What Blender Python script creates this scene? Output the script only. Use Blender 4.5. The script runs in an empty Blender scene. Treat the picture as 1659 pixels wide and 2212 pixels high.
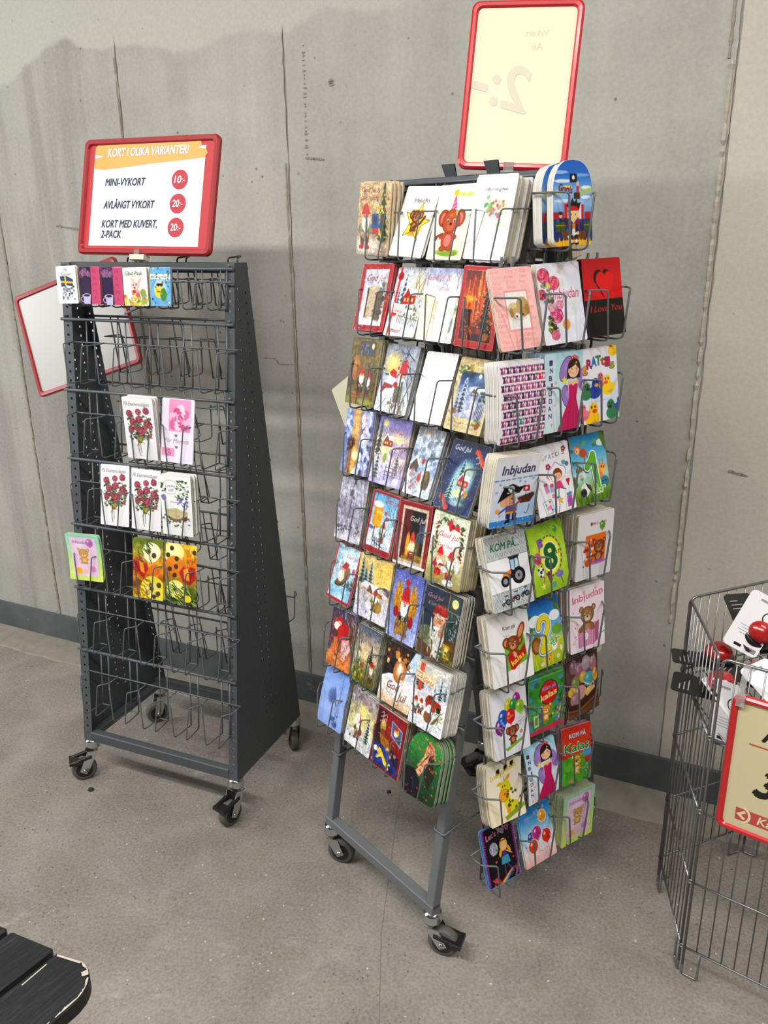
import bpy, math, random
import numpy as np
from mathutils import Matrix, Vector

S = bpy.context.scene
COL = S.collection
R = random.Random(7)
V = lambda *a: np.array(a, float)

# ------------------------------------------------------------------ camera
CAM_H, FPX, PITCH, ROLL = 1.6, 1790.0, 0.3304, -0.0131
cam = bpy.data.cameras.new('camera')
cam.sensor_fit = 'VERTICAL'
cam.sensor_height = 36.0
cam.lens = FPX / 2212 * 36.0
cam.clip_start = 0.05
camo = bpy.data.objects.new('camera', cam)
COL.objects.link(camo)
_F = V(0, math.cos(PITCH), -math.sin(PITCH))
_R0 = V(1, 0, 0)
_U0 = np.cross(_R0, _F)
_RX = math.cos(ROLL) * _R0 + math.sin(ROLL) * _U0
_UX = -math.sin(ROLL) * _R0 + math.cos(ROLL) * _U0
camo.matrix_world = Matrix(((_RX[0], _UX[0], -_F[0], 0), (_RX[1], _UX[1], -_F[1], 0), (_RX[2], _UX[2], -_F[2], CAM_H), (0, 0, 0, 1)))
S.camera = camo

# ------------------------------------------------------------------ world, lights, exposure
S.view_settings.view_transform = 'Standard'
S.view_settings.look = 'None'
S.view_settings.gamma = 1.0
S.view_settings.use_curve_mapping = False
S.view_settings.exposure = 0.07
w = bpy.data.worlds.new('hall_ambient')
S.world = w
w.use_nodes = True
w.node_tree.nodes['Background'].inputs[0].default_value = (0.97, 0.99, 1.0, 1)
w.node_tree.nodes['Background'].inputs[1].default_value = 0.055


def area(name, loc, target, sx, sy, power, color):
    l = bpy.data.lights.new(name, 'AREA')
    l.shape = 'RECTANGLE'
    l.size, l.size_y, l.energy, l.color = sx, sy, power, color
    o = bpy.data.objects.new(name, l)
    COL.objects.link(o)
    o.location = loc
    o.rotation_euler = (Vector(target) - Vector(loc)).to_track_quat('-Z', 'Y').to_euler()
    return o


def tube_lamp(loc, length, wid, power, color, yaw):
    o = area('unseen_tube_light', loc, (loc[0], loc[1], 0), length, wid, power, color)
    o.rotation_euler = (0, 0, yaw)
    return o


area('daylight_window', (-4.6, 2.1, 2.15), (0.0, 1.9, 1.0), 2.2, 1.5, 95, (0.95, 0.98, 1.0))
tube_lamp((-1.55, 0.45, 3.4), 2.6, 0.2, 125, (1.0, 0.985, 0.955), math.radians(-25.5))
tube_lamp((1.0, -1.0, 3.4), 2.6, 0.2, 92, (1.0, 0.98, 0.94), math.radians(-25.5))
tube_lamp((2.3, 0.35, 3.4), 2.0, 0.2, 34, (1.0, 0.975, 0.93), math.radians(-25.5))  # added fill light, no tube known here; brightens the right of the wall

# ------------------------------------------------------------------ colours and materials


def s2l(c):
    c = np.asarray(c, float)
    return np.where(c <= 0.04045, c / 12.92, ((c + 0.055) / 1.055) ** 2.4)


def hx(c):
    if isinstance(c, str):
        if len(c) == 3:
            c = ''.join(k * 2 for k in c)
        return np.array([int(c[i:i + 2], 16) / 255 for i in (0, 2, 4)])
    return np.asarray(c, float) / 255.0


def lin4(c):
    return tuple(s2l(hx(c))) + (1.0,)


MATS = {}


def mat(name, col, rough=0.5, metal=0.0, spec=0.5, coat=0.0, noise=0.0, nscale=30.0, bump=0.0, trans=0.0):
    if name in MATS:
        return MATS[name]
    m = bpy.data.materials.new(name)
    m.use_nodes = True
    nt = m.node_tree
    b = nt.nodes['Principled BSDF']
    b.inputs['Base Color'].default_value = lin4(col)
    b.inputs['Roughness'].default_value = rough
    b.inputs['Metallic'].default_value = metal
    b.inputs['Specular IOR Level'].default_value = spec
    b.inputs['Coat Weight'].default_value = coat
    b.inputs['Coat Roughness'].default_value = 0.12
    if trans:
        b.inputs['Transmission Weight'].default_value = trans
    tc = nt.nodes.new('ShaderNodeTexCoord')
    n = nt.nodes.new('ShaderNodeTexNoise')
    n.inputs['Scale'].default_value = nscale
    n.inputs['Detail'].default_value = 5
    nt.links.new(tc.outputs['Object'], n.inputs['Vector'])
    if noise:
        mx = nt.nodes.new('ShaderNodeMix')
        mx.data_type = 'RGBA'
        c = s2l(hx(col))
        mx.inputs[6].default_value = tuple(c * (1 - noise)) + (1,)
        mx.inputs[7].default_value = tuple(np.minimum(c * (1 + noise), 1)) + (1,)
        nt.links.new(n.outputs['Fac'], mx.inputs[0])
        nt.links.new(mx.outputs[2], b.inputs['Base Color'])
    if bump:
        bp = nt.nodes.new('ShaderNodeBump')
        bp.inputs['Strength'].default_value = bump
        bp.inputs['Distance'].default_value = 0.002
        nt.links.new(n.outputs['Fac'], bp.inputs['Height'])
        nt.links.new(bp.outputs[0], b.inputs['Normal'])
    MATS[name] = m
    return m


class NT:
    """small helper for longer node graphs"""

    def __init__(self, name):
        self.m = bpy.data.materials.new(name)
        self.m.use_nodes = True
        self.t = self.m.node_tree
        self.b = self.t.nodes['Principled BSDF']
        self.co = self.t.nodes.new('ShaderNodeTexCoord').outputs['Object']

    def link(self, a, b):
        self.t.links.new(a, b)

    def noise(self, scale, detail=6, rough=0.55, vec=None, dist=0.0):
        n = self.t.nodes.new('ShaderNodeTexNoise')
        n.inputs['Scale'].default_value = scale
        n.inputs['Detail'].default_value = detail
        n.inputs['Roughness'].default_value = rough
        n.inputs['Distortion'].default_value = dist
        self.link(vec or self.co, n.inputs['Vector'])
        return n.outputs['Fac']

    def voro(self, scale, vec=None):
        n = self.t.nodes.new('ShaderNodeTexVoronoi')
        n.inputs['Scale'].default_value = scale
        self.link(vec or self.co, n.inputs['Vector'])
        return n.outputs['Distance']

    def scale(self, v, vec=None):
        n = self.t.nodes.new('ShaderNodeMapping')
        n.inputs['Scale'].default_value = v
        self.link(vec or self.co, n.inputs['Vector'])
        return n.outputs[0]

    def math(self, op, a, b=None, clamp=False):
        n = self.t.nodes.new('ShaderNodeMath')
        n.operation = op
        n.use_clamp = clamp
        for i, x in enumerate((a, b)):
            if x is None:
                continue
            if isinstance(x, (int, float)):
                n.inputs[i].default_value = x
            else:
                self.link(x, n.inputs[i])
        return n.outputs[0]

    def ramp(self, fac, stops):
        n = self.t.nodes.new('ShaderNodeValToRGB')
        e = n.color_ramp.elements
        while len(e) < len(stops):
            e.new(0.5)
        for k, (p, c) in enumerate(stops):
            e[k].position = p
            e[k].color = lin4(c) if not isinstance(c, (int, float)) else (c, c, c, 1)
        self.link(fac, n.inputs[0])
        return n.outputs[0]

    def mix(self, fac, a, b, mode='MIX'):
        n = self.t.nodes.new('ShaderNodeMix')
        n.data_type = 'RGBA'
        n.blend_type = mode
        for i, x in ((0, fac), (6, a), (7, b)):
            if isinstance(x, (int, float)):
                n.inputs[i].default_value = x
            elif isinstance(x, (str, tuple)):
                n.inputs[i].default_value = lin4(x)
            else:
                self.link(x, n.inputs[i])
        return n.outputs[2]

    def sep(self):
        n = self.t.nodes.new('ShaderNodeSeparateXYZ')
        self.link(self.co, n.inputs[0])
        return n.outputs

    def bump(self, h, strength, dist):
        n = self.t.nodes.new('ShaderNodeBump')
        n.inputs['Strength'].default_value = strength
        n.inputs['Distance'].default_value = dist
        self.link(h, n.inputs['Height'])
        self.link(n.outputs[0], self.b.inputs['Normal'])

    def smooth(self, x, lo, hi):
        n = self.t.nodes.new('ShaderNodeMapRange')
        n.interpolation_type = 'SMOOTHSTEP'
        n.inputs['From Min'].default_value = lo
        n.inputs['From Max'].default_value = hi
        if isinstance(x, (int, float)):
            n.inputs[0].default_value = x
        else:
            self.link(x, n.inputs[0])
        return n.outputs[0]


def wall_material():
    k = NT('bare_concrete_wall')
    x, y, z = k.sep()
    big = k.noise(1.1, 4)
    mid = k.noise(5.0, 6, 0.6)
    fine = k.noise(90.0, 4, 0.6)
    streak = k.noise(1.0, 5, 0.6, k.scale((7.0, 1.0, 0.45)))
    base = k.ramp(k.math('MULTIPLY_ADD', mid, 0.45), [(0.0, 'a6a296'), (0.5, 'b9b5a9')])
    t = k.math('ADD', k.math('MULTIPLY', big, 0.5), k.math('MULTIPLY', streak, 0.5))
    base = k.ramp(t, [(0.30, '908d86'), (0.45, 'a3a098'), (0.58, 'afaca4'), (0.72, 'bbb8b0')])
    base = k.mix(0.22, base, k.ramp(mid, [(0.35, '8e8a80'), (0.65, 'c6c2b8')]))
    # limewashed band with a ragged lower border (rises towards the open end of the hall)
    cr = k.t.nodes.new('ShaderNodeFloatCurve')
    c = cr.mapping.curves[0]
    pts = [(-2.4, 1.70), (-1.60, 1.98), (-1.28, 2.09), (-1.10, 2.16), (-0.98, 2.125), (-0.80, 2.12), (-0.62, 2.09), (-0.40, 2.125), (-0.30, 2.10), (-0.16, 2.15), (0.0, 2.13), (0.15, 2.16), (0.4, 2.45)]
    f = lambda p: ((p[0] + 2.4) / 2.8, p[1] / 3.0)
    c.points[0].location = f(pts[0])
    c.points[1].location = f(pts[-1])
    for p in pts[1:-1]:
        c.points.new(*f(p))
    cr.mapping.update()
    k.link(k.math('DIVIDE', k.math('ADD', x, 2.4), 2.8, True), cr.inputs['Value'])
    edge = k.math('MULTIPLY', cr.outputs[0], 3.0)
    wob = k.math('MULTIPLY', k.math('SUBTRACT', k.noise(14.0, 5, 0.6), 0.5), 0.05)
    lime = k.smooth(k.math('ADD', k.math('SUBTRACT', z, edge), wob), -0.006, 0.014)
    base = k.mix(lime, base, k.mix(k.noise(3.0), 'b4b1a7', 'bdbab0'))
    # damp grey blotches below the wash, left end
    damp = k.math('MULTIPLY', k.smooth(streak, 0.46, 0.62), k.smooth(x, -0.55, -1.2))
    base = k.mix(k.math('MULTIPLY', k.math('MULTIPLY', damp, 0.6), k.math('SUBTRACT', 1.0, lime)), base, '837f78')
    # warm, smoother bay beyond the last joint
    base = k.mix(k.math('MULTIPLY', k.smooth(x, 0.885, 0.895), 0.7), base, 'cac2b2')
    # pale drips
    drip = k.math('MULTIPLY', k.smooth(k.noise(1.0, 4, 0.7, k.scale((28.0, 1.0, 0.8))), 0.60, 0.70), k.smooth(k.noise(1.6), 0.5, 0.66))
    base = k.mix(k.math('MULTIPLY', drip, 0.3), base, 'd2cfc6')
    # pinholes
    pit = k.math('MULTIPLY', k.smooth(k.voro(30.0), 0.15, 0.07), k.smooth(k.noise(11.0), 0.54, 0.62))
    base = k.mix(k.math('MULTIPLY', pit, 0.75), base, '5d5a52')
    base = k.mix(0.12, base, k.ramp(fine, [(0.3, '77736a'), (0.7, 'dedad0')]))
    k.link(base, k.b.inputs['Base Color'])
    k.b.inputs['Roughness'].default_value = 0.78
    k.b.inputs['Specular IOR Level'].default_value = 0.25
    h = k.math('ADD', k.math('MULTIPLY', mid, 0.6), k.math('MULTIPLY', fine, 0.25))
    h = k.math('SUBTRACT', h, k.math('MULTIPLY', pit, 0.8))
    k.bump(h, 0.5, 0.004)
    return k.m


def floor_material():
    k = NT('worn_concrete_floor')
    big = k.noise(0.9, 5, 0.6)
    mid = k.noise(4.5, 7, 0.65, dist=0.4)
    fine = k.noise(130.0, 3, 0.6)
    base = k.ramp(k.math('ADD', k.math('MULTIPLY', big, 0.5), k.math('MULTIPLY', mid, 0.5)),
                  [(0.30, '625c54'), (0.44, '777069'), (0.55, '878179'), (0.68, '99948c')])
    rosy = k.smooth(k.noise(1.7, 5, 0.6), 0.48, 0.66)
    base = k.mix(k.math('MULTIPLY', rosy, 0.30), base, '86756a')
    patch = k.smooth(k.noise(2.2, 6, 0.62, dist=0.8), 0.52, 0.66)
    base = k.mix(k.math('MULTIPLY', patch, 0.45), base, '736c60')
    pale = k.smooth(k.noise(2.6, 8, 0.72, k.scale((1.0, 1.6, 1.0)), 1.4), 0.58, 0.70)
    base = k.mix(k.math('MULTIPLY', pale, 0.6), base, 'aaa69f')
    stain = k.smooth(k.noise(3.7, 6, 0.7, dist=1.0), 0.62, 0.74)
    base = k.mix(k.math('MULTIPLY', stain, 0.4), base, '575046')
    base = k.mix(0.24, base, k.ramp(fine, [(0.3, '4b453e'), (0.7, 'bdb7ae')]))
    wide = k.smooth(k.noise(1.3, 4), 0.40, 0.62)
    dark = k.math('MULTIPLY', k.smooth(k.voro(70.0), 0.24, 0.10), k.smooth(k.noise(38.0), 0.50, 0.58))
    base = k.mix(k.math('MULTIPLY', k.math('MULTIPLY', dark, 0.75), k.math('ADD', 0.35, k.math('MULTIPLY', wide, 0.65))), base, '2e2923')
    red = k.math('MULTIPLY', k.smooth(k.voro(61.0), 0.20, 0.10), k.smooth(k.noise(33.0), 0.55, 0.62))
    base = k.mix(k.math('MULTIPLY', red, 0.5), base, '734836')
    light = k.math('MULTIPLY', k.smooth(k.voro(52.0), 0.17, 0.07), k.smooth(k.noise(26.0), 0.54, 0.60))
    base = k.mix(k.math('MULTIPLY', light, 0.75), base, 'd3d0c9')
    k.link(base, k.b.inputs['Base Color'])
    k.link(k.ramp(mid, [(0.3, 0.42), (0.7, 0.62)]), k.b.inputs['Roughness'])
    k.b.inputs['Specular IOR Level'].default_value = 0.35
    k.bump(k.math('ADD', fine, k.math('MULTIPLY', mid, 0.5)), 0.12, 0.002)
    return k.m


def base_material():
    k = NT('grey_painted_plinth')
    n = k.noise(6.0, 6, 0.65)
    base = k.ramp(n, [(0.35, '4b4f50'), (0.65, '5d6162')])
    chip = k.smooth(k.noise(19.0, 6, 0.7), 0.64, 0.70)
    base = k.mix(k.math('MULTIPLY', chip, 0.8), base, '8f8b80')
    k.link(base, k.b.inputs['Base Color'])
    k.b.inputs['Roughness'].default_value = 0.6
    k.bump(n, 0.3, 0.003)
    return k.m


def holes_material(name, col, cols, pitch, rad, z0, z1, ax=1):
    """painted sheet steel with rows of punched holes; cols = x positions of the rows (object space, plane x-z)"""
    k = NT(name)
    x, y, z = k.sep()
    fz = k.math('SUBTRACT', k.math('FRACT', k.math('DIVIDE', z, pitch)), 0.5)
    dz = k.math('MULTIPLY', fz, pitch)
    tot = None
    for i, c in enumerate(cols):
        dx = k.math('SUBTRACT', (x, y)[ax], c)
        if i % 2:
            fz2 = k.math('SUBTRACT', k.math('FRACT', k.math('ADD', k.math('DIVIDE', z, pitch), 0.5)), 0.5)
            d2 = k.math('MULTIPLY', fz2, pitch)
        else:
            d2 = dz
        r = k.math('SQRT', k.math('ADD', k.math('MULTIPLY', dx, dx), k.math('MULTIPLY', d2, d2)))
        hh = k.math('LESS_THAN', r, rad)
        tot = hh if tot is None else k.math('MAXIMUM', tot, hh)
    inz = k.math('MULTIPLY', k.math('GREATER_THAN', z, z0), k.math('LESS_THAN', z, z1))
    tot = k.math('MULTIPLY', tot, inz)
    k.link(k.math('SUBTRACT', 1.0, tot), k.b.inputs['Alpha'])
    n = k.noise(240.0, 3)
    k.link(k.mix(0.2, col, k.ramp(n, [(0.3, '2c3033'), (0.7, '6a6f72')])), k.b.inputs['Base Color'])
    k.b.inputs['Roughness'].default_value = 0.5
    k.b.inputs['Specular IOR Level'].default_value = 0.4
    return k.m


M_STEEL = mat('charcoal_powder_coat', '474b4e', 0.48, 0, 0.45, noise=0.12, nscale=220)
M_GREY = mat('grey_powder_coat', '646668', 0.5, 0, 0.4, noise=0.06, nscale=220)
M_WIRE = mat('grey_coated_wire', '606467', 0.42, 0.25, 0.5, noise=0.1, nscale=120)
M_CHROME = mat('chrome', 'c9cac8', 0.18, 1.0)
M_ZINC = mat('galvanised_wire', '8b8d8e', 0.35, 0.85)
M_BLACK = mat('black_plastic', '141416', 0.4, noise=0.1)
M_TYRE = mat('grey_rubber', '55534f', 0.7, noise=0.1)
M_RED = mat('red_plastic', 'c01a20', 0.35, 0, 0.5, coat=0.2, noise=0.04)
M_DRED = mat('dark_red_plastic', '9c1a1f', 0.38, 0, 0.5, coat=0.2, noise=0.04)
M_CLEAR = mat('clear_plastic', 'e8e8e4', 0.15, 0, 0.5, trans=0.75)
M_IVORY = mat('ivory_plastic', 'd9d2bd', 0.4, noise=0.03)
M_PAPER = None
M_WPAPER = None

# ------------------------------------------------------------------ mesh building



def edge_material(name, col, dark=0.45):
    """stacked paper edges: fine uneven lines across the thickness"""
    k = NT(name)
    n = k.noise(1.0, 4, 0.75, k.scale((6.0, 1100.0, 6.0)))
    c = hx(col) * 255
    k.link(k.ramp(n, [(0.34, tuple(c * dark)), (0.46, tuple(c * 0.9)), (0.62, tuple(np.minimum(c * 1.06, 255)))]), k.b.inputs['Base Color'])
    k.b.inputs['Roughness'].default_value = 0.8
    k.b.inputs['Specular IOR Level'].default_value = 0.2
    return k.m


class MB:
    def __init__(self):
        self.v, self.f, self.m, self.s = [], [], [], []

    def add(self, vs, fs, mi=0, smooth=False):
        o = len(self.v)
        self.v += [tuple(map(float, p)) for p in vs]
        self.f += [tuple(i + o for i in f) for f in fs]
        self.m += [mi] * len(fs)
        self.s += [smooth] * len(fs)
        return self

    def box(self, lo, hi, mi=0):
        (x0, y0, z0), (x1, y1, z1) = lo, hi
        vs = [(x0, y0, z0), (x1, y0, z0), (x1, y1, z0), (x0, y1, z0), (x0, y0, z1), (x1, y0, z1), (x1, y1, z1), (x0, y1, z1)]
        return self.add(vs, [(0, 3, 2, 1), (4, 5, 6, 7), (0, 1, 5, 4), (1, 2, 6, 5), (2, 3, 7, 6), (3, 0, 4, 7)], mi)

    def bar(self, p, q, w, h, side=(1, 0, 0), mi=0, ch=0.0):
        """rectangular bar from p to q; w along side, h along the third axis; chamfered corners"""
        p, q = V(*p), V(*q)
        d = (q - p) / np.linalg.norm(q - p)
        s = V(*side)
        s = s - d * (s @ d)
        s /= np.linalg.norm(s)
        u = np.cross(d, s)
        c = ch or min(w, h) * 0.1
        prof = [(-w / 2 + c, -h / 2), (w / 2 - c, -h / 2), (w / 2, -h / 2 + c), (w / 2, h / 2 - c), (w / 2 - c, h / 2), (-w / 2 + c, h / 2), (-w / 2, h / 2 - c), (-w / 2, -h / 2 + c)]
        vs = [e + s * a + u * b for e in (p, q) for a, b in prof]
        n = 8
        fs = [(i, (i + 1) % n, n + (i + 1) % n, n + i) for i in range(n)] + [tuple(range(n - 1, -1, -1)), tuple(range(n, 2 * n))]
        return self.add(vs, fs, mi)

    def tube(self, pts, r, seg=6, fillet=0.0, closed=False, mi=0, cap=True):
        P = [V(*p) for p in pts]
        if fillet and len(P) > 2:
            Q = []
            n = len(P)
            for i, p in enumerate(P):
                if not closed and i in (0, n - 1):
                    Q.append(p)
                    continue
                a, b = P[i - 1], P[(i + 1) % n]
                da, db = a - p, b - p
                la, lb = np.linalg.norm(da), np.linalg.norm(db)
                k = min(fillet, la * 0.45, lb * 0.45)
                A, B = p + da / la * k, p + db / lb * k
                for t in (0, 0.33, 0.67, 1):
                    Q.append((1 - t) ** 2 * A + 2 * t * (1 - t) * p + t * t * B)
            P = Q
        n = len(P)
        rings = []
        prev = None
        for i in range(n):
            if closed:
                d = P[(i + 1) % n] - P[i - 1]
            else:
                d = P[min(i + 1, n - 1)] - P[max(i - 1, 0)]
            d = d / (np.linalg.norm(d) + 1e-12)
            if prev is None:
                a = V(0, 0, 1) if abs(d[2]) < 0.9 else V(1, 0, 0)
                u = np.cross(d, a)
            else:
                u = prev - d * (prev @ d)
            u /= np.linalg.norm(u) + 1e-12
            prev = u
            w_ = np.cross(d, u)
            rings.append([P[i] + r * (math.cos(2 * math.pi * j / seg) * u + math.sin(2 * math.pi * j / seg) * w_) for j in range(seg)])
        vs = [p for rg in rings for p in rg]
        m = n if closed else n - 1
        fs = [(i * seg + j, i * seg + (j + 1) % seg, ((i + 1) % n) * seg + (j + 1) % seg, ((i + 1) % n) * seg + j) for i in range(m) for j in range(seg)]
        self.add(vs, fs, mi, True)
        if cap and not closed:
            o = len(self.v) - len(vs)
            self.f += [tuple(o + j for j in range(seg - 1, -1, -1)), tuple(o + (n - 1) * seg + j for j in range(seg))]
            self.m += [mi, mi]
            self.s += [False, False]
        return self

    def lathe(self, prof, c, axis, seg=24, mi=0, smooth=True, arc=None):
        """prof = [(radius, height along axis)]"""
        c, a = V(*c), V(*axis)
        a /= np.linalg.norm(a)
        u = np.cross(a, V(0, 0, 1) if abs(a[2]) < 0.9 else V(1, 0, 0))
        u /= np.linalg.norm(u)
        w_ = np.cross(a, u)
        vs = [c + a * h + r * (math.cos(2 * math.pi * j / seg) * u + math.sin(2 * math.pi * j / seg) * w_) for r, h in prof for j in range(seg)]
        n = len(prof)
        fs = [(i * seg + j, i * seg + (j + 1) % seg, (i + 1) * seg + (j + 1) % seg, (i + 1) * seg + j) for i in range(n - 1) for j in range(seg)]
        if prof[0][0] > 1e-6:
            fs.append(tuple(range(seg - 1, -1, -1)))
        if prof[-1][0] > 1e-6:
            fs.append(tuple((n - 1) * seg + j for j in range(seg)))
        return self.add(vs, fs, mi, smooth)

    def prism(self, poly, y0, y1, mi=0, mi_side=None):
        """outline in x-z extruded from y0 (front, faces -y) to y1"""
        n = len(poly)
        vs = [(x, y0, z) for x, z in poly] + [(x, y1, z) for x, z in poly]
        self.add(vs, [tuple(range(n)), tuple(range(2 * n - 1, n - 1, -1))], mi)
        o = len(self.v) - 2 * n
        self.f += [(o + i, o + n + i, o + n + (i + 1) % n, o + (i + 1) % n) for i in range(n)]
        self.m += [mi if mi_side is None else mi_side] * n
        self.s += [False] * n
        return self

    def build(self, name, mats, parent=None, loc=None, rot=None):
        me = bpy.data.meshes.new(name)
        me.from_pydata(self.v, [], self.f)
        for m in (mats if isinstance(mats, (list, tuple)) else [mats]):
            me.materials.append(m)
        me.polygons.foreach_set('material_index', self.m)
        me.polygons.foreach_set('use_smooth', self.s)
        me.update()
        return link(name, me, parent, loc, rot)


M_PAPER = edge_material('cream_paper_edges', 'd9cfb6')
M_WPAPER = edge_material('white_paper_edges', 'e2ded4')


def link(name, me, parent=None, loc=None, rot=None):
    o = bpy.data.objects.new(name, me)
    COL.objects.link(o)
    if parent is not None:
        o.parent = parent
    if loc is not None:
        o.location = loc
    if rot is not None:
        o.rotation_euler = rot
    return o


def tag(o, label, cat, group=None):
    o['label'] = label
    o['category'] = cat
    if group:
        o['group'] = group
    return o


def empty(name, loc, rz, label, cat, group=None):
    o = bpy.data.objects.new(name, None)
    COL.objects.link(o)
    o.location = loc
    o.rotation_euler = (0, 0, rz)
    return tag(o, label, cat, group)


def struct(o):
    o['kind'] = 'structure'
    return o


def dup(root, loc, rot, label=None):
    r = root.copy()
    COL.objects.link(r)
    r.location, r.rotation_euler = loc, rot
    if label:
        r['label'] = label
    for ch in list(root.children):
        c = ch.copy()
        COL.objects.link(c)
        c.parent = r
        for g in list(ch.children):
            d = g.copy()
            COL.objects.link(d)
            d.parent = c
    return r


def rrect(x0, z0, x1, z1, r, n=5):
    out = []
    for cx, cz, a0 in ((x1 - r, z0 + r, -90), (x1 - r, z1 - r, 0), (x0 + r, z1 - r, 90), (x0 + r, z0 + r, 180)):
        for i in range(n + 1):
            t = math.radians(a0 + 90 * i / n)
            out.append((cx + r * math.cos(t), cz + r * math.sin(t)))
    return out


_TXT = {}


def text_tris(s, bold=0.0, shear=0.0):
    """triangles of a line of lettering, cap height about 0.7, baseline at 0"""
    key = (s, bold, shear)
    if key not in _TXT:
        cu = bpy.data.curves.new('lettering', 'FONT')
        cu.body = s
        cu.offset = bold
        cu.shear = shear
        cu.resolution_u = 3
        cu.fill_mode = 'FRONT'
        ob = bpy.data.objects.new('lettering', cu)
        me = ob.to_mesh()
        me.calc_loop_triangles()
        co = np.empty(len(me.vertices) * 3)
        me.vertices.foreach_get('co', co)
        co = co.reshape(-1, 3)[:, :2]
        tr = np.empty(len(me.loop_triangles) * 3, int)
        me.loop_triangles.foreach_get('vertices', tr)
        _TXT[key] = (co.copy(), tr.reshape(-1, 3).copy())
        ob.to_mesh_clear()
        bpy.data.objects.remove(ob)
        bpy.data.curves.remove(cu)
    return _TXT[key]


def text_mb(mb, s, x, z, size, y, mi=0, width=None, bold=0.0, shear=0.0, rot=0.0, mirror=False, center=False):
    co, tr = text_tris(s, 0.0, shear)
    if bold:
        # heavier strokes: the same letters printed again, a hair aside
        e = bold * size * 0.55
        for i, (dx, dz) in enumerate(((-e, 0), (e, 0), (0, e), (0, -e))):
            text_mb(mb, s, x + dx, z + dz, size, y - 0.00006 * (i + 1), mi, width, 0.0, shear, rot, mirror, center)
    p = co.copy()
    p[:, 0] -= p[:, 0].min()
    sx = size
    if width:
        sx = width / p[:, 0].max()
    p = p * [sx, size]
    if mirror:
        p[:, 0] *= -1
        tr = tr[:, ::-1]
    if center:
        p[:, 0] -= (p[:, 0].max() + p[:, 0].min()) / 2
    c, n = math.cos(rot), math.sin(rot)
    mb.add([(x + a * c - b * n, y, z + a * n + b * c) for a, b in p], [tuple(t) for t in tr], mi)


def axes(yaw):
    return V(math.cos(yaw), math.sin(yaw), 0), V(-math.sin(yaw), math.cos(yaw), 0), V(0, 0, 1)


# ------------------------------------------------------------------ the hall: floor, wall, plinth
WALL_O, WALL_YAW = (0.0, 2.4592, 0.0), math.radians(-25.458)
mb = MB()
mb.add([(-5, -2.5, 0), (4.5, -2.5, 0), (4.5, 5.6, 0), (-5, 5.6, 0)], [(0, 1, 2, 3)])
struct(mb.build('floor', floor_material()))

WM = wall_material()


def seam_edge(s, top, gap, side, seed):
    """ragged panel edge beside a joint: list of (x, z) from the floor upwards"""
    rr = random.Random(seed)
    pts = []
    z = 0.0
    while z < 4.0:
        g = gap * (0.7 + 0.6 * rr.random()) * (1.0 + 0.25 * (z > top - 0.25)) if z < top else 0.0
        j = (rr.random() - 0.5) * 0.0035 if z < top else 0.0
        pts.append((s + side * g / 2 + j, z))
        z += 0.03 if z < top + 0.05 else 0.5
    pts.append((s, 4.0))
    return pts


SEAMS = [(-2.66, 2.0), (-2.07, 2.0), (-1.478, 1.93), (-0.885, 2.145), (-0.290, 2.11), (0.889, 2.9), (1.48, 2.9), (2.07, 2.9)]
DEPTH = [0] * 9
bounds = [(-6.0, 0)] + SEAMS + [(4.5, 0)]
mb = MB()
for i in range(len(bounds) - 1):
    (s0, t0), (s1, t1) = bounds[i], bounds[i + 1]
    L = [(s0, 0), (s0, 4.0)] if i == 0 else seam_edge(s0, t0, 0.0045, 1, i * 2)
    Rr = [(s1, 0), (s1, 4.0)] if i == len(bounds) - 2 else seam_edge(s1, t1, 0.0045, -1, i * 2 + 1)
    mb.prism(Rr + L[::-1], -DEPTH[i], 0.05)
mb.box((-6, 0.006, 0), (4.5, 0.10, 4.0))
struct(mb.build('wall_back', WM, loc=WALL_O, rot=(0, 0, WALL_YAW)))


def bead(s, zs, wid, thick, seed, name, m):
    """crumbly ridge of squeezed-out mortar along a joint"""
    rr = random.Random(seed)
    mb = MB()
    z0, z1 = zs
    n = int((z1 - z0) / 0.012)
    prof = []
    for i in range(n + 1):
        z = z0 + (z1 - z0) * i / n
        k = 0.55 + 0.6 * rr.random()
        if rr.random() < 0.08:
            k = 0.15
        a = wid * k
        prof.append([(s - a, 0.0, z), (s - a * 0.4, -thick * k, z), (s + a * 0.5, -thick * k * 0.8, z), (s + a * 0.9, 0.0, z)])
    vs = [p for q in prof for p in q]
    fs = [(i * 4 + j, i * 4 + j + 1, i * 4 + 5 + j, i * 4 + 4 + j) for i in range(n) for j in range(3)]
    mb.add(vs, fs)
    struct(mb.build(name, m, loc=WALL_O, rot=(0, 0, WALL_YAW)))


M_MORT = mat('crumbly_mortar', 'b3ac9d', 0.9, 0, 0.1, noise=0.35, nscale=70, bump=0.6)
M_DMORT = mat('dirty_mortar', '969080', 0.9, 0, 0.1, noise=0.4, nscale=60, bump=0.6)
bead(0.879, (0.55, 1.95), 0.007, 0.007, 3, 'trim_1', M_MORT)
bead(-0.299, (0.12, 1.78), 0.0045, 0.004, 5, 'trim_2', M_DMORT)
bead(-1.483, (0.12, 1.75), 0.007, 0.004, 6, 'trim_3', M_DMORT)
bead(0.872, (1.95, 2.6), 0.005, 0.004, 9, 'trim_4', M_DMORT)
bead(-0.893, (0.15, 2.10), 0.004, 0.003, 11, 'trim_5', M_DMORT)
# chipped line and gouges in the face of the wall
mb = MB()
rr = random.Random(4)
M_GOUGE = mat('chipped_concrete', '8c887d', 0.9, 0, 0.1, noise=0.3, nscale=90, bump=0.6)


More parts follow.
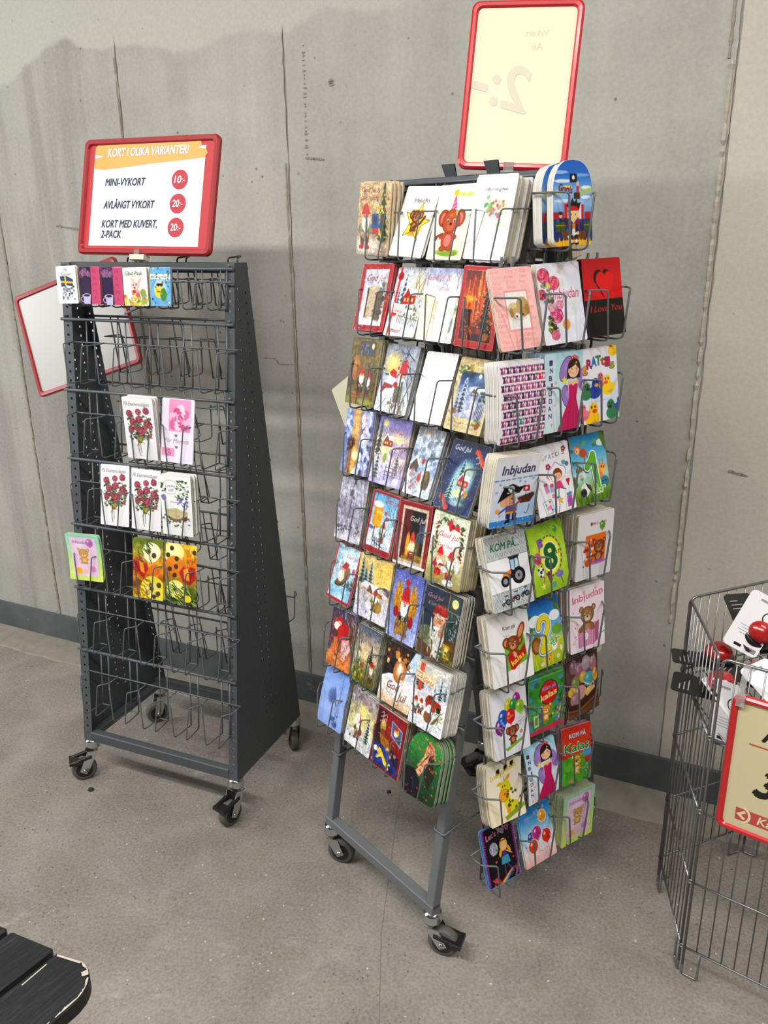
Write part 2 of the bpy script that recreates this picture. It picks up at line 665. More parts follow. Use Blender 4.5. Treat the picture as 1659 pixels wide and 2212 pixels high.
def gouge(x0, z0, x1, z1, n, wd):
    for i in range(n):
        t = (i + rr.random() * 0.6) / n
        x, z = x0 + (x1 - x0) * t, z0 + (z1 - z0) * t
        a, b = wd * (0.5 + rr.random()), wd * (0.4 + 0.5 * rr.random())
        pl = [(x + a * math.cos(k * 1.047) * (0.7 + 0.6 * rr.random()), z + b * math.sin(k * 1.047) * (0.7 + 0.6 * rr.random())) for k in range(6)]
        mb.prism(pl, -0.0015, 0.002)


gouge(-0.226, 2.075, -0.228, 1.795, 24, 0.0035)
gouge(-0.228, 1.790, -0.173, 1.784, 9, 0.0045)
gouge(-1.22, 1.62, -1.06, 1.60, 18, 0.006)
gouge(-1.23, 1.47, -1.00, 1.44, 16, 0.005)
gouge(0.35, 1.71, 0.47, 1.72, 6, 0.004)
gouge(-0.143, 1.982, -0.143, 1.970, 3, 0.007)
gouge(-0.417, 1.217, -0.37, 1.215, 6, 0.0025)
gouge(-0.367, 1.211, -0.358, 1.199, 3, 0.0025)
gouge(-0.358, 1.199, -0.297, 1.201, 9, 0.0025)
gouge(0.62, 1.19, 0.66, 1.19, 4, 0.006)
gouge(0.98, 1.0, 1.03, 0.99, 5, 0.006)
struct(mb.build('trim_6', M_GOUGE, loc=WALL_O, rot=(0, 0, WALL_YAW)))
mb = MB()
mb.box((-6, -0.014, 0), (4.5, 0.0, 0.114))
struct(mb.build('baseboard_back', base_material(), loc=WALL_O, rot=(0, 0, WALL_YAW)))
mb = MB()
rr = random.Random(8)
edge = [(x * 0.06 - 6.0, -0.15 - 0.012 * rr.random()) for x in range(176)]
vs, fs = [], []
for x, y in edge:
    vs += [(x, y, 0.0003), (x, y + 0.004, 0.004), (x, -0.012, 0.006)]
for i in range(len(edge) - 1):
    fs += [(3 * i, 3 * i + 3, 3 * i + 4, 3 * i + 1), (3 * i + 1, 3 * i + 4, 3 * i + 5, 3 * i + 2)]
mb.add(vs, fs)
struct(mb.build('trim_7', mat('rough_screed', '8f897d', 0.85, 0, 0.2, noise=0.3, nscale=22, bump=0.7), loc=WALL_O, rot=(0, 0, WALL_YAW)))
mb = MB()
mb.bar((-0.02, 1.55, 0.0002), (-0.03, 1.05, 0.0002), 0.0016, 0.0004)
mb.bar((-0.02, 1.55, 0.0002), (0.05, 2.2, 0.0002), 0.0016, 0.0004)
struct(mb.build('trim_8', mat('joint_dirt', '6f695f', 0.9, noise=0.3, nscale=50)))
# ------------------------------------------------------------------ casters
def caster(parent, top, wheel, lever=True, big=False):
    """swivel caster below a leg; top = leg end (rack space), wheel = contact point of the wheel on the floor (rack space)"""
    top, wh = V(*top), V(*wheel)
    t = wh - top
    t[2] = 0
    ln = min(np.linalg.norm(t), 0.04)
    d = t / (np.linalg.norm(t) + 1e-9)
    r = 0.037
    off = d * max(ln, 0.022)
    c = V(top[0] + off[0], top[1] + off[1], r)
    ax = V(-d[1], d[0], 0)
    zt = top[2]
    fk = MB()
    fk.lathe([(0.012, 0), (0.012, 0.012), (0.021, 0.014), (0.023, 0.022), (0.020, 0.034), (0.021, 0.040)], (top[0], top[1], zt - 0.040), (0, 0, 1), 20)
    for sg in (-1, 1):
        a0 = V(top[0], top[1], zt - 0.034)
        q = [a0 + ax * sg * 0.017 - d * 0.012, a0 + ax * sg * 0.017 + d * 0.020, c + ax * sg * 0.017 + d * 0.013, c + ax * sg * 0.017 - d * 0.004 - V(0, 0, 0.012), c + ax * sg * 0.017 - d * 0.014]
        n = len(q)
        vs = q + [p + ax * sg * 0.0025 for p in q]
        fk.add(vs, [tuple(range(n)), tuple(range(2 * n - 1, n - 1, -1))] + [(i, (i + 1) % n, n + (i + 1) % n, n + i) for i in range(n)])
    fk.lathe([(0.006, -0.022), (0.006, 0.022)], c, ax, 12)
    f = fk.build('caster', M_CHROME, parent)
    w = MB()
    w.lathe([(0.018, -0.0125), (0.031, -0.0125), (0.0355, -0.010), (r, -0.005), (r, 0.005), (0.0355, 0.010), (0.031, 0.0125), (0.018, 0.0125)], c, ax, 32)
    wo = w.build('wheel', M_TYRE, f)
    h = MB()
    h.lathe([(0.0, -0.0135), (0.024, -0.0135), (0.026, -0.011), (0.026, 0.011), (0.024, 0.0135), (0.0, 0.0135)], c, ax, 24)
    h.build('wheel_hub', M_BLACK, f)
    if lever:
        b = MB()
        a = V(top[0], top[1], zt - 0.052) + d * 0.012
        e = a + d * 0.058 - V(0, 0, 0.012)
        for sg in (-1, 1):
            b.bar(a + ax * sg * 0.017, e + ax * sg * 0.017, 0.010, 0.010, ax)
        b.bar(e - d * 0.022, e + d * 0.004, 0.046, 0.011, ax)
        b.bar(a - d * 0.004, a + d * 0.008, 0.040, 0.014, ax)
        b.build('brake_lever', M_BLACK, f)
    return f


# ------------------------------------------------------------------ wire pocket rows
def pocket_row(name, parent, loc, rz, us, half, off, tilt, bar_z, rail_z, x0, x1, mats=(M_WIRE,), barr=0.0035, rw=0.0018, bo=0.004, bar=True):
    """one row of wire card pockets; row space: x along the row, -y outwards, z=0 at the foot of the cards"""
    y = lambda out, z: -(out - tilt * z)
    mb = MB()
    f = off + 0.008
    for u in us:
        k = half / 0.056
        for sg in (-1, 1):
            # back wire, down to the foot loop
            mb.tube([(u + sg * 0.014 * k, y(bo, bar_z), bar_z), (u + sg * 0.014 * k, y(bo, -0.008), -0.008)], rw * 1.1, 6)
            # front wire: from the fork between two pockets, along the front, down under the card and back
            mb.tube([(u + sg * half, y(f - 0.030, rail_z), rail_z), (u + sg * (half - 0.002), y(f - 0.022, rail_z), rail_z), (u + sg * 0.033 * k, y(f, rail_z), rail_z), (u + sg * 0.022 * k, y(f, -0.004), -0.004),
                     (u + sg * 0.020 * k, y(f - 0.012, -0.008), -0.008), (u + sg * 0.016 * k, y(bo + 0.002, -0.008), -0.008)], rw, 6, 0.006)
        mb.tube([(u - 0.016 * k, y(bo + 0.002, -0.008), -0.008), (u + 0.016 * k, y(bo + 0.002, -0.008), -0.008)], rw, 6)
    # rail behind the cards, with a stem to every fork
    mb.tube([(us[0] - half, y(bo + 0.008, rail_z), rail_z), (us[-1] + half, y(bo + 0.008, rail_z), rail_z)], rw * 1.1, 6)
    for u in [us[0] - half] + [v + half for v in us]:
        mb.tube([(u, y(f - 0.028, rail_z), rail_z), (u, y(bo + 0.006, rail_z), rail_z)], rw, 6)
    o = mb.build(name, M_WIRE, parent, loc, (0, 0, rz))
    if bar:
        b = MB()
        b.tube([(x0, y(0.004, bar_z), bar_z), (x1, y(0.004, bar_z), bar_z)], barr, 8)
        for x in (x0 + 0.012, x1 - 0.012):
            b.tube([(x, y(0.006, bar_z), bar_z + 0.010), (x, y(-0.006, bar_z), bar_z + 0.002)], 0.003, 6)
        b.build('hanging_bar', M_WIRE, o)
    return o


# ------------------------------------------------------------------ the half-empty rack with punched side panels
LW, LDB, LZB, LZT, LTF, LDT = 0.5477, 0.364, 0.134, 1.523, 0.1636, 0.054
LO, LYAW = V(-0.9225, 2.1711, 0), -0.4065
LT = LTF / (LZT - LZB)
rackL = empty('card_rack', tuple(LO), LYAW, 'half-empty charcoal steel card rack with punched side panels on casters', 'card rack')
M_PANEL = holes_material('punched_steel_panel', '43474a', (0.168, 0.203), 0.025, 0.0034, 0.22, 1.47)
M_FLANGE = holes_material('punched_steel_edge', '494d51', (0.0,), 0.0245, 0.0036, 0.16, 1.50, 0)


def yfront(z):
    return (z - LZB) * LT


for x, sg in ((0.0, 1), (LW, -1)):
    mb = MB()
    q = [(0, LZB), (LDB, LZB), (LTF + LDT, LZT), (LTF, LZT)]
    for a in (x, x + sg * 0.002):
        pass
    vs = [(x, y, z) for y, z in q] + [(x + sg * 0.002, y, z) for y, z in q]
    mb.add(vs, [(0, 1, 2, 3), (7, 6, 5, 4)] + [(i, 4 + i, 4 + (i + 1) % 4, (i + 1) % 4) for i in range(4)])
    pn = mb.build('side_panel', M_PANEL, rackL)
    for front in (True, False):
        fl = MB()
        if front:
            p, t = (0, LZB), (LTF, LZT)
        else:
            p, t = (LDB, LZB), (LTF + LDT, LZT)
        dy = 0.0015 if front else -0.0015
        a = [(-0.015, p[0], p[1]), (0.015, p[0], p[1]), (0.015, t[0], t[1]), (-0.015, t[0], t[1])]
        vs = a + [(q_[0], q_[1] + dy, q_[2]) for q_ in a]
        fl.add(vs, [(0, 1, 2, 3), (7, 6, 5, 4)] + [(i, 4 + i, 4 + (i + 1) % 4, (i + 1) % 4) for i in range(4)])
        fl.build('punched_edge', M_FLANGE, pn, (x + sg * 0.015, 0, 0))
mb = MB()
mb.bar((0.030, 0.012, LZB + 0.016), (LW - 0.030, 0.012, LZB + 0.016), 0.024, 0.032, (0, 1, 0))
mb.build('bottom_bar', M_STEEL, rackL)
mb = MB()
mb.bar((0.004, LDB - 0.016, LZB + 0.016), (LW - 0.004, LDB - 0.016, LZB + 0.016), 0.024, 0.032, (0, 1, 0))
mb.build('bottom_bar', M_STEEL, rackL)
for x in (0.016, LW - 0.016):
    mb = MB()
    mb.bar((x, 0.026, LZB + 0.010), (x, LDB - 0.03, LZB + 0.010), 0.024, 0.020, (1, 0, 0))
    mb.build('side_bar', M_STEEL, rackL)
for y in (LTF + 0.006, LTF + LDT - 0.006):
    mb = MB()
    mb.bar((0.003, y, LZT - 0.012), (LW - 0.003, y, LZT - 0.012), 0.006, 0.024, (0, 1, 0))
    mb.build('top_bar', M_STEEL, rackL)
for (lx, ly), cw, lv in (((0.016, 0.014), (-0.008, -0.010), True), ((LW - 0.016, 0.014), (LW - 0.023, -0.017), True),
                         ((LW - 0.016, LDB - 0.014), (LW - 0.035, LDB + 0.006), False), ((0.016, LDB - 0.014), (0.004, LDB - 0.030), False)):
    caster(rackL, (lx, ly, LZB), (cw[0], cw[1], 0), lv)
mb = MB()
for x in (0.185, 0.345, 0.500):
    yb = LTF + LDT + 0.004
    mb.tube([(x - 0.012, yb, LZT - 0.02), (x - 0.012, yb + 0.004, LZT + 0.010), (x + 0.012, yb + 0.03, LZT + 0.014), (x + 0.016, yb + 0.004, LZT + 0.010), (x + 0.016, yb, LZT - 0.02)], 0.0022, 6, 0.006)
mb.build('hook_loops', M_BLACK, rackL)
LROWS = [1.289, 1.093, 0.904, 0.714, 0.526, 0.337, 0.147]
LU5 = [0.095 + 0.1045 * i for i in range(5)]
LU7 = [0.083 + 0.0725 * i for i in range(7)]
for i, z in enumerate(LROWS):
    zz = z   # height above the leg ends
    us, half, bz, rz_ = (LU7, 0.036, 0.086, 0.056) if i == 0 else (LU5, 0.052, 0.150, 0.092)
    pocket_row('pocket_row', rackL, (0, LT * zz, LZB + zz), 0, us, half, 0.065 if i else 0.045, LT, bz, rz_, -0.004, LW - 0.002, barr=0.0042)
    # the same rows hang on the far side of the rack
    back = (LDB - LDT - LTF) / (LZT - LZB)
    pocket_row('pocket_row', rackL, (LW, LDB - back * zz, LZB + zz), math.pi, sorted(LW - u for u in (us if i == 5 else us[:-1])), half, 0.05, back, bz, rz_, 0.002, LW + 0.004)

# ------------------------------------------------------------------ the packed rack (A-shaped frame)
RW, RD, RZB, RZT, RTI = 0.388, 0.575, 0.128, 1.686, 0.255
RO, RYAW = V(-0.1464, 1.8044, 0), -0.8833
RT = RTI / (RZT - RZB)
rackR = empty('card_rack', tuple(RO), RYAW, 'tall A-shaped grey card rack packed with cards, standing on casters', 'card rack')
RTB = RD - RTI
for x in (0.0, RW):
    mb = MB()
    mb.bar((x, 0, RZB), (x, RTI, RZT), 0.025, 0.025, (1, 0, 0), ch=0.002)
    mb.build('leg', M_GREY, rackR)
    mb = MB()
    mb.bar((x, RD, RZB), (x, RTI + 0.03, RZT), 0.025, 0.025, (1, 0, 0), ch=0.002)
    mb.build('leg', M_STEEL, rackR)
mb = MB()
mb.bar((-0.0125, 0, RZB - 0.004), (RW + 0.0125, 0, RZB - 0.004), 0.026, 0.026, (0, 1, 0), ch=0.002)
mb.build('bottom_bar', M_GREY, rackR)
mb = MB()
mb.bar((-0.0125, RD, RZB - 0.004), (RW + 0.0125, RD, RZB - 0.004), 0.026, 0.026, (0, 1, 0), ch=0.002)
mb.build('bottom_bar', M_STEEL, rackR)
mb = MB()
mb.bar((-0.0125, RTI + 0.015, RZT), (RW + 0.0125, RTI + 0.015, RZT), 0.05, 0.025, (0, 1, 0), ch=0.002)
mb.build('top_bar', M_STEEL, rackR)
for x in (0.155, 0.275):
    mb = MB()
    mb.add([(x - 0.016, RTI + 0.002, RZT - 0.03), (x + 0.016, RTI + 0.002, RZT - 0.03), (x + 0.016, RTI - 0.002, RZT + 0.01), (x - 0.016, RTI - 0.002, RZT + 0.01), (x - 0.019, RTI - 0.012, RZT + 0.036), (x + 0.019, RTI - 0.012, RZT + 0.036)],
           [(0, 1, 2, 3), (3, 2, 5, 4)])
    mb.add([(x - 0.016, RTI + 0.005, RZT - 0.03), (x + 0.016, RTI + 0.005, RZT - 0.03), (x + 0.016, RTI + 0.001, RZT + 0.01), (x - 0.016, RTI + 0.001, RZT + 0.01), (x - 0.019, RTI - 0.009, RZT + 0.036), (x + 0.019, RTI - 0.009, RZT + 0.036)],
           [(3, 2, 1, 0), (4, 5, 2, 3)])
    mb.build('steel_tab', M_STEEL, rackR)
for x in (0.0, RW):
    mb = MB()
    z = 0.33
    y0, y1 = (z - RZB) * RT, RD - (z - RZB) * (RD - RTI - 0.03) / (RZT - RZB)
    e = 0.0165
    mb.tube([(x - e, y0 + 0.02, z - 0.006), (x - e, y0 - e, z - 0.006), (x + e, y0 - e, z - 0.006), (x + e, y0 + e, z), (x + e, y1 - e, z), (x + e, y1 + e, z), (x - e, y1 + e, z), (x - e, y1 - 0.02, z)], 0.0026, 6, 0.006)
    mb.build('tie_rod', M_ZINC if False else M_WIRE, rackR)
for (lx, ly), cw, lv in (((0.0, 0.0), (0.0, 0.0), False), ((RW, 0.0), (RW, 0.0), True), ((RW, RD), (RW, RD + 0.03), False), ((0.0, RD), (-0.01, RD), True)):
    p = {(0.0, 0.0): (0.020, 0.012), (RW, 0.0): (RW + 0.024, 0.013), (RW, RD): (RW - 0.028, RD - 0.012), (0.0, RD): (-0.010, RD - 0.028)}[(lx, ly)]
    caster(rackR, (lx, ly, RZB - 0.016), (p[0], p[1], 0), lv)
XROWS = [1.414, 1.255, 1.094, 0.938, 0.782, 0.626, 0.470, 0.311]
XU = [0.032, 0.141, 0.251, 0.360]
for z in XROWS:
    pocket_row('pocket_row', rackR, (0, RT * z - 0.013, RZB + z), 0, XU, 0.0545, 0.073, RT, 0.146, 0.088, -0.03, 0.42, barr=0.003)
    tb = (RD - RTI - 0.03) / (RZT - RZB)
    pocket_row('pocket_row', rackR, (RW, RD + 0.013 - tb * z, RZB + z), math.pi, [RW - u for u in XU], 0.0545, 0.060, tb, 0.146, 0.088, -0.03, 0.42, barr=0.003)
EROWS = [1.264, 1.092, 0.921, 0.748, 0.572, 0.399, 0.222, 0.045]
EU = [0.127, 0.249, 0.376]
for i, z in enumerate(EROWS):
    pocket_row('pocket_row', rackR, (RW, 0, RZB + z), math.pi / 2, EU, 0.0615, 0.104, 0.0, 0.148, 0.090, EU[0] - 0.05, EU[2] + 0.05, rw=0.0021, bar=False, bo=0.042)
pocket_row('pocket_row', rackR, (RW, 0, RZB + 1.437), math.pi / 2, [0.243], 0.0615, 0.104, 0.0, 0.02, 0.090, 0.19, 0.30, rw=0.0021, bar=False, bo=0.042)
mb = MB()
for u in EU:
    for s_ in (-0.012, 0.018):
        top = RZB + (1.52 if u == EU[1] else 1.42)
        mb.tube([(RW + 0.038, u + 0.005 + s_, RZB + 0.05), (RW + 0.038, u + 0.005 + s_, top)], 0.0026, 6)
for z in (0.205, 0.88, 1.40):
    mb.tube([(RW + 0.034, 0.11, RZB + z), (RW + 0.034, 0.41, RZB + z)], 0.0026, 6)
    for u in (0.115, 0.405):
        mb.tube([(RW + 0.034, u, RZB + z), (RW + 0.014, u, RZB + z)], 0.0024, 6)
mb.tube([(RW + 0.012, 0.22, RZB + 1.43), (RW + 0.05, 0.22, RZB + 1.43)], 0.0024, 6)
mb.tube([(RW + 0.03, 0.225, RZB + 1.15), (RW + 0.05, 0.225, RZB + 1.43)], 0.0024, 6)
mb.tube([(RW + 0.03, 0.275, RZB + 1.15), (RW + 0.05, 0.275, RZB + 1.43)], 0.0024, 6)
mb.build('upright_rods', M_WIRE, rackR)
mb = MB()
y = lambda z: RT * (z - RZB) - 0.05
mb.tube([(RW + 0.006, y(1.36) - 0.012, 1.36), (RW + 0.006, y(1.66) - 0.012, 1.665), (RW + 0.010, y(1.66) + 0.17, 1.672)], 0.0044, 8, 0.012)
mb.tube([(RW + 0.006, y(1.66) + 0.0, 1.648), (RW + 0.012, y(1.66) + 0.17, 1.650)], 0.004, 8)
mb.tube([(RW + 0.006, y(1.66) + 0.018, 1.669), (RW + 0.006, y(1.66) + 0.018, 1.640), (RW + 0.006, y(1.66) + 0.0, 1.640)], 0.0036, 8, 0.008)
mb.build('hook_rod', M_WIRE, rackR)
mb = MB()
mb.tube([(-0.045, y(1.65) + 0.01, 1.655), (-0.052, y(1.65) - 0.004, 1.655), (-0.052, y(1.55) - 0.004, 1.55), (-0.045, y(1.55) + 0.02, 1.55)], 0.0042, 8, 0.008)
mb.build('hook_rod', M_WIRE, rackR)


# ------------------------------------------------------------------ red price frames
def frame_parts(root, fw, fh, bw, dp, m, sheet_mat, sheet_name='sheet', clip=True):
    mb = MB()
    o = rrect(-fw / 2, 0, fw / 2, fh, 0.016)
    i1 = rrect(-fw / 2 + bw, bw, fw / 2 - bw, fh - bw, 0.010)
    mid = rrect(-fw / 2 + 0.004, 0.004, fw / 2 - 0.004, fh - 0.004, 0.014)
    mi2 = rrect(-fw / 2 + bw - 0.003, bw - 0.003, fw / 2 - bw + 0.003, fh - bw + 0.003, 0.012)
    rings = [(o, dp * 0.5), (o, -dp * 0.2), (mid, -dp * 0.5), (mi2, -dp * 0.45), (i1, -dp * 0.1), (i1, dp * 0.4), (o, dp * 0.5)]
    n = len(o)
    vs = [(x, yy, z) for rg, yy in rings for x, z in rg]
    mb.add(vs, [(k * n + j, (k + 1) * n + j, (k + 1) * n + (j + 1) % n, k * n + (j + 1) % n) for k in range(len(rings) - 1) for j in range(n)])
    mb.build('frame', m, root)
    mb = MB()
    mb.prism(rrect(-fw / 2 + bw - 0.004, bw - 0.004, fw / 2 - bw + 0.004, fh - bw + 0.004, 0.010), -0.0005, 0.0015)
    return mb.build(sheet_name, sheet_mat, root)


def pose_obj(o, yaw, lean, roll, B, a=None):
    aa, b, z = axes(yaw)
    n = -b
    up = math.cos(lean) * z - math.sin(lean) * n
    r_ = math.cos(roll) * aa + math.sin(roll) * up
    uu = math.cos(roll) * up - math.sin(roll) * aa
    yv = np.cross(uu, r_)
    o.matrix_world = Matrix(((r_[0], yv[0], uu[0], B[0]), (r_[1], yv[1], uu[1], B[1]), (r_[2], yv[2], uu[2], B[2]), (0, 0, 0, 1)))


M_NAVY = mat('navy_print', '272c44', 0.6)
M_POSTRED = mat('red_print', 'bb262d', 0.5)
M_POSTWHITE = mat('white_print', 'd6d9e1', 0.55)
M_POSTOR = mat('orange_print', 'e6a655', 0.55, noise=0.12, nscale=9)
M_POSTOR2 = mat('deep_orange_print', 'e2904a', 0.55, noise=0.15, nscale=9)
M_CREAM = mat('cream_sheet', 'e8dcc0', 0.6, 0, 0.1)
M_GHOST = mat('show_through_print', 'd5ccb6', 0.6, 0, 0.1)
M_CREAM2 = mat('buff_sheet', 'cdbf96', 0.5, noise=0.03)
M_GREYSHEET = mat('dull_plastic_sheet', 'b9b6b0', 0.3, noise=0.05, nscale=5)
M_INK = mat('black_print', '15130f', 0.6)

# the printed price board on the half-empty rack
aL, bL, zL = axes(LYAW)
B = LO + aL * (0.22 + 0.0297) + bL * 0.19 + zL * (1.53 + 0.0111)
fw, fh = 0.4244, 0.2963
sgn = empty('price_sign', tuple(B), 0, 'red framed price board with three prices, on top of the half-empty rack', 'sign')
pose_obj(sgn, -0.4095, 0.2719, -0.013, B)
frame_parts(sgn, fw, fh, 0.0155, 0.014, M_DRED, M_POSTRED, 'poster')
PX = lambda u: -fw / 2 + fw * u
PZ = lambda v: fh * (1 - v)
mb = MB()
mb.prism([(PX(.082), PZ(.925)), (PX(.905), PZ(.925)), (PX(.905), PZ(.085)), (PX(.082), PZ(.125))], -0.0009, -0.0006)
mb.build('white_page', M_POSTWHITE, sgn)
mb = MB()
mb.prism([(PX(a), PZ(b)) for a, b in ((.082, .165), (.15, .15), (.082, .13), (.085, .07), (.105, .045), (.35, .04), (.62, .03), (.865, .045), (.875, .09), (.845, .105), (.905, .115), (.92, .15), (.90, .185), (.72, .205), (.5, .225), (.3, .25), (.16, .265), (.085, .255))], -0.0013, -0.001)
mb.prism([(PX(a), PZ(b)) for a, b in ((.11, .044), (.35, .037), (.62, .025), (.63, .035), (.52, .045), (.30, .055))], -0.0015, -0.0014, 1)
mb.build('brush_stroke', [M_POSTOR, M_POSTOR2], sgn)
mb = MB()
text_mb(mb, 'KORT I OLIKA VARIANTER!', PX(.185), PZ(.155), 0.030, -0.0017, width=fw * 0.60, bold=0.05, shear=0.12, rot=0.008)
mb.build('heading', M_POSTWHITE, sgn)
for t, u, v, wd in (('MINI-VYKORT', .180, .405, .305), ('AVLÅNGT VYKORT', .180, .60, .385), ('KORT MED KUVERT,', .176, .765, .42), ('2-PACK', .176, .855, .155)):
    mb = MB()
    text_mb(mb, t, PX(u), PZ(v), 0.027, -0.0011, width=fw * wd, bold=0.045, shear=0.18)
    mb.build('lettering', M_NAVY, sgn)
for t, v in (('10:-', .365), ('20:-', .565), ('20:-', .765)):
    mb = MB()
    cx, cz = PX(.735 - (.765 - v) * -.005), PZ(v)
    mb.prism([(cx + 0.0245 * math.cos(k * math.pi / 16), cz + 0.0245 * math.sin(k * math.pi / 16)) for k in range(32)], -0.0014, -0.001)
    text_mb(mb, t[:2], cx - 0.016, cz - 0.008, 0.025, -0.0018, 1, width=0.021, bold=0.05, shear=0.12)
    text_mb(mb, t[2:], cx + 0.007, cz - 0.007, 0.020, -0.0018, 1, width=0.009, bold=0.03, shear=0.12)
    mb.build('price_dot', [mat('dot_red_print', 'b82732', 0.5), M_POSTWHITE], sgn)
mb = MB()
mb.box((-0.030, -0.012, -0.014), (0.016, 0.012, -0.001))
mb.build('clip_foot', M_IVORY, sgn)
mb = MB()
mb.box((-0.018, -0.010, -0.003), (-0.002, 0.006, 0.012))
mb.build('clip', M_CLEAR, sgn)
mb = MB()
mb.tube([(-0.007, 0.004, -0.012), (-0.007, 0.018, -0.045)], 0.005, 8)
mb.build('stem', M_CLEAR, sgn)

# the turned-round frame on the packed rack
aR, bR, zR = axes(RYAW)
B = RO + aR * 0.25 + bR * 0.25 + zR * 1.7
a2, b2, _ = axes(-0.2541)
B = B + a2 * 0.0538 + V(0, 0, 0.0045)
fw, fh = 0.2145, 0.3113
sgn = empty('price_sign', tuple(B), 0, 'tall red frame with a blank cream sheet above the packed rack', 'sign')
pose_obj(sgn, -0.2541, 0.2161, -0.0519, B)
frame_parts(sgn, fw, fh, 0.0125, 0.012, M_RED, M_CREAM)
mb = MB()
text_mb(mb, '2:-', 0.016, 0.105, 0.115, -0.0008, bold=0.03, mirror=True, rot=-0.25, shear=0.2)
for t, x, z, s_ in (('Vykort', 0.045, 0.247, 0.016), ('A6', 0.036, 0.222, 0.018)):
    text_mb(mb, t, x, z, s_, -0.0008, mirror=True)
mb.build('show_through', M_GHOST, sgn)
mb = MB()
mb.box((-0.014, -0.009, -0.010), (0.006, 0.004, 0.012))
mb.build('clip', M_CLEAR, sgn)
mb = MB()
mb.tube([(-0.004, 0.0, -0.006), (-0.004, 0.01, -0.05)], 0.004, 8)
mb.build('stem', M_CLEAR, sgn)

# the frame hanging askew behind the half-empty rack
B = LO + bL * 0.42 + zL * 1.1 + aL * -0.1884 + zL * 0.0513
sgn = empty('price_sign', tuple(B), 0, 'red frame with a dull grey sheet hanging askew behind the half-empty rack', 'sign')
pose_obj(sgn, -0.3877, 0.1719, 0.3175, B)
frame_parts(sgn, 0.4278, 0.3346, 0.0155, 0.013, M_DRED, M_GREYSHEET)
mb = MB()
mb.tube([(0.19, 0.006, 0.16), (0.24, -0.03, 0.15), (0.30, -0.07, 0.14)], 0.004, 8)
mb.build('hanger', M_WIRE, sgn)
# ------------------------------------------------------------------ printed cards: a small painter
PRNG = np.random.RandomState(5)


def vnoise(h, w, cell, rs):
    gh, gw = int(h / cell) + 3, int(w / cell) + 3
    g = rs.rand(gh, gw)
    yy, xx = np.arange(h) / cell, np.arange(w) / cell
    yi, xi = yy.astype(int), xx.astype(int)
    fy, fx = (yy - yi)[:, None], (xx - xi)[None]
    fy, fx = fy * fy * (3 - 2 * fy), fx * fx * (3 - 2 * fx)
    a, b = g[yi][:, xi], g[yi][:, xi + 1]
    c, d = g[yi + 1][:, xi], g[yi + 1][:, xi + 1]
    return (a * (1 - fx) + b * fx) * (1 - fy) + (c * (1 - fx) + d * fx) * fy


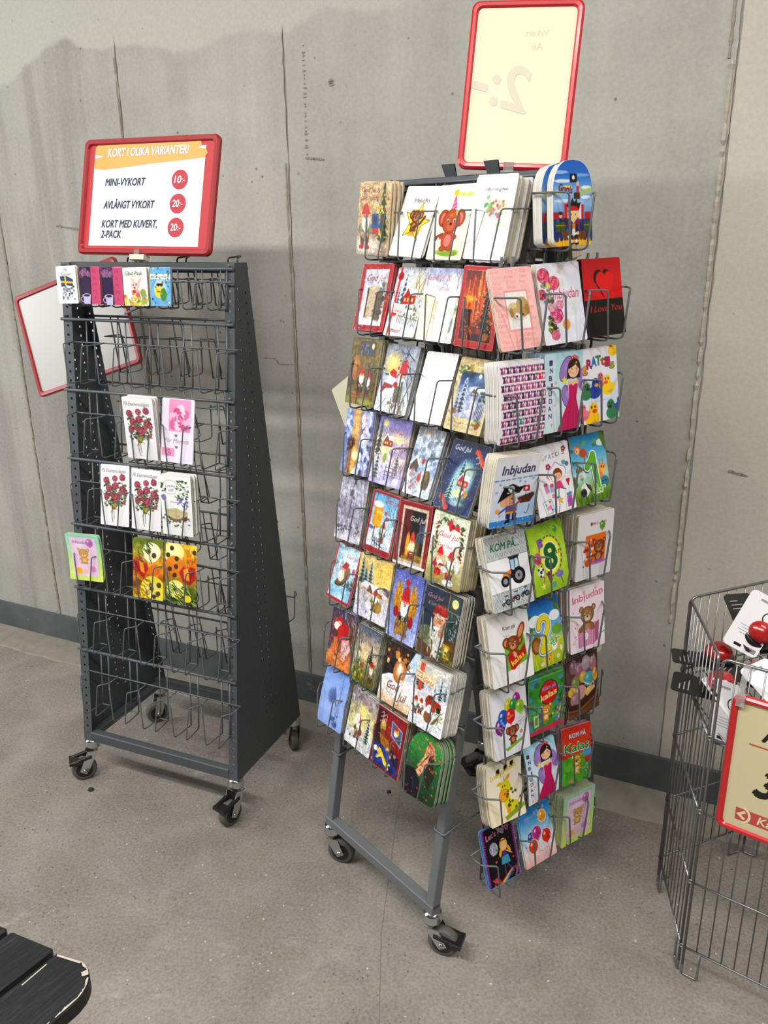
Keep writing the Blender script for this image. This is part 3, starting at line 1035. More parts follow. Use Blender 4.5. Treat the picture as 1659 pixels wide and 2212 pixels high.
class Art:
    """canvas 100 units wide and D units high; colours are plain print colours"""

    def __init__(self, W, ratio, D=140, seed=0):
        self.W, self.H = W, max(8, int(round(W * ratio)))
        self.sx, self.sy = (self.W - 1) / 100.0, (self.H - 1) / float(D)
        self.D = D
        self.c = np.ones((self.H, self.W, 3))
        self.yy, self.xx = np.meshgrid(np.arange(self.H) / self.sy, np.arange(self.W) / self.sx, indexing='ij')
        self.rs = np.random.RandomState(seed)
        self.r = random.Random(seed)
        self.px = 1.0 / self.sx

    def put(self, m, col, a=1.0):
        m = (m * a)[..., None]
        self.c = self.c * (1 - m) + hx(col) * m

    def g(self, *stops, y0=0, y1=None, x=False):
        """gradient, top to bottom (or across with x)"""
        y1 = (100 if x else self.D) if y1 is None else y1
        t = np.clip(((self.xx if x else self.yy) - y0) / (y1 - y0), 0, 1) * (len(stops) - 1)
        cs = np.array([hx(s) for s in stops])
        i = np.minimum(t.astype(int), len(stops) - 2)
        f = (t - i)[..., None]
        self.c = cs[i] * (1 - f) + cs[i + 1] * f
        return self

    def n(self, amp=0.08, cell=6, box=None):
        k = (vnoise(self.H, self.W, cell * self.sx, self.rs) - .5) * 2 * amp
        k += (vnoise(self.H, self.W, max(1.2, cell * self.sx / 3), self.rs) - .5) * amp
        if box:
            k *= self.mask_box(*box)
        self.c = np.clip(self.c * (1 + k[..., None]), 0, 1)
        return self

    def mask_box(self, x0, y0, x1, y1):
        s = self.px
        return np.clip((self.xx - x0) / s + .5, 0, 1) * np.clip((x1 - self.xx) / s + .5, 0, 1) * np.clip((self.yy - y0) / s + .5, 0, 1) * np.clip((y1 - self.yy) / s + .5, 0, 1)

    def b(self, x0, y0, x1, y1, col, a=1):
        self.put(self.mask_box(x0, y0, x1, y1), col, a)
        return self

    def e(self, x, y, rx, ry, col, rot=0, a=1, soft=0):
        dx, dy = self.xx - x, self.yy - y
        if rot:
            c, s = math.cos(rot), math.sin(rot)
            dx, dy = dx * c + dy * s, -dx * s + dy * c
        d = np.sqrt((dx / rx) ** 2 + (dy / ry) ** 2)
        if soft:
            m = np.clip((1 - d) / soft, 0, 1)
            m = m * m * (3 - 2 * m)
        else:
            m = np.clip((1 - d) * min(rx, ry) / self.px + .5, 0, 1)
        self.put(m, col, a)
        return self

    def p(self, pts, col, a=1):
        P = np.array(pts, float)
        x0, y0, x1, y1 = P[:, 0].min(), P[:, 1].min(), P[:, 0].max(), P[:, 1].max()
        i0, i1 = max(0, int(y0 * self.sy) - 1), min(self.H, int(y1 * self.sy) + 3)
        j0, j1 = max(0, int(x0 * self.sx) - 1), min(self.W, int(x1 * self.sx) + 3)
        if i1 <= i0 or j1 <= j0:
            return self
        cov = np.zeros((i1 - i0, j1 - j0))
        for oy in (-.33, 0, .33):
            for ox in (-.33, 0, .33):
                Y = (np.arange(i0, i1)[:, None] + oy) / self.sy
                X = (np.arange(j0, j1)[None] + ox) / self.sx
                ins = np.zeros((i1 - i0, j1 - j0), bool)
                for k in range(len(P)):
                    (ax, ay), (bx, by) = P[k - 1], P[k]
                    if ay == by:
                        continue
                    ins ^= ((ay > Y) != (by > Y)) & (X < (bx - ax) * (Y - ay) / (by - ay) + ax)
                cov += ins
        m = np.zeros((self.H, self.W))
        m[i0:i1, j0:j1] = cov / 9
        self.put(m, col, a)
        return self

    def l(self, pts, w, col, a=1, curve=False):
        P = [np.array(q, float) for q in pts]
        if curve and len(P) > 2:
            Q = []
            for i in range(len(P) - 1):
                p0, p1, p2, p3 = P[max(i - 1, 0)], P[i], P[i + 1], P[min(i + 2, len(P) - 1)]
                for t in np.linspace(0, 1, 7)[:-1]:
                    Q.append(.5 * (2 * p1 + (p2 - p0) * t + (2 * p0 - 5 * p1 + 4 * p2 - p3) * t * t + (3 * p1 - p0 - 3 * p2 + p3) * t ** 3))
            P = Q + [P[-1]]
        m = np.zeros((self.H, self.W))
        for k in range(len(P) - 1):
            A, B = P[k], P[k + 1]
            pad = w + self.px * 2
            i0, i1 = max(0, int((min(A[1], B[1]) - pad) * self.sy)), min(self.H, int((max(A[1], B[1]) + pad) * self.sy) + 2)
            j0, j1 = max(0, int((min(A[0], B[0]) - pad) * self.sx)), min(self.W, int((max(A[0], B[0]) + pad) * self.sx) + 2)
            if i1 <= i0 or j1 <= j0:
                continue
            X, Y = self.xx[i0:i1, j0:j1], self.yy[i0:i1, j0:j1]
            d = B - A
            L = d @ d + 1e-9
            t = np.clip(((X - A[0]) * d[0] + (Y - A[1]) * d[1]) / L, 0, 1)
            dist = np.hypot(X - A[0] - t * d[0], Y - A[1] - t * d[1])
            m[i0:i1, j0:j1] = np.maximum(m[i0:i1, j0:j1], np.clip((w / 2 - dist) / self.px + .5, 0, 1) * min(1, w / self.px * 1.1))
        self.put(m, col, a)
        return self

    def t(self, s, x, y, size, col, width=None, bold=0.0, shear=0.0, rot=0, a=1):
        """lettering, baseline at (x, y)"""
        co, tr = text_tris(s, 0.0, shear)
        p = co.copy()
        p[:, 0] -= p[:, 0].min()
        sx = width / p[:, 0].max() if width else size
        p = p * [sx, size]
        c, n = math.cos(rot), math.sin(rot)
        X = x + p[:, 0] * c - p[:, 1] * n
        Y = y - (p[:, 0] * n + p[:, 1] * c)
        P = np.stack([X * self.sx, Y * self.sy], 1)
        K = 3
        m = np.zeros((self.H * K, self.W * K))
        for q in tr:
            T = P[q] * K + K / 2
            j0, j1 = max(0, int(T[:, 0].min())), min(self.W * K, int(T[:, 0].max()) + 2)
            i0, i1 = max(0, int(T[:, 1].min())), min(self.H * K, int(T[:, 1].max()) + 2)
            if i1 <= i0 or j1 <= j0:
                continue
            YY, XX = np.arange(i0, i1)[:, None] + .5, np.arange(j0, j1)[None] + .5
            (ax, ay), (bx, by), (cx, cy) = T
            d = (bx - ax) * (cy - ay) - (by - ay) * (cx - ax)
            if abs(d) < 1e-9:
                continue
            u = ((XX - ax) * (cy - ay) - (YY - ay) * (cx - ax)) / d
            v = ((bx - ax) * (YY - ay) - (by - ay) * (XX - ax)) / d
            m[i0:i1, j0:j1] = np.maximum(m[i0:i1, j0:j1], (u >= -.02) & (v >= -.02) & (u + v <= 1.02))
        q = int(round(bold * size * self.sx * K * .8)) if bold > 0 else 0
        for _ in range(q):
            d = m.copy()
            d[1:] = np.maximum(d[1:], m[:-1])
            d[:-1] = np.maximum(d[:-1], m[1:])
            d[:, 1:] = np.maximum(d[:, 1:], m[:, :-1])
            d[:, :-1] = np.maximum(d[:, :-1], m[:, 1:])
            m = d
        self.put(m.reshape(self.H, K, self.W, K).mean((1, 3)), col, a)
        return self

    # ---- motifs
    def blobs(self, n, x0, y0, x1, y1, r0, r1, cols, a=1, asp=1.0, soft=0):
        for _ in range(n):
            r = self.r.uniform(r0, r1)
            self.e(self.r.uniform(x0, x1), self.r.uniform(y0, y1), r, r * asp, self.r.choice(cols), self.r.uniform(-.6, .6), a, soft)
        return self

    def strokes(self, n, x0, y0, x1, y1, ln, w, cols, ang=1.57, spread=.5, a=.8):
        for _ in range(n):
            x, y, t = self.r.uniform(x0, x1), self.r.uniform(y0, y1), ang + self.r.uniform(-spread, spread)
            k = ln * self.r.uniform(.5, 1)
            self.l([(x, y), (x + k * math.cos(t), y + k * math.sin(t))], w, self.r.choice(cols), a)
        return self

    def snow(self, n, col='fff', r=.9, y1=None):
        return self.blobs(n, 0, 0, 100, y1 or self.D, r * .5, r, [col], .9)

    def star(self, x, y, r, col, n=5, k=.42, rot=0):
        return self.p([(x + (r if i % 2 == 0 else r * k) * math.sin(i * math.pi / n + rot), y - (r if i % 2 == 0 else r * k) * math.cos(i * math.pi / n + rot)) for i in range(2 * n)], col)

    def fir(self, x, y, h, w, col, snow=None, n=6):
        """fir standing at (x, y), h high"""
        for i in range(n):
            t0, t1 = i / n, (i + 1.5) / n
            yy0, yy1 = y - h + h * t0, min(y - h + h * t1, y)
            ww = w * (t1 * .9 + .05)
            pts = [(x, yy0)]
            for k in range(5):
                q = -1 + k / 2
                pts.append((x - ww / 2 * q, yy1 - (1.5 if k % 2 else -1.0) * w / 18))
            self.p(pts, col)
            if snow:
                for sg in (-1, 1):
                    self.l([(x + sg * ww * .08, yy0 + (yy1 - yy0) * .35), (x + sg * ww * .44, yy1 - .6)], max(1.3, w * .06), snow, .85)
        return self

    def bare(self, x, y, ln, ang, w, col, dep=4):
        x2, y2 = x + ln * math.cos(ang), y + ln * math.sin(ang)
        self.l([(x, y), (x2, y2)], w, col, .85)
        if dep:
            for k in range(2 if dep > 1 else 3):
                self.bare(x2, y2, ln * self.r.uniform(.6, .8), ang + self.r.uniform(-.75, .75), max(.5, w * .65), col, dep - 1)
        return self

    def house(self, x, y, s, wall='b02a25', roof='f2f2f6', win='f6d68a'):
        self.p([(x, y), (x, y - s * .55), (x + s * .3, y - s * .95), (x + s * .6, y - s * .6), (x + s * 1.1, y - s * .6), (x + s * 1.1, y)], wall)
        self.p([(x - s * .08, y - s * .48), (x + s * .3, y - s * 1.08), (x + s * .5, y - s * .85), (x + s * 1.05, y - s * .85), (x + s * 1.2, y - s * .5), (x + s * .62, y - s * .5), (x + s * .3, y - s * .9), (x, y - s * .42)], roof)
        for a, b in ((.12, .34), (.38, .34), (.78, .34)):
            self.b(x + s * a, y - s * b, x + s * (a + .14), y - s * (b - .2), win)
        return self

    def gnome(self, x, y, s, coat='6b6a58', hat='c22626', legs='5a3a22', boots='b32a28', beard='f0ece4', tall=False):
        """gnome standing at (x, y), s high"""
        self.p([(x - .17 * s, y - .30 * s), (x - .13 * s, y - .04 * s), (x - .02 * s, y - .04 * s), (x, y - .25 * s), (x + .02 * s, y - .04 * s), (x + .13 * s, y - .04 * s), (x + .17 * s, y - .30 * s)], legs)
        for q in (-.11, .10):
            self.e(x + q * s, y - .035 * s, .09 * s, .05 * s, boots)
        self.e(x, y - .45 * s, .21 * s, .24 * s, coat)
        for q in (-1, 1):
            self.l([(x + q * .14 * s, y - .55 * s), (x + q * .24 * s, y - .40 * s), (x + q * .10 * s, y - .33 * s)], .09 * s, coat)
            self.e(x + q * .09 * s, y - .33 * s, .045 * s, .04 * s, 'e0a987')
        self.e(x, y - .72 * s, .125 * s, .12 * s, 'dfa382')
        self.p([(x - .15 * s, y - .69 * s), (x + .15 * s, y - .69 * s), (x + .14 * s, y - .48 * s), (x + .02 * s, y - .36 * s), (x - .13 * s, y - .48 * s)], beard)
        self.e(x, y - .70 * s, .035 * s, .03 * s, 'd0806a')
        h = .42 if tall else .26
        self.p([(x - .16 * s, y - .76 * s), (x - .09 * s, y - (.76 + h * .7) * s), (x + .03 * s, y - (.76 + h) * s), (x + .10 * s, y - (.76 + h * .6) * s), (x + .16 * s, y - .76 * s)], hat)
        for q in (-.05, .05):
            self.e(x + q * s, y - .735 * s, .014 * s, .014 * s, '2a1a14')
        return self

    def bear(self, x, y, s, col='9a5226', ear='e8a58c', dark='5f2d12', face=None, big=False):
        """sitting toy animal, centre of its head at (x, y), s = head radius"""
        ew = .62 if big else .34
        for q in (-1, 1):
            self.e(x + q * .92 * s, y - (.25 if big else .72) * s, ew * s, ew * 1.1 * s, dark)
            self.e(x + q * .92 * s, y - (.25 if big else .72) * s, ew * .88 * s, ew * .98 * s, col)
            self.e(x + q * .92 * s, y - (.22 if big else .70) * s, ew * .58 * s, ew * .68 * s, ear)
        self.e(x, y + 1.45 * s, .72 * s, .80 * s, dark)
        self.e(x, y + 1.45 * s, .66 * s, .74 * s, col)
        self.e(x, y + 1.50 * s, .40 * s, .48 * s, ear)
        for q in (-1, 1):
            self.e(x + q * .42 * s, y + 2.12 * s, .36 * s, .22 * s, dark)
            self.e(x + q * .42 * s, y + 2.10 * s, .32 * s, .19 * s, col)
            self.l([(x + q * .5 * s, y + 1.05 * s), (x + q * .85 * s, y + 1.25 * s)], .34 * s, col)
        self.e(x, y, 1.02 * s, .95 * s, dark)
        self.e(x, y, .95 * s, .89 * s, col)
        self.e(x - .1 * s, y - .45 * s, .5 * s, .3 * s, 'ffe0b0', 0, .25, .8)
        self.e(x, y + .36 * s, .46 * s, .36 * s, face or ear, 0, .9)
        self.e(x, y + .20 * s, .15 * s, .11 * s, '2b1610')
        for q in (-.36, .36):
            self.e(x + q * s, y - .04 * s, .13 * s, .16 * s, 'f6f2ea')
            self.e(x + q * s, y - .01 * s, .085 * s, .11 * s, '1c120e')
        return self

    def bal(self, x, y, r, col, hi='ffffff', string=0, edge=None):
        if string:
            self.l([(x, y + r * 1.2), (x + r * .2, y + r * 1.2 + string * .5), (x - r * .1, y + r * 1.2 + string)], .8, '7a6a70', .8)
        if edge:
            self.e(x, y, r + 1.4, r * 1.2 + 1.6, edge)
        self.e(x, y, r, r * 1.2, col)
        self.p([(x - r * .3, y + r * 1.38), (x, y + r * 1.05), (x + r * .3, y + r * 1.38)], col)
        self.e(x + r * .25, y + r * .3, r * .8, r * .95, [int(v * 255 * .62) for v in hx(col)], 0, .35, .9)
        self.e(x - r * .35, y - r * .45, r * .22, r * .30, hi, .5, .75)
        return self

    def rose(self, x, y, r, col='d6455f', dk='96203c', lt='f2a3b0'):
        self.e(x, y, r, r * .92, dk)
        for i in range(8):
            t = i * .785 + r
            self.e(x + .55 * r * math.cos(t), y + .5 * r * math.sin(t), r * .46, r * .36, (col, lt)[i % 2], t + 1.57, .9)
        self.e(x, y, r * .62, r * .58, dk, 0, .55)
        for i in range(6):
            t = i * 1.05 + 1
            self.e(x + .28 * r * math.cos(t), y + .26 * r * math.sin(t), r * .36, r * .26, (lt, col)[i % 2], t + 1.57, .9)
        for k, q in ((.75, 0), (.75, 2.1), (.75, 4.2), (.42, 1), (.42, 3.6), (.2, 0)):
            self.l([(x + k * r * math.cos(q + t), y + k * .9 * r * math.sin(q + t)) for t in (0, .5, 1, 1.5)], max(.7, r * .09), dk, .7, True)
        return self

    def fairy(self, x, y, s):
        """fairy in a long pink dress; (x, y) = chin, s = head radius"""
        for q in ((-1.25, -.9, .95, 1.5, .5), (-1.0, 2.2, .8, 1.35, -.35)):
            self.e(x + q[0] * s, y + q[1] * s, q[2] * s, q[3] * s, '3d2b52', q[4])
            self.e(x + q[0] * s, y + q[1] * s, q[2] * s - 1.2, q[3] * s - 1.2, 'a88bc9', q[4])
            self.e(x + q[0] * s + .1 * s, y + q[1] * s - .2 * s, q[2] * s * .5, q[3] * s * .5, 'c4aede', q[4], .7, .8)
        self.e(x + 1.35 * s, y + .5 * s, .7 * s, 1.4 * s, 'a88bc9', -.3)
        self.e(x, y - .85 * s, 1.08 * s, 1.15 * s, '3a2114')
        self.b(x - 1.08 * s, y - .9 * s, x + 1.12 * s, y + .25 * s, '3a2114')
        self.p([(x - .9 * s, y + .5 * s), (x + .9 * s, y + .5 * s), (x + .75 * s, y + 1.9 * s), (x - .75 * s, y + 1.9 * s)], 'f0c9a2')
        self.e(x, y - .75 * s, .92 * s, .92 * s, 'f3cfa9')
        self.p([(x - 1.0 * s, y - .75 * s), (x - .7 * s, y - 1.75 * s), (x + .5 * s, y - 1.9 * s), (x + .15 * s, y - 1.2 * s)], '3a2114')
        self.p([(x + .2 * s, y - 1.35 * s), (x + .9 * s, y - 1.5 * s), (x + 1.0 * s, y - .6 * s)], '3a2114')
        for q in (-.6, .62):
            self.e(x + q * s, y - .5 * s, .22 * s, .2 * s, 'ef9db0', 0, .8)
        for q in (-.35, .4):
            self.e(x + q * s, y - .82 * s, .07 * s, .09 * s, '20140e')
        self.l([(x - .2 * s, y - .32 * s), (x, y - .25 * s), (x + .2 * s, y - .32 * s)], .7, '9c5a40')
        for i in range(5):
            self.e(x + (-.55 + .28 * i) * s, y - (1.95 + .12 * (2 - abs(i - 2))) * s, .16 * s, .2 * s, 'c2274e')
            self.e(x + (-.55 + .28 * i) * s, y - (1.95 + .12 * (2 - abs(i - 2))) * s, .07 * s, .09 * s, 'f6c7b0')
        self.p([(x - .75 * s, y + .95 * s), (x - .35 * s, y + .85 * s), (x, y + 1.1 * s), (x + .4 * s, y + .85 * s), (x + .8 * s, y + .95 * s), (x + .6 * s, y + 2.6 * s), (x - .6 * s, y + 2.6 * s)], 'c4256b')
        self.p([(x - .6 * s, y + 2.5 * s), (x + .6 * s, y + 2.5 * s), (x + 1.5 * s, y + 5.2 * s), (x + 1.0 * s, y + 6.5 * s), (x - 2.6 * s, y + 6.6 * s), (x - 2.2 * s, y + 5.5 * s)], 'c4256b')
        self.l([(x - .2 * s, y + 2.7 * s), (x - .9 * s, y + 6.4 * s)], .9, '98184f', .7)
        self.l([(x + .25 * s, y + 2.7 * s), (x + .5 * s, y + 6.4 * s)], .9, 'e06a9c', .7)
        self.star(x - 1.5 * s, y + .35 * s, .5 * s, 'f6d63a')
        self.l([(x - 1.4 * s, y + .7 * s), (x - .9 * s, y + 1.5 * s)], .8, '4a3560')
        return self

    def tractor(self, x, y, s, col='ef8a22', cab='26282a', small=False):
        """tractor facing the open end of the card, (x, y) = ground below the big wheel"""
        self.p([(x - 1.6 * s, y - 1.0 * s), (x - 1.5 * s, y - 1.25 * s), (x - .5 * s, y - 1.55 * s), (x - .5 * s, y - .75 * s), (x - 1.6 * s, y - .7 * s)], col)
        self.b(x - .9 * s, y - 1.05 * s, x, y - .65 * s, cab)
        self.p([(x - .55 * s, y - .9 * s), (x - .55 * s, y - 2.5 * s), (x + .55 * s, y - 2.6 * s), (x + .6 * s, y - .9 * s)], cab)
        self.p([(x - .45 * s, y - 1.5 * s), (x - .45 * s, y - 2.35 * s), (x - .02 * s, y - 2.38 * s), (x - .02 * s, y - 1.2 * s)], 'b8d4e6')
        self.p([(x + .08 * s, y - 1.5 * s), (x + .08 * s, y - 2.38 * s), (x + .45 * s, y - 2.4 * s), (x + .5 * s, y - 1.6 * s)], 'cfe2ee')
        self.b(x - .68 * s, y - 2.68 * s, x + .68 * s, y - 2.52 * s, cab)
        self.e(x + .35 * s, y - .75 * s, .80 * s, .80 * s, '17181c')
        self.e(x + .35 * s, y - .75 * s, .46 * s, .46 * s, '9a9ca2')
        self.e(x + .35 * s, y - .75 * s, .16 * s, .16 * s, '4a4c52')
        self.e(x - 1.35 * s, y - .5 * s, .52 * s, .52 * s, '17181c')
        self.e(x - 1.35 * s, y - .5 * s, .28 * s, .28 * s, '9a9ca2')
        return self

    def duck(self, x, y, s, col='f7cf2e', q=1, beak='ee7a1e'):
        self.e(x, y, 1.0 * s, .75 * s, col)
        self.e(x + q * .9 * s, y - .25 * s, .4 * s, .22 * s, col, -.5 * q)
        self.e(x - q * .2 * s, y - .95 * s, .62 * s, .6 * s, col)
        self.e(x - q * .35 * s, y - .72 * s, .34 * s, .2 * s, beak)
        self.e(x - q * .42 * s, y - 1.12 * s, .10 * s, .13 * s, '161214')
        self.e(x + q * .05 * s, y - 1.12 * s, .10 * s, .13 * s, '161214')
        self.e(x + .25 * s, y + .35 * s, .7 * s, .3 * s, '7a5a10', 0, .25, .9)
        return self

    def flower(self, x, y, r, col, mid='f0d060', n=5):
        for i in range(n):
            a = 6.283 * i / n
            self.e(x + r * .6 * math.cos(a), y + r * .6 * math.sin(a), r * .42, r * .42, col)
        return self.e(x, y, r * .3, r * .3, mid)

    def tag_text(self, s, x, y, size, col, w=None, rot=0.0, sh='7a2a2a'):
        """looping script title, drawn slanted"""
        return self.t(s, x, y, size, col, w, 0.0, .35, rot)

    def wiggle(self, x0, y0, x1, y1, amp, n, w, col, a=.8):
        """a line of small handwriting"""
        pts = [(x0 + (x1 - x0) * i / n, y0 + (y1 - y0) * i / n + amp * (self.r.random() - .5) * 2) for i in range(n + 1)]
        return self.l(pts, w, col, a, True)
# ------------------------------------------------------------------ the designs
ART = {}


def art(key, W=72, D=140):
    def deco(fn):
        ART[key] = (fn, W, D)
        return fn
    return deco


SN = ['ffffff', 'e8eef8', 'd6dfee', 'c3cfe4']
GR = ['2e4a2a', '3f5f34', '24381f', '55713e']


@art('X11', 80)
def _(a):
    a.g('d3b893', 'c4a882', 'b99f7c', 'a89680').n(.14, 9)
    a.fir(80, 112, 118, 62, '2f4a26', n=8).n(.1, 4)
    a.blobs(34, 55, 20, 100, 105, 1.4, 3.2, ['e8c83a', 'f2dc66', 'c03a2c', '4a7ab8', 'f0b03a'])
    a.e(30, 122, 60, 24, 'e9e4dc', 0, .9, .7).blobs(20, 0, 110, 100, 140, 3, 8, ['f4f2ee', 'd8d2ca'], .5, .6, .6)
    a.p([(46, 60), (66, 58), (68, 96), (44, 98)], '35588c').b(50, 64, 62, 80, '243a5e').e(56, 92, 12, 6, 'b82a26')
    a.gnome(25, 128, 88, '8f8a78', 'bc2f22', '6e4a2c', 'b4302c').e(26, 84, 10, 7, 'd8cdb0', 0, .6)
    a.t('God Jul &', 8, 18, 13, '6d2626', 58).t('Gott Nytt År', 8, 33, 11, '7d3030', 56)
    a.n(.05, 3)


@art('X12', 84)
def _(a):
    a.g('f3f1ee', 'efedea')
    for i in range(11):
        a.b(28 + a.r.uniform(-4, 40), 40 + a.r.uniform(0, 52), 46 + a.r.uniform(-6, 40), 46 + a.r.uniform(0, 56), a.r.choice(['f6c24a', 'f0a03a', 'f7d670', 'e88a34']), .55)
    a.b(35, 46, 74, 96, 'f0a544', .8)
    a.star(55, 72, 42, '4a3412', 5, .42, .2).star(55, 72, 39, 'f6dc4a', 5, .42, .2)
    a.bear(52, 60, 13, '7a4420', 'c98a62', '44240e', big=True).l([(52, 82), (68, 74), (78, 60)], 6, '6b3a1a')
    a.t('InbjudAn', 34, 32, 12, '4a2330', 44, .015)


@art('X13', 90)
def _(a):
    a.g('f6f1e2', 'f3edda')
    a.e(55, 126, 34, 6, 'a8bf4e').e(60, 129, 26, 5, '86a53a')
    a.bear(50, 68, 24, 'b5562c', 'd88a80', '7c3115', 'c9704a', True)
    a.p([(43, 46), (50, 16), (59, 44)], 'd85a92').l([(46, 36), (56, 30)], 2.2, 'f4b4cc').l([(45, 43), (58, 38)], 2.2, 'f4b4cc').e(50, 15, 7, 6, 'ecc23e')
    a.p([(58, 46), (63, 50), (68, 45), (65, 56), (61, 58)], 'f2d05a').l([(16, 98), (26, 94), (32, 92)], 6, 'a04a24').e(16, 100, 5, 5, '8c3c1c')
    a.t('Inbjudan', 54, 22, 13, 'b9d04a', 42, .03)


@art('X14', 80)
def _(a):
    a.g('f2f3f6', 'eef0f4', 'f4f5f8')
    a.e(58, 45, 34, 24, 'f6efc0', 0, .7, .8).e(62, 66, 24, 14, 'b9aee0', .3, .7, .8)
    a.blobs(26, 40, 40, 78, 66, 2, 5, ['a05a50', 'b98a6a', '8a9c5a', 'cc6a70', '6f8a4a'], .8)
    a.blobs(14, 66, 36, 90, 84, 2, 4, ['a9b97a', 'c8d29a'], .7).blobs(8, 30, 30, 50, 50, 2, 5, ['5f8f58', '7fae6a'], .8)
    a.l([(33, 60), (26, 100), (22, 118)], 2.6, '9c5a5a', .8).l([(34, 60), (30, 80)], 2.4, '7a9a60').blobs(10, 16, 108, 34, 124, 1.5, 4, ['9cc0a0', 'b8d4c8'], .7)
    a.t('Inflyttningsfest', 26, 24, 8.5, '4a3a46', 56, .01)


@art('X21', 72)
def _(a):
    a.b(0, 0, 100, 140, 'a81f26').snow(60, 'f0d6d6', 1.4).b(13, 12, 88, 128, 'd9dde4')
    k = a.c.copy()
    a.g('dfe3ea', 'c9cfd8', 'e6e4e0', 'f4f4f6').n(.16, 12)
    a.blobs(30, 50, 40, 90, 80, 3, 9, ['6a6c6a', '8f9496', '4a4a46'], .5, 1, .6).b(28, 50, 33, 112, '4c3b2c').b(34, 46, 66, 112, 'c9b69a').b(60, 58, 80, 122, '5a4a38', .85).blobs(20, 55, 60, 84, 122, 2, 6, ['3d3428', '74624a', '2f3a2a'], .8)
    a.e(50, 126, 50, 14, 'f4f5f8', 0, .9, .5)
    m = a.mask_box(13, 12, 88, 128)[..., None]
    a.c = k * (1 - m) + a.c * m
    a.tag_text('God Jul', 20, 36, 20, '9c2230', 62)


@art('X22', 76)
def _(a):
    a.g('ccd3da', 'd9dfe6', 'e6eaf0', 'f6f8fa').n(.1, 9)
    a.e(75, 40, 34, 40, 'e2d0a8', 0, .6, .8)
    for i in range(3):
        a.bare(74 + 6 * i, 62, 22, -1.57 + .2 * (i - 1), 2.2, '7a6238', 4)
    a.fir(34, 86, 74, 46, '3f4f56', 'e6ecf2', 7).fir(20, 78, 40, 24, '55646c', 'e6ecf2')
    a.house(36, 74, 36).e(60, 112, 60, 26, 'eef2f7', 0, .9, .5)
    for i in range(12):
        a.l([(34 + i * 5.4, 92 + i * .7), (34 + i * 5.4, 112 + i * .7)], 1.6, '6d7660')
    a.l([(32, 98), (98, 106)], 1.6, '6d7660').blobs(26, 50, 76, 96, 104, 1.5, 4, ['6b7040', '9a9440', '4f5a3a', 'e8e8ea'], .8)
    a.b(9, 0, 15, 140, 'cf2f2c').e(14, 18, 9, 9, 'b9262a').e(14, 18, 4.5, 4.5, '8a1418').e(20, 92, 8, 8, 'cc3030').e(15, 78, 5, 6, '3c5a34')
    a.p([(10, 72), (50, 76), (46, 96), (14, 92)], 'f7ece8').tag_text('God Jul', 18, 90, 9, 'b0343c', 26, -.1)
    a.l([(14, 126), (50, 130), (54, 122)], 1.5, '8c3f34').l([(20, 130), (48, 133)], 1.3, '8c3f34').snow(20)


@art('X23', 76)
def _(a):
    a.g('9a9cb4', 'b6b4bc', 'cbb9a0', 'd9c2a2', 'e0d2bd').n(.12, 7)
    a.e(78, 26, 22, 24, 'e9e6d0', 0, .8, .9).e(80, 26, 6, 7, 'fbfae6')
    for x in (6, 90):
        a.bare(x, 40, 20, -1.57, 2.2, '6a6256', 4)
    a.p([(0, 40), (25, 22), (52, 58), (40, 62), (30, 56), (10, 54), (0, 50)], 'e6ddd0').p([(20, 24), (27, 22), (54, 58), (48, 62)], 'f3eee4')
    a.b(0, 54, 34, 140, 'd3b58c').l([(36, 60), (30, 140)], 3, '5c3a26').l([(37, 90), (35, 106)], 2.2, 'a83a2a').e(70, 110, 44, 40, 'efe6d6', 0, .8, .7)
    a.strokes(80, 60, 60, 100, 138, 12, 1.1, ['8a8676', '6b7060', 'd8d4ca', '4d5a48'], 1.2, .9, .6).blobs(20, 84, 64, 100, 120, 2, 5, ['5f7266', '8a9a8c'], .7)
    a.t('God Jul &', 6, 24, 17, '9a5a62', 62).t('Gott Nytt År', 6, 42, 13, '93606a', 66)


@art('X24', 80)
def _(a):
    a.b(0, 0, 100, 140, 'a8181b').b(9, 7, 91, 128, 'd8b9a4').b(10, 8, 90, 127, '2a0f0a')
    k = a.c.copy()
    a.g('4a1408', '8a2a0c', 'd8641c', 'c0500f', '521a0a', '2c0e08')
    a.strokes(40, 10, 10, 60, 60, 46, 3, ['e8821f', '6b1d0a', 'f29c34', '9c360e'], 1.57, .06, .6)
    a.e(26, 56, 20, 9, 'f7b84a', 0, .9, .8).e(50, 20, 5, 40, 'f2a64a', 0, .6, .8)
    a.fir(70, 122, 98, 66, '14180c', n=8)
    a.blobs(110, 42, 34, 90, 118, .5, 1.1, ['f0c870', 'e8a640', 'fff0c0'], .9)
    a.b(10, 74, 36, 80, '2a0e08').b(10, 80, 34, 127, '4d1a0a').strokes(20, 14, 90, 40, 120, 12, 2.2, ['b85a1a', '8a3a10', 'd0782a'], .6, .8)
    a.b(44, 112, 66, 126, '6b2210').b(70, 112, 84, 124, 'a8641e').b(52, 106, 64, 114, '9a2a16').e(52, 122, 14, 10, '180a06', 0, .8, .5)
    m = a.mask_box(10, 8, 90, 127)[..., None]
    a.c = k * (1 - m) + a.c * m


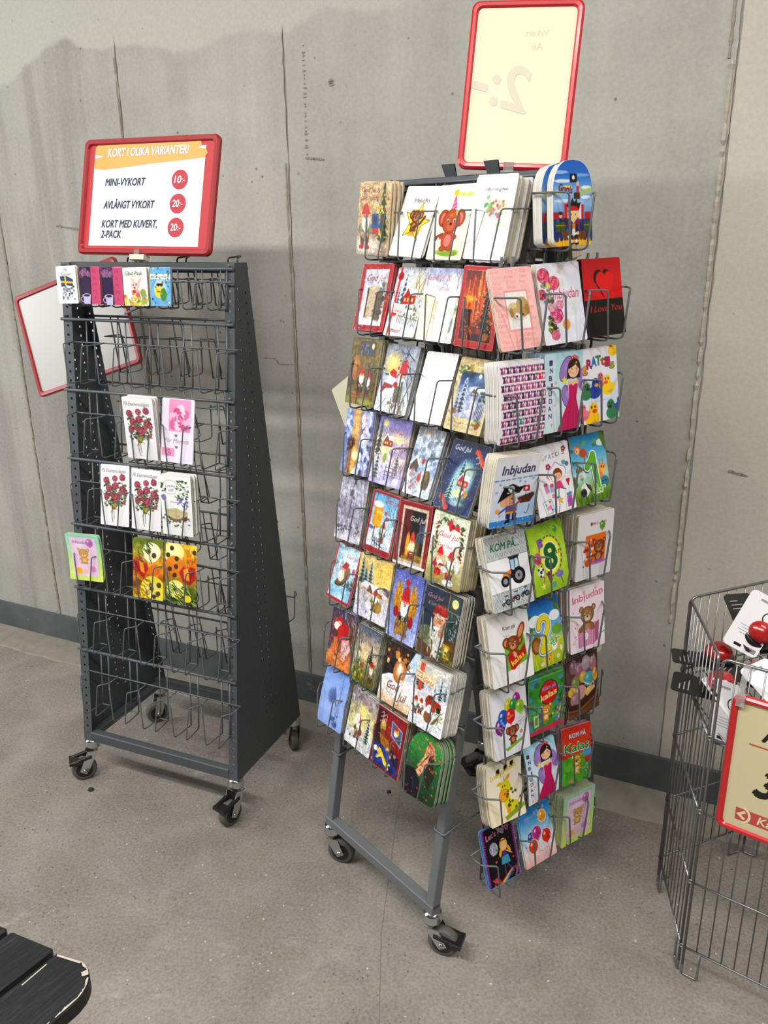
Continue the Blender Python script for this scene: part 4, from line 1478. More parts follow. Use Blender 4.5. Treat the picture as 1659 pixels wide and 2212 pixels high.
@art('X31', 72)
def _(a):
    a.g('6f6238', '7a6a3c', '665628', '7c7434').n(.25, 7)
    a.strokes(30, 0, 0, 100, 110, 60, 1.6, ['4d4222', '8d7c48', '3c3218'], 1.57, .04, .5)
    a.b(30, 6, 84, 36, '5b4a26').b(34, 9, 80, 33, '4b5168')
    for x in (48, 63):
        a.b(x, 9, x + 2.5, 33, '6b5a34')
    a.strokes(26, 34, 10, 62, 30, 8, 1, ['c8cce0', 'e6e8f4', '232838'], 1.2, 1, .8).e(74, 15, 4.5, 6, 'f2ee9c')
    a.e(24, 64, 15, 27, 'a8743a', -.1).e(20, 60, 9, 20, 'c99552', 0, .7, .7).p([(28, 56), (34, 62), (30, 108), (26, 108)], '8a5a26').p([(6, 52), (14, 46), (12, 104), (4, 106)], '2c1c10')
    a.gnome(48, 118, 58, '4a4630', 'b23222', '39301e', '96301e').gnome(72, 120, 54, '554a30', 'ac2e20', '3d3320', '96301e')
    a.e(28, 124, 12, 11, 'a8762e').l([(18, 120), (38, 120)], 1.4, '5e3f16').l([(18, 127), (38, 127)], 1.4, '5e3f16')
    a.e(70, 132, 34, 10, 'b0ac52', 0, .8, .7).e(8, 132, 16, 12, '8a8a3c', 0, .8, .7)


@art('X32', 76)
def _(a):
    a.g('9aa0ac', 'aab0bc', 'c5ccd8', 'd4deea', 'e2ebf2').n(.14, 8)
    a.e(30, 42, 36, 36, 'f2d870', 0, .95, .9).e(30, 38, 12, 12, 'faf0b4', 0, .9, .8)
    for x, y, t in ((98, 70, -2.2), (92, 30, -2.6), (70, 6, 1.8), (99, 110, -2.0)):
        a.bare(x, y, 24, t, 2.4, '2e2f36', 5)
    a.e(28, 98, 20, 25, 'f3f5fa').e(34, 72, 14, 14, 'fafbfe').e(30, 100, 16, 20, 'd8e2f2', 0, .6, .8)
    a.p([(24, 60), (34, 50), (46, 56), (48, 70), (30, 66)], 'b8302c').e(49, 48, 4, 4, 'c83a34')
    a.p([(14, 80), (44, 84), (42, 90), (22, 92), (12, 104), (6, 100)], '9c3a3e').b(10, 62, 24, 65, '4a4640')
    a.p([(52, 118), (50, 78), (72, 74), (78, 116)], '6b6a52').e(64, 60, 9, 9, 'e0a68a').p([(54, 58), (56, 36), (70, 28), (80, 58), (74, 62)], 'b82c28').p([(54, 62), (62, 68), (68, 84), (56, 84)], 'efece6').e(50, 82, 7, 6, 'b03432')
    a.strokes(50, 45, 96, 90, 138, 16, 1.5, ['5c4a34', '8a7450', '3c3226', 'd6dee8'], 1.4, .4).blobs(12, 40, 110, 66, 130, 2, 4, ['c99a7a', '7a5a48'], .8)
    a.l([(10, 138), (30, 112)], 1.8, '6a6c74').l([(74, 136), (96, 70)], 3.2, '6f6048', .8).snow(26)


@art('X33', 64)
def _(a):
    a.g('dcd6d2', 'eae6e4', 'f1efee', 'efeae8', 'dcd8da').n(.06, 5)
    for i in range(7):
        a.wiggle(20 + 3 * i % 9, 16 + i * 3, 84, 18 + i * 3.2, 1.6, 9, 1.0, 'd98a84', .5)
    a.p([(18, 58), (36, 60), (52, 66), (40, 106), (30, 134)], 'f4ecea', .6).l([(50, 68), (34, 118), (26, 138)], 1.8, 'a04a38', .75).l([(96, 84), (64, 130), (56, 140)], 1.8, '5a4a4e', .7)
    a.e(58, 118, 20, 14, 'e2b6a6', 0, .75, .7).l([(8, 54), (44, 62), (50, 66)], 1.2, 'c9a8a0', .7)


@art('X34', 80)
def _(a):
    a.g('cbb98e', 'd9cba2', 'dccfa6', 'd4c498').n(.08, 8)
    k = a.c.copy()
    a.g('1d2f55', '38537f', '8d9dbc', 'b9bfd6', 'c4c8dc', 'b0b4cc', y0=24, y1=116).n(.14, 7)
    a.e(62, 36, 24, 16, '8ea6c4', 0, .7, .9).e(63, 32, 4, 4.5, 'eef2e0').e(66, 58, 34, 9, 'dfe4f2', 0, .9, .5)
    a.fir(30, 104, 70, 38, '3c4a5c', 'dfe6f2', 8).fir(18, 108, 44, 24, '46566a', 'dfe6f2')
    for i in range(5):
        a.l([(76 + 4 * i, 60 + i), (72 + 4 * i, 110)], 1.6, '20262e').blobs(6, 70 + 4 * i, 60, 82 + 4 * i, 84, 2, 4, ['2c3a3a', '3f4f4a', 'c8d2de'], .7)
    a.house(50, 70, 17, '5a5668', 'e8ecf6').e(60, 92, 8, 22, 'e9dcd8', .1, .8, .6)
    m = (a.mask_box(13, 26, 94, 113) * np.clip((vnoise(a.H, a.W, 6 * a.sx, a.rs) * 1.2 + .35), 0, 1))[..., None]
    m = np.clip(m * 3, 0, 1)
    a.c = k * (1 - m) + a.c * m
    a.blobs(26, 4, 12, 40, 32, 2, 5, ['3f5030', '55683a', '6f7f4c'], .8, .5).e(36, 18, 9, 7, 'c8a85a', 0, .9, .6)
    a.e(18, 104, 6, 5, 'b8623a').e(15, 101, 4, 3.5, '6a5a50').l([(2, 104), (26, 122)], 3, 'b09468')
    a.blobs(14, 74, 112, 96, 124, 2, 5, ['5f7040', '7a8a4c'], .8, .5).e(84, 124, 4, 7, '9a6a3a').e(88, 122, 4, 7, '8a5c30')
    a.tag_text('God Jul', 62, 26, 13, '6a5034', 34)
    a.wiggle(8, 124, 92, 124, 1.6, 40, 1.1, '8a5a3c', .8).wiggle(8, 131, 60, 131, .5, 16, .8, '9a7a54', .5)


@art('X41', 64)
def _(a):
    a.g('7a8cc0', '8e9ed0', 'c0a070', 'd8a85a', '9a94a0', '4a4f80', 'dfe4f0', '3d4478', x=True).n(.14, 10)
    a.e(46, 100, 16, 15, 'f6ec90', 0, 1, .7).e(44, 100, 8, 8, 'fffbd0')
    a.blobs(26, 4, 0, 22, 60, 3, 7, ['5068a8', 'a8b8e0', 'dfe6f6'], .7, 1.4).blobs(30, 18, 60, 40, 92, 2, 5, ['4a2a1c', '6b3a24', '2a1a18'], .85)
    a.blobs(34, 62, 0, 84, 130, 3, 7, ['f2f4fa', 'dfe6f2', 'c0cce4'], .9, 1.8).b(36, 0, 50, 56, 'dcb87a', .5)
    for i in range(9):
        a.l([(64, 8 + i * 6), (72, 5 + i * 6), (70, 12 + i * 6)], 1.6, 'd88aa0', .9, True)
    a.blobs(12, 44, 118, 74, 140, 3, 8, SN, .9).strokes(20, 20, 92, 34, 134, 14, 1.8, ['6b4020', 'a8642c'], 1.57, .2)
    a.blobs(12, 84, 30, 100, 130, 2, 6, ['2a3068', 'e6eaf4', '50588c'], .7, 1.6)


@art('X42', 76)
def _(a):
    a.g('6f6aa4', '8c84b4', 'd8c8b0', 'ecdcb4', 'd9c8d8', 'c4bcdc', 'b0a8d4').n(.12, 8)
    a.e(22, 14, 16, 12, 'f0e890', 0, .9, .9).e(64, 44, 40, 22, 'f2e2ae', 0, .7, .9)
    a.blobs(40, 52, 52, 100, 78, 3, 7, ['b09ac0', '9c84ac', 'cbb4cc'], .7)
    a.fir(10, 80, 78, 30, '3f4036', None, 8).fir(28, 60, 42, 16, '4a4c44', 'd8dcea').fir(64, 72, 26, 12, '5a5c5c', 'd8dcea')
    a.house(24, 60, 26, '8a3a26', 'f2f0f4', 'f4cf6c').p([(40, 76), (52, 76), (66, 108), (36, 108)], 'ddd6e8').e(36, 84, 5, 10, '8ea838')
    a.fir(16, 128, 58, 42, '42504a', 'e6eaf2', 7).fir(76, 104, 40, 28, '4c5a4c', 'e0e4ee')
    for x in (46, 76):
        a.l([(x, 98), (x + 1, 128)], 2, '5f5468')
    for y in (102, 110, 118):
        a.l([(44, y), (78, y + 1)], 1.8, '6a5f74').l([(44, y - 1.5), (78, y - .5)], 1, 'eeeaf6')
    a.strokes(24, 66, 78, 98, 110, 16, 1.2, ['6a4c4c', '8a6a64'], 1.57, .4).e(82, 128, 9, 8, 'f1eef8').e(60, 136, 40, 8, 'd6d0ea', 0, .9, .5)
    a.tag_text('God Jul', 38, 30, 16, 'a86a76', 46).snow(14)


@art('X43', 60)
def _(a):
    a.g('a6a8a8', 'b8c0c8', 'aab8d0', 'b4c2de', 'd6deee', 'eef2f8').n(.2, 7)
    a.blobs(40, 10, 4, 96, 70, 3, 8, ['d8e0ec', '6f7680', '8e98a8', 'eef2f8'], .6).blobs(12, 64, 50, 92, 68, 2, 5, ['4a5058', '777f88'], .8).e(40, 8, 14, 8, 'c8a27a', 0, .8, .8)
    a.p([(4, 76), (20, 62), (34, 76), (34, 92), (4, 92)], '5a4438').p([(0, 76), (20, 58), (38, 76), (34, 78), (20, 64), (4, 80)], 'f1f4fa')
    a.e(48, 68, 5, 6, 'b03028').blobs(30, 0, 86, 44, 130, 3, 6, ['c49aa0', 'e6d6da', 'a87a80', 'f4f4f8'], .75)
    for i in range(7):
        a.l([(22 + i * 5, 84), (20 + i * 5, 136)], 1.5, '3f3f46', .85)
    a.e(66, 102, 15, 22, 'e6e2dc').e(74, 106, 14, 22, '5a5034').e(70, 96, 9, 9, '7c6a2c').e(48, 102, 6, 9, 'c2452e').e(80, 132, 26, 12, 'd2dcf0', 0, 1, .5).e(20, 136, 24, 8, 'f2f5fa', 0, 1, .4)


@art('X44', 84)
def _(a):
    a.b(0, 0, 100, 140, '1d3058').n(.16, 14).snow(70, 'b8c8e4', 1.0)
    for k, c in ((1.12, '3a5a8c'), (1.0, '7aa4bc'), (.9, 'a9cbc8')):
        a.e(54, 78, 33 * k, 50 * k, c, .12, .9, .35)
    a.e(56, 66, 22, 26, 'd8e6d2', 0, .8, .8)
    a.fir(48, 78, 46, 30, '1f4a56', '9cc4c8', 7).strokes(26, 60, 40, 84, 74, 12, 1.2, ['8a8a58', '6b7048', 'b4a870'], -1.4, .6)
    a.house(44, 88, 26, 'b02a34').e(54, 104, 26, 14, 'e4ecd8', 0, .8, .7).e(52, 100, 9, 8, 'f4e890', 0, .9, .8)
    a.fir(32, 118, 46, 32, '2c5448', 'dff0ea', 7).e(74, 100, 6, 7, 'b8923a').gnome(64, 112, 24, '2f5a4a', 'b8303a')
    for i in range(8):
        a.l([(50 + i * 4, 110), (50 + i * 4, 122)], 1.6, '4a7a5c')
    a.e(56, 122, 26, 8, 'cfe0e0', 0, .7, .6)
    for x, y, q in ((74, 12, 1), (16, 112, 1)):
        a.e(x + 8 * q, y + 12, 9, 9, '7a8a84', 0, .7, .5).l([(x - 2, y + 16), (x + 6, y + 12), (x + 10, y + 22), (x + 2, y + 26)], 1.6, 'cfdcd6', .9, True)
        a.p([(x - 8, y - 2), (x + 4, y), (x + 10, y + 10), (x + 24, y + 20), (x + 26, y + 34), (x + 18, y + 26), (x + 16, y + 32), (x + 6, y + 12), (x - 8, y + 8)], 'c4432e').l([(x - 4, y + 2), (x + 22, y + 30)], 1.2, 'f08a62')
    a.t('God Jul', 10, 20, 15, 'f4f6fa', 44, .015, .22)


@art('X51', 60)
def _(a):
    a.g('a9a6b4', 'b9b8c4', 'a09cac', 'b0aebb', 'cfccd6').n(.2, 8)
    a.strokes(150, 0, 0, 100, 100, 22, 2, ['e6e6ee', '7d7888', '5a5464', 'd2d2de', '8f8a9a'], 1.35, .25, .6)
    a.b(48, 0, 56, 14, '3f3844').l([(50, 10), (48, 44), (44, 90)], 4, '4a4450', .8).blobs(20, 40, 20, 60, 90, 2, 5, ['564e5c', 'e0dee8', '8a8494'], .7)
    a.blobs(26, 10, 104, 90, 124, 2, 5, ['5a4a50', '7a6870', '403840'], .8, .6).e(50, 134, 60, 10, 'dfdde6', 0, .8, .6)


@art('X52', 72)
def _(a):
    a.b(0, 0, 100, 140, '9a1f22').n(.06, 5)
    k = a.c.copy()
    a.g('6ba8cc', '8fc0da', 'bcd8e6', 'e6f0f6', 'cfe2f0').n(.1, 9)
    for x, t in ((92, -2.3), (95, -2.0), (12, -1.2)):
        a.bare(x, 66 if x > 50 else 30, 24, t, 2, '4a5260', 4)
    a.e(14, 84, 18, 6, '3f5f8e', 0, .8, .6).b(26, 74, 30, 108, '6b4a2c')
    a.p([(16, 76), (14, 36), (26, 28), (46, 34), (48, 78), (34, 84)], 'd9940f').p([(24, 76), (24, 42), (48, 44), (48, 78)], 'f2b41c').b(26, 44, 46, 48, 'f7d676').e(28, 30, 18, 7, 'f4f8fb').b(30, 52, 44, 66, 'dc9c14')
    a.e(58, 46, 4, 4, 'c23a2c').p([(56, 62), (64, 52), (76, 54), (66, 64)], 'b02a2a').e(62, 70, 8, 9, 'e6d8cc').e(58, 86, 11, 16, '8ea49c').gnome(60, 112, 46, '6b6a60', 'b02a2a', '5a4634')
    for q in (0, 8, 16):
        a.l([(30 + q, 122), (34 + q, 104), (40 + q, 116), (44 + q, 126)], 1.8, '2e3444', .9, True)
    a.l([(26, 112), (70, 122)], 2, '4a3a2c').l([(26, 126), (74, 130)], 1.8, '2e3444').e(70, 130, 40, 8, 'eef4f8', 0, .7, .6)
    a.t('God Jul', 48, 22, 17, 'b02a34', 50, .01, .2)
    m = a.mask_box(8, 6, 96, 126)[..., None]
    a.c = k * (1 - m) + a.c * m


@art('X53', 76)
def _(a):
    a.b(0, 0, 100, 140, '8f1d20').strokes(30, 0, 0, 100, 130, 60, 1.4, ['a82a2a', '74161a'], 1.57, .03, .6)
    a.b(12, 10, 90, 136, 'cfc2b0').b(18, 17, 84, 126, '130d0c').b(18, 17, 42, 126, '5e1618').e(58, 104, 30, 36, '6a5a1c', 0, .8, .9).e(66, 90, 16, 34, 'a08a34', 0, .5, .9)
    a.b(68, 44, 84, 82, '4a5670').b(75, 44, 77, 82, '20242e').b(68, 62, 84, 64, '20242e').p([(18, 126), (42, 108), (84, 112), (84, 126)], '8f7022').strokes(40, 22, 112, 82, 126, 9, 1.2, ['d8b040', '6b5016', 'b8922e'], .2, .6)
    a.e(38, 92, 6, 26, 'e2ac3c', 0, .95).gnome(52, 122, 52, 'e8d6a8', 'c6442a', '9a3420', '7a2a1a', 'f4e6c4', True).e(52, 98, 11, 12, 'f2e2b8', 0, .8, .5).b(46, 106, 60, 109, '3a2a1a')
    a.t('God Jul', 38, 40, 16, 'f4f2ee', 46, .01, .3).b(0, 134, 100, 140, 'e9e6e2')


@art('X54', 84)
def _(a):
    a.g('d6dcc0', 'e6e8d4', 'eae6d6', 'd8d8b8', 'b4b07c', '9c9060').n(.08, 10)
    a.e(52, 46, 32, 38, 'fbf8f2', 0, 1, .5)
    for x0, y0, x1, y1 in ((20, 16, 12, 84), (26, 14, 84, 20), (84, 22, 90, 84)):
        for i in range(22):
            t = i / 21
            a.e(x0 + (x1 - x0) * t + a.r.uniform(-4, 4), y0 + (y1 - y0) * t + a.r.uniform(-4, 4), 4, 1.8, a.r.choice(GR), a.r.uniform(-1.5, 1.5))
    a.blobs(14, 8, 14, 18, 84, 1, 1.8, ['c42a2a']).blobs(12, 82, 16, 94, 84, 1, 1.8, ['c42a2a'])
    a.p([(40, 16), (54, 10), (58, 22), (74, 16), (78, 28), (60, 26), (50, 34), (46, 26)], 'c2302c').e(57, 22, 5, 4, '8e1a1c')
    a.t('God Jul', 22, 46, 15, 'b83a4e', 58, 0, .35).t('Gott Nytt År', 24, 66, 10, 'c04a5a', 54, 0, .35)
    a.gnome(34, 128, 62, 'b92a2a', 'cc2828', 'c23030', 'caa03a', 'e8c8a8').e(38, 100, 9, 9, 'f4f2f0').e(42, 103, 9, 5, '8c3a4a').e(44, 105, 10, 2.6, 'd8b848')
    a.gnome(66, 130, 62, '8a8c62', 'cc2828', '2f4468', 'caa03a').e(84, 92, 7, 16, 'f4f4f4', 0, .8).b(56, 112, 62, 124, 'b83030').b(66, 113, 72, 125, 'b83030')
    for x, y in ((50, 108), (60, 132), (72, 130)):
        a.e(x, y, 9, 6, 'f2f2f2').strokes(8, x - 8, y - 5, x + 6, y + 4, 6, 1, ['8a8a8e', '5c6068'], .4, 1.2, .7)


@art('X61', 64)
def _(a):
    a.b(0, 0, 100, 140, 'a8242c')
    k = a.c.copy()
    a.g('b8d4e4', 'd6e6f0', 'cfe4f0', 'a9d0e6', '8fc4e0').n(.12, 9)
    a.blobs(40, 0, 0, 40, 70, 3, 8, ['5a7a88', '8eb0be', 'e8f2f8', 'bcd4e0'], .6).blobs(14, 70, 84, 100, 104, 2, 6, ['4f6a6a', '2f4a4a'], .7)
    a.e(44, 92, 22, 10, '4a3426', -.35).e(44, 90, 18, 8, '7a5a3c', -.35).e(62, 68, 14, 16, '8c6a52').e(42, 78, 12, 14, 'e8dccc').e(44, 64, 10, 10, 'dca28a').e(42, 72, 8, 8, 'f2ece4').p([(36, 58), (48, 42), (66, 46), (56, 60)], 'a83238').e(86, 58, 6, 8, 'b45a7a')
    a.l([(24, 102), (70, 98)], 2, '4a3426').strokes(12, 24, 96, 60, 108, 8, 1.2, ['3a2a22', '6b4c38'], .2, .9).e(50, 130, 50, 14, 'e8f4fa', 0, .6, .8)
    a.t('God Jul', 46, 32, 13, 'a8505e', 48, 0, .35)
    m = a.mask_box(5, 4, 95, 132)[..., None]
    a.c = k * (1 - m) + a.c * m


@art('X62', 72)
def _(a):
    a.g('d2c08c', 'e4c878', 'ecd08a', 'd8cfc8', 'e2deea', 'd6d2e2').n(.1, 8)
    a.e(86, 20, 40, 40, 'f0cc70', 0, .8, .9)
    a.fir(12, 66, 62, 34, '35484a', 'a9b8bc', 7).fir(38, 66, 56, 34, '3c5054', 'b6c4c8', 7).fir(24, 70, 44, 30, '2c3e40', 'a9b8bc')
    a.bare(72, 62, 16, -1.57, 1.4, '9a8058', 4).blobs(12, 84, 60, 100, 74, 2, 5, ['6a5a74', '857494'], .8)
    a.p([(12, 72), (24, 58), (72, 62), (92, 76), (84, 82), (60, 70), (40, 84), (28, 74)], 'f3f1f2').p([(30, 80), (40, 62), (52, 82)], '6a4226').b(56, 74, 80, 84, 'a8762c').e(60, 80, 20, 5, 'e2b04a', 0, .7, .8)
    a.strokes(60, 0, 76, 40, 124, 14, 1.1, ['8a7f8e', 'c9c4d4', '6a6070', 'e6e4ee'], -1.2, .8, .7)
    a.gnome(60, 118, 50, '7a7a42', 'c43a26', '5a5a30', '4a3a20').e(72, 106, 11, 13, 'b08a3c', 0, .85).strokes(20, 72, 84, 98, 112, 12, 1.2, ['8e98a4', 'c8ccd8', '6f7a88'], .7, .4).e(70, 132, 50, 12, 'efedf4', 0, .8, .6).blobs(5, 30, 122, 46, 130, .8, 1.4, ['5a5a68'])


@art('X63', 76)
def _(a):
    a.g('6a74b8', '7c86c4', '8e98d0', 'a0aadc', 'b4bcea').n(.1, 10).snow(36, 'eef0fc', 1.3, 80)
    for x, q in ((24, -1), (74, 1)):
        a.e(x, 62, 15, 30, 'b8842e').strokes(60, x - 13, 34, x + 8, 84, 20, 1.6, ['dca83e', '96661c', 'e8c060', 'c08a2c'], -1.57 + .12 * q, .35, .8)
    a.p([(30, 84), (68, 84), (72, 128), (28, 130)], '5a4a3e').strokes(70, 26, 84, 72, 128, 16, 1.8, ['c89636', '8a5f1e', 'dab04c', 'a8782a'], 1.57, .25, .85)
    a.e(49, 62, 13, 12, 'd89c80').p([(36, 62), (62, 62), (60, 80), (52, 92), (42, 90), (36, 78)], 'eef0fa').e(49, 66, 5, 4, 'c9826c').p([(35, 58), (40, 34), (50, 24), (58, 34), (63, 58)], 'b01f2c').b(35, 53, 63, 58, 'c83440').e(48, 19, 7, 7, 'b41f2a')
    for q in (-4, 4):
        a.e(49 + q, 61, 1.3, 1.3, '2a1a1a')
    a.p([(34, 90), (64, 90), (62, 100), (36, 100)], '2c2430').b(44, 91, 53, 99, 'd8cca0').b(46.5, 93, 50.5, 97, '2c2430').e(22, 86, 9, 11, 'a01c2c').e(76, 96, 8, 12, 'a01c2c')
    a.strokes(20, 66, 112, 98, 136, 12, 1.4, ['e6ecfa', 'cfd8f2'], 1.57, .4)


@art('X64', 90)
def _(a):
    a.g('33384a', '2a3038', '4a4034', '5c4a34', '6b563c').n(.15, 8)
    a.b(0, 4, 42, 90, '2c3a4a').b(66, 2, 96, 92, '3a4a4a').strokes(50, 66, 30, 96, 88, 8, 1.6, ['dfe8e6', '1e2c2c', '8aa09c', '4f6464'], 1.2, .8, .7).e(82, 17, 8.5, 9, 'f2eaae').e(82, 17, 15, 15, 'cfc890', 0, .35, .9)
    a.l([(66, 2), (64, 94)], 2.2, '8c7a54').l([(66, 34), (98, 36)], 2.2, '8c7a54').b(66, 90, 100, 124, '5c421c').e(82, 108, 16, 16, 'a8782a', 0, .7, .9)
    a.e(22, 102, 22, 24, '6c7358').blobs(14, 4, 86, 40, 122, 4, 8, ['7f8768', '565c44', '8a9070'], .7).p([(0, 110), (40, 122), (60, 140), (0, 140)], '6b4a34')
    a.e(50, 62, 17, 17, 'cc9a76').p([(26, 58), (30, 66), (34, 98), (46, 76), (64, 72), (68, 92), (60, 140), (42, 132), (40, 104), (30, 100)], 'dddad2').strokes(60, 28, 66, 66, 134, 18, 1.6, ['f4f2ec', 'b8b4aa', 'cfccc4', '96928a'], 1.5, .4, .8)
    a.p([(28, 54), (34, 34), (50, 27), (66, 36), (70, 60), (56, 50), (40, 48)], '8f2018').e(56, 40, 9, 8, 'b4382a', 0, .8, .7).strokes(16, 26, 50, 60, 58, 12, 2, ['e4e0d8', 'b6b2a8'], .2, .6)
    a.e(50, 63, 3.8, 5, 'b8785a').e(45, 78, 9, 4, 'efece6').e(58, 84, 8, 10, 'c8946e').strokes(7, 52, 78, 62, 90, 6, 1.2, ['8a5a3c'], .4, .5)
    for q in (44, 56):
        a.e(q, 58, 1.7, 1.3, '241a16')
    a.p([(68, 100), (84, 102), (88, 128), (66, 128)], 'c9b04a').e(77, 114, 8, 10, 'f6ec9c', 0, .9, .7).l([(70, 96), (77, 90), (84, 98)], 1.2, '3a3020').blobs(22, 48, 112, 96, 138, 2, 5, ['4a5a2c', '6a7434', '7a6a30', '33401e'], .75)
    for i, (t, w_) in enumerate((('God Jul', 42), ('& Gott Nytt År', 52))):
        a.t(t, 8 + 4 * i, 22 + 14 * i, 13 - 2 * i, 'c08a8a', w_, 0, .35)


@art('X71', 64)
def _(a):
    a.g('4a4258', '5a4048', '7a3a2c', 'a85a34', 'd08a50', 'c87a44').n(.22, 8)
    a.strokes(40, 0, 0, 100, 40, 18, 2, ['6f7698', 'aab0cc', '3a2c34', 'c9cfe2'], 1.3, .6, .7).strokes(50, 60, 10, 100, 90, 22, 2.4, ['6a4a38', '9a7a60', '3c241c', 'b89a80'], 1.2, .4, .8).blobs(16, 0, 50, 20, 100, 3, 7, ['4a4a80', '6a70a4', '2e2c58'], .7)
    a.e(30, 34, 14, 12, 'e0a090').p([(16, 34), (24, 20), (44, 18), (52, 32), (34, 28)], 'b01c20').e(26, 42, 12, 9, 'f4ecea').e(58, 44, 18, 16, 'a81a1e').e(44, 56, 15, 18, 'b82426').e(62, 68, 16, 10, 'c02a2a').p([(20, 60), (34, 58), (36, 88), (28, 108), (18, 108), (22, 86)], 'c87a4a').e(24, 62, 12, 8, '6a3424')
    a.p([(54, 70), (82, 62), (92, 84), (72, 118), (58, 116)], 'e6c8c4').t('God Jul', 60, 112, 15, 'a83a34', 50, 0, .25, 1.0)
    a.e(66, 128, 40, 16, 'e89a54', 0, .6, .8).blobs(18, 30, 96, 80, 138, 1.5, 4, ['b83a22', 'f0b06a', '8a2a16'], .7)


@art('X72', 60)
def _(a):
    a.g('4f5a70', '8a8888', 'c4b09a', 'cfc0a2', '8e8c5c', '66702e', '4f5a22').n(.2, 8)
    a.e(42, 66, 30, 34, 'ecd8a8', 0, .7, .9).strokes(50, 0, 10, 30, 90, 16, 2, ['e2e6e4', '5a6258', '8a9088', '39402f'], 1.5, .3, .8)
    a.l([(12, 0), (16, 100)], 4, '6a6a64').strokes(20, 0, 8, 60, 36, 14, 1.2, ['474c58', '6b707c'], .3, .8, .7).fir(72, 82, 46, 44, '2b3a2c', None, 8)
    a.e(40, 96, 8, 6, '8a5a2c').l([(34, 98), (32, 110)], 2, '6b441e').l([(45, 98), (46, 110)], 2, '6b441e').e(46, 90, 4, 4, '9a6a34')
    a.gnome(82, 128, 54, '6a6c50', 'b02c22', '4a3c26', '9c2a22').e(40, 120, 44, 12, '8a8a3c', 0, .7, .8).blobs(30, 0, 108, 60, 140, 2, 6, ['b0a850', '5a6a2a', '3c4a1c', 'cfc87a'], .7).blobs(6, 40, 104, 62, 136, 2, 4, ['b02a26'])
    a.t('God Jul', 14, 30, 14, 'b8848c', 54, 0, .35)


@art('X73', 80)
def _(a):
    a.g('cfdce6', 'bcd0e2', 'dfe6ee', 'f4f2f0', 'f2eae2', 'd8b894').n(.05, 10)
    a.p([(0, 0), (84, 0), (66, 44), (52, 66), (20, 72), (0, 84)], '1c0f0a')
    a.strokes(50, 0, 0, 70, 66, 20, 1.8, ['4a2c18', '2e1a10', '6b4424'], .5, 1.4, .8).blobs(30, 0, 4, 74, 44, 2, 5, ['a8702c', '6a3a1a', 'd8a048', '3c2010', '5c3626'], .85).e(34, 24, 7, 9, 'c88a38').e(60, 28, 5, 6, 'b87a30').e(10, 46, 4, 6, 'e8d0a0')
    a.e(50, 58, 19, 27, 'b47a44').e(50, 55, 15, 22, 'e8c8a0', 0, .95, .7).e(49, 52, 9, 15, 'fff8ec', 0, 1, .8).e(42, 32, 5, 5, 'e2c69c').e(62, 80, 9, 7, 'e6dccc', 0, .8)
    a.t('God', 22, 104, 26, '5a2a2a', 38, -.005, .2).t('Jul', 58, 120, 28, '5a2a2a', 28, -.005, .2)
    a.l([(30, 92), (22, 108), (32, 114), (38, 100)], 1.1, '6b3838', .8, True).l([(56, 112), (50, 130), (64, 132), (70, 112)], 1.1, '6b3838', .8, True)


@art('X74', 84)
def _(a):
    a.g('d8d4cc', 'c6cad2', 'dcdfe6', 'f1efee', 'efeef0', 'e6eaf0').n(.08, 8)
    a.e(52, 20, 30, 16, 'e9e2c0', 0, .7, .9).strokes(30, 0, 26, 100, 48, 12, 1.4, ['9aa2b0', 'c9cfd8'], .3, .5, .6)
    for x, y, h in ((26, 56, 36), (78, 62, 48), (62, 50, 20), (10, 54, 40), (92, 58, 34)):
        a.fir(x, y, h, h * .5, '3f4a54', 'eef2f6', 6)
    a.b(12, 0, 24, 62, 'c2472a').l([(15, 0), (15, 62)], 1.1, 'e89a70').l([(21, 0), (21, 62)], 1.1, 'e89a70')
    a.p([(4, 18), (60, 24), (58, 44), (4, 40), (0, 30)], 'ead9b4').l([(4, 24), (18, 24), (20, 34), (4, 34)], 1.6, 'a83a2c').t('God Jul', 24, 39, 13, 'b03a30', 32, 0, .3, -.08)
    a.p([(40, 72), (46, 62), (58, 60), (66, 66), (84, 70), (88, 80), (70, 84), (40, 80)], '9c3c22').p([(48, 64), (57, 62), (62, 68), (48, 70)], '4a3a34').e(52, 82, 6, 6, '2a2422').e(80, 84, 6, 6, '2a2422').e(52, 82, 2.6, 2.6, '8a8480')
    a.gnome(14, 116, 40, '74766a', 'bc3026').gnome(30, 112, 36, '6b6a5c', 'bc3026').e(50, 84, 8, 8, 'b8302a').e(56, 88, 9, 7, 'f0ece8').e(66, 88, 6, 6, 'c0322c')
    a.e(54, 108, 12, 14, '8a5a34').e(54, 92, 8, 8, 'f4f0f4').p([(76, 116), (64, 122), (90, 84)], '5a6a34').strokes(30, 64, 88, 90, 118, 10, 1.6, ['4f5f2c', '7a7a3c', '6b5a2c'], -.6, .8).e(20, 128, 40, 12, 'eef2f8', 0, .8, .6).strokes(10, 50, 116, 84, 128, 12, 1.2, ['a88a6a', 'b4b8c0'], .3, .5, .6)


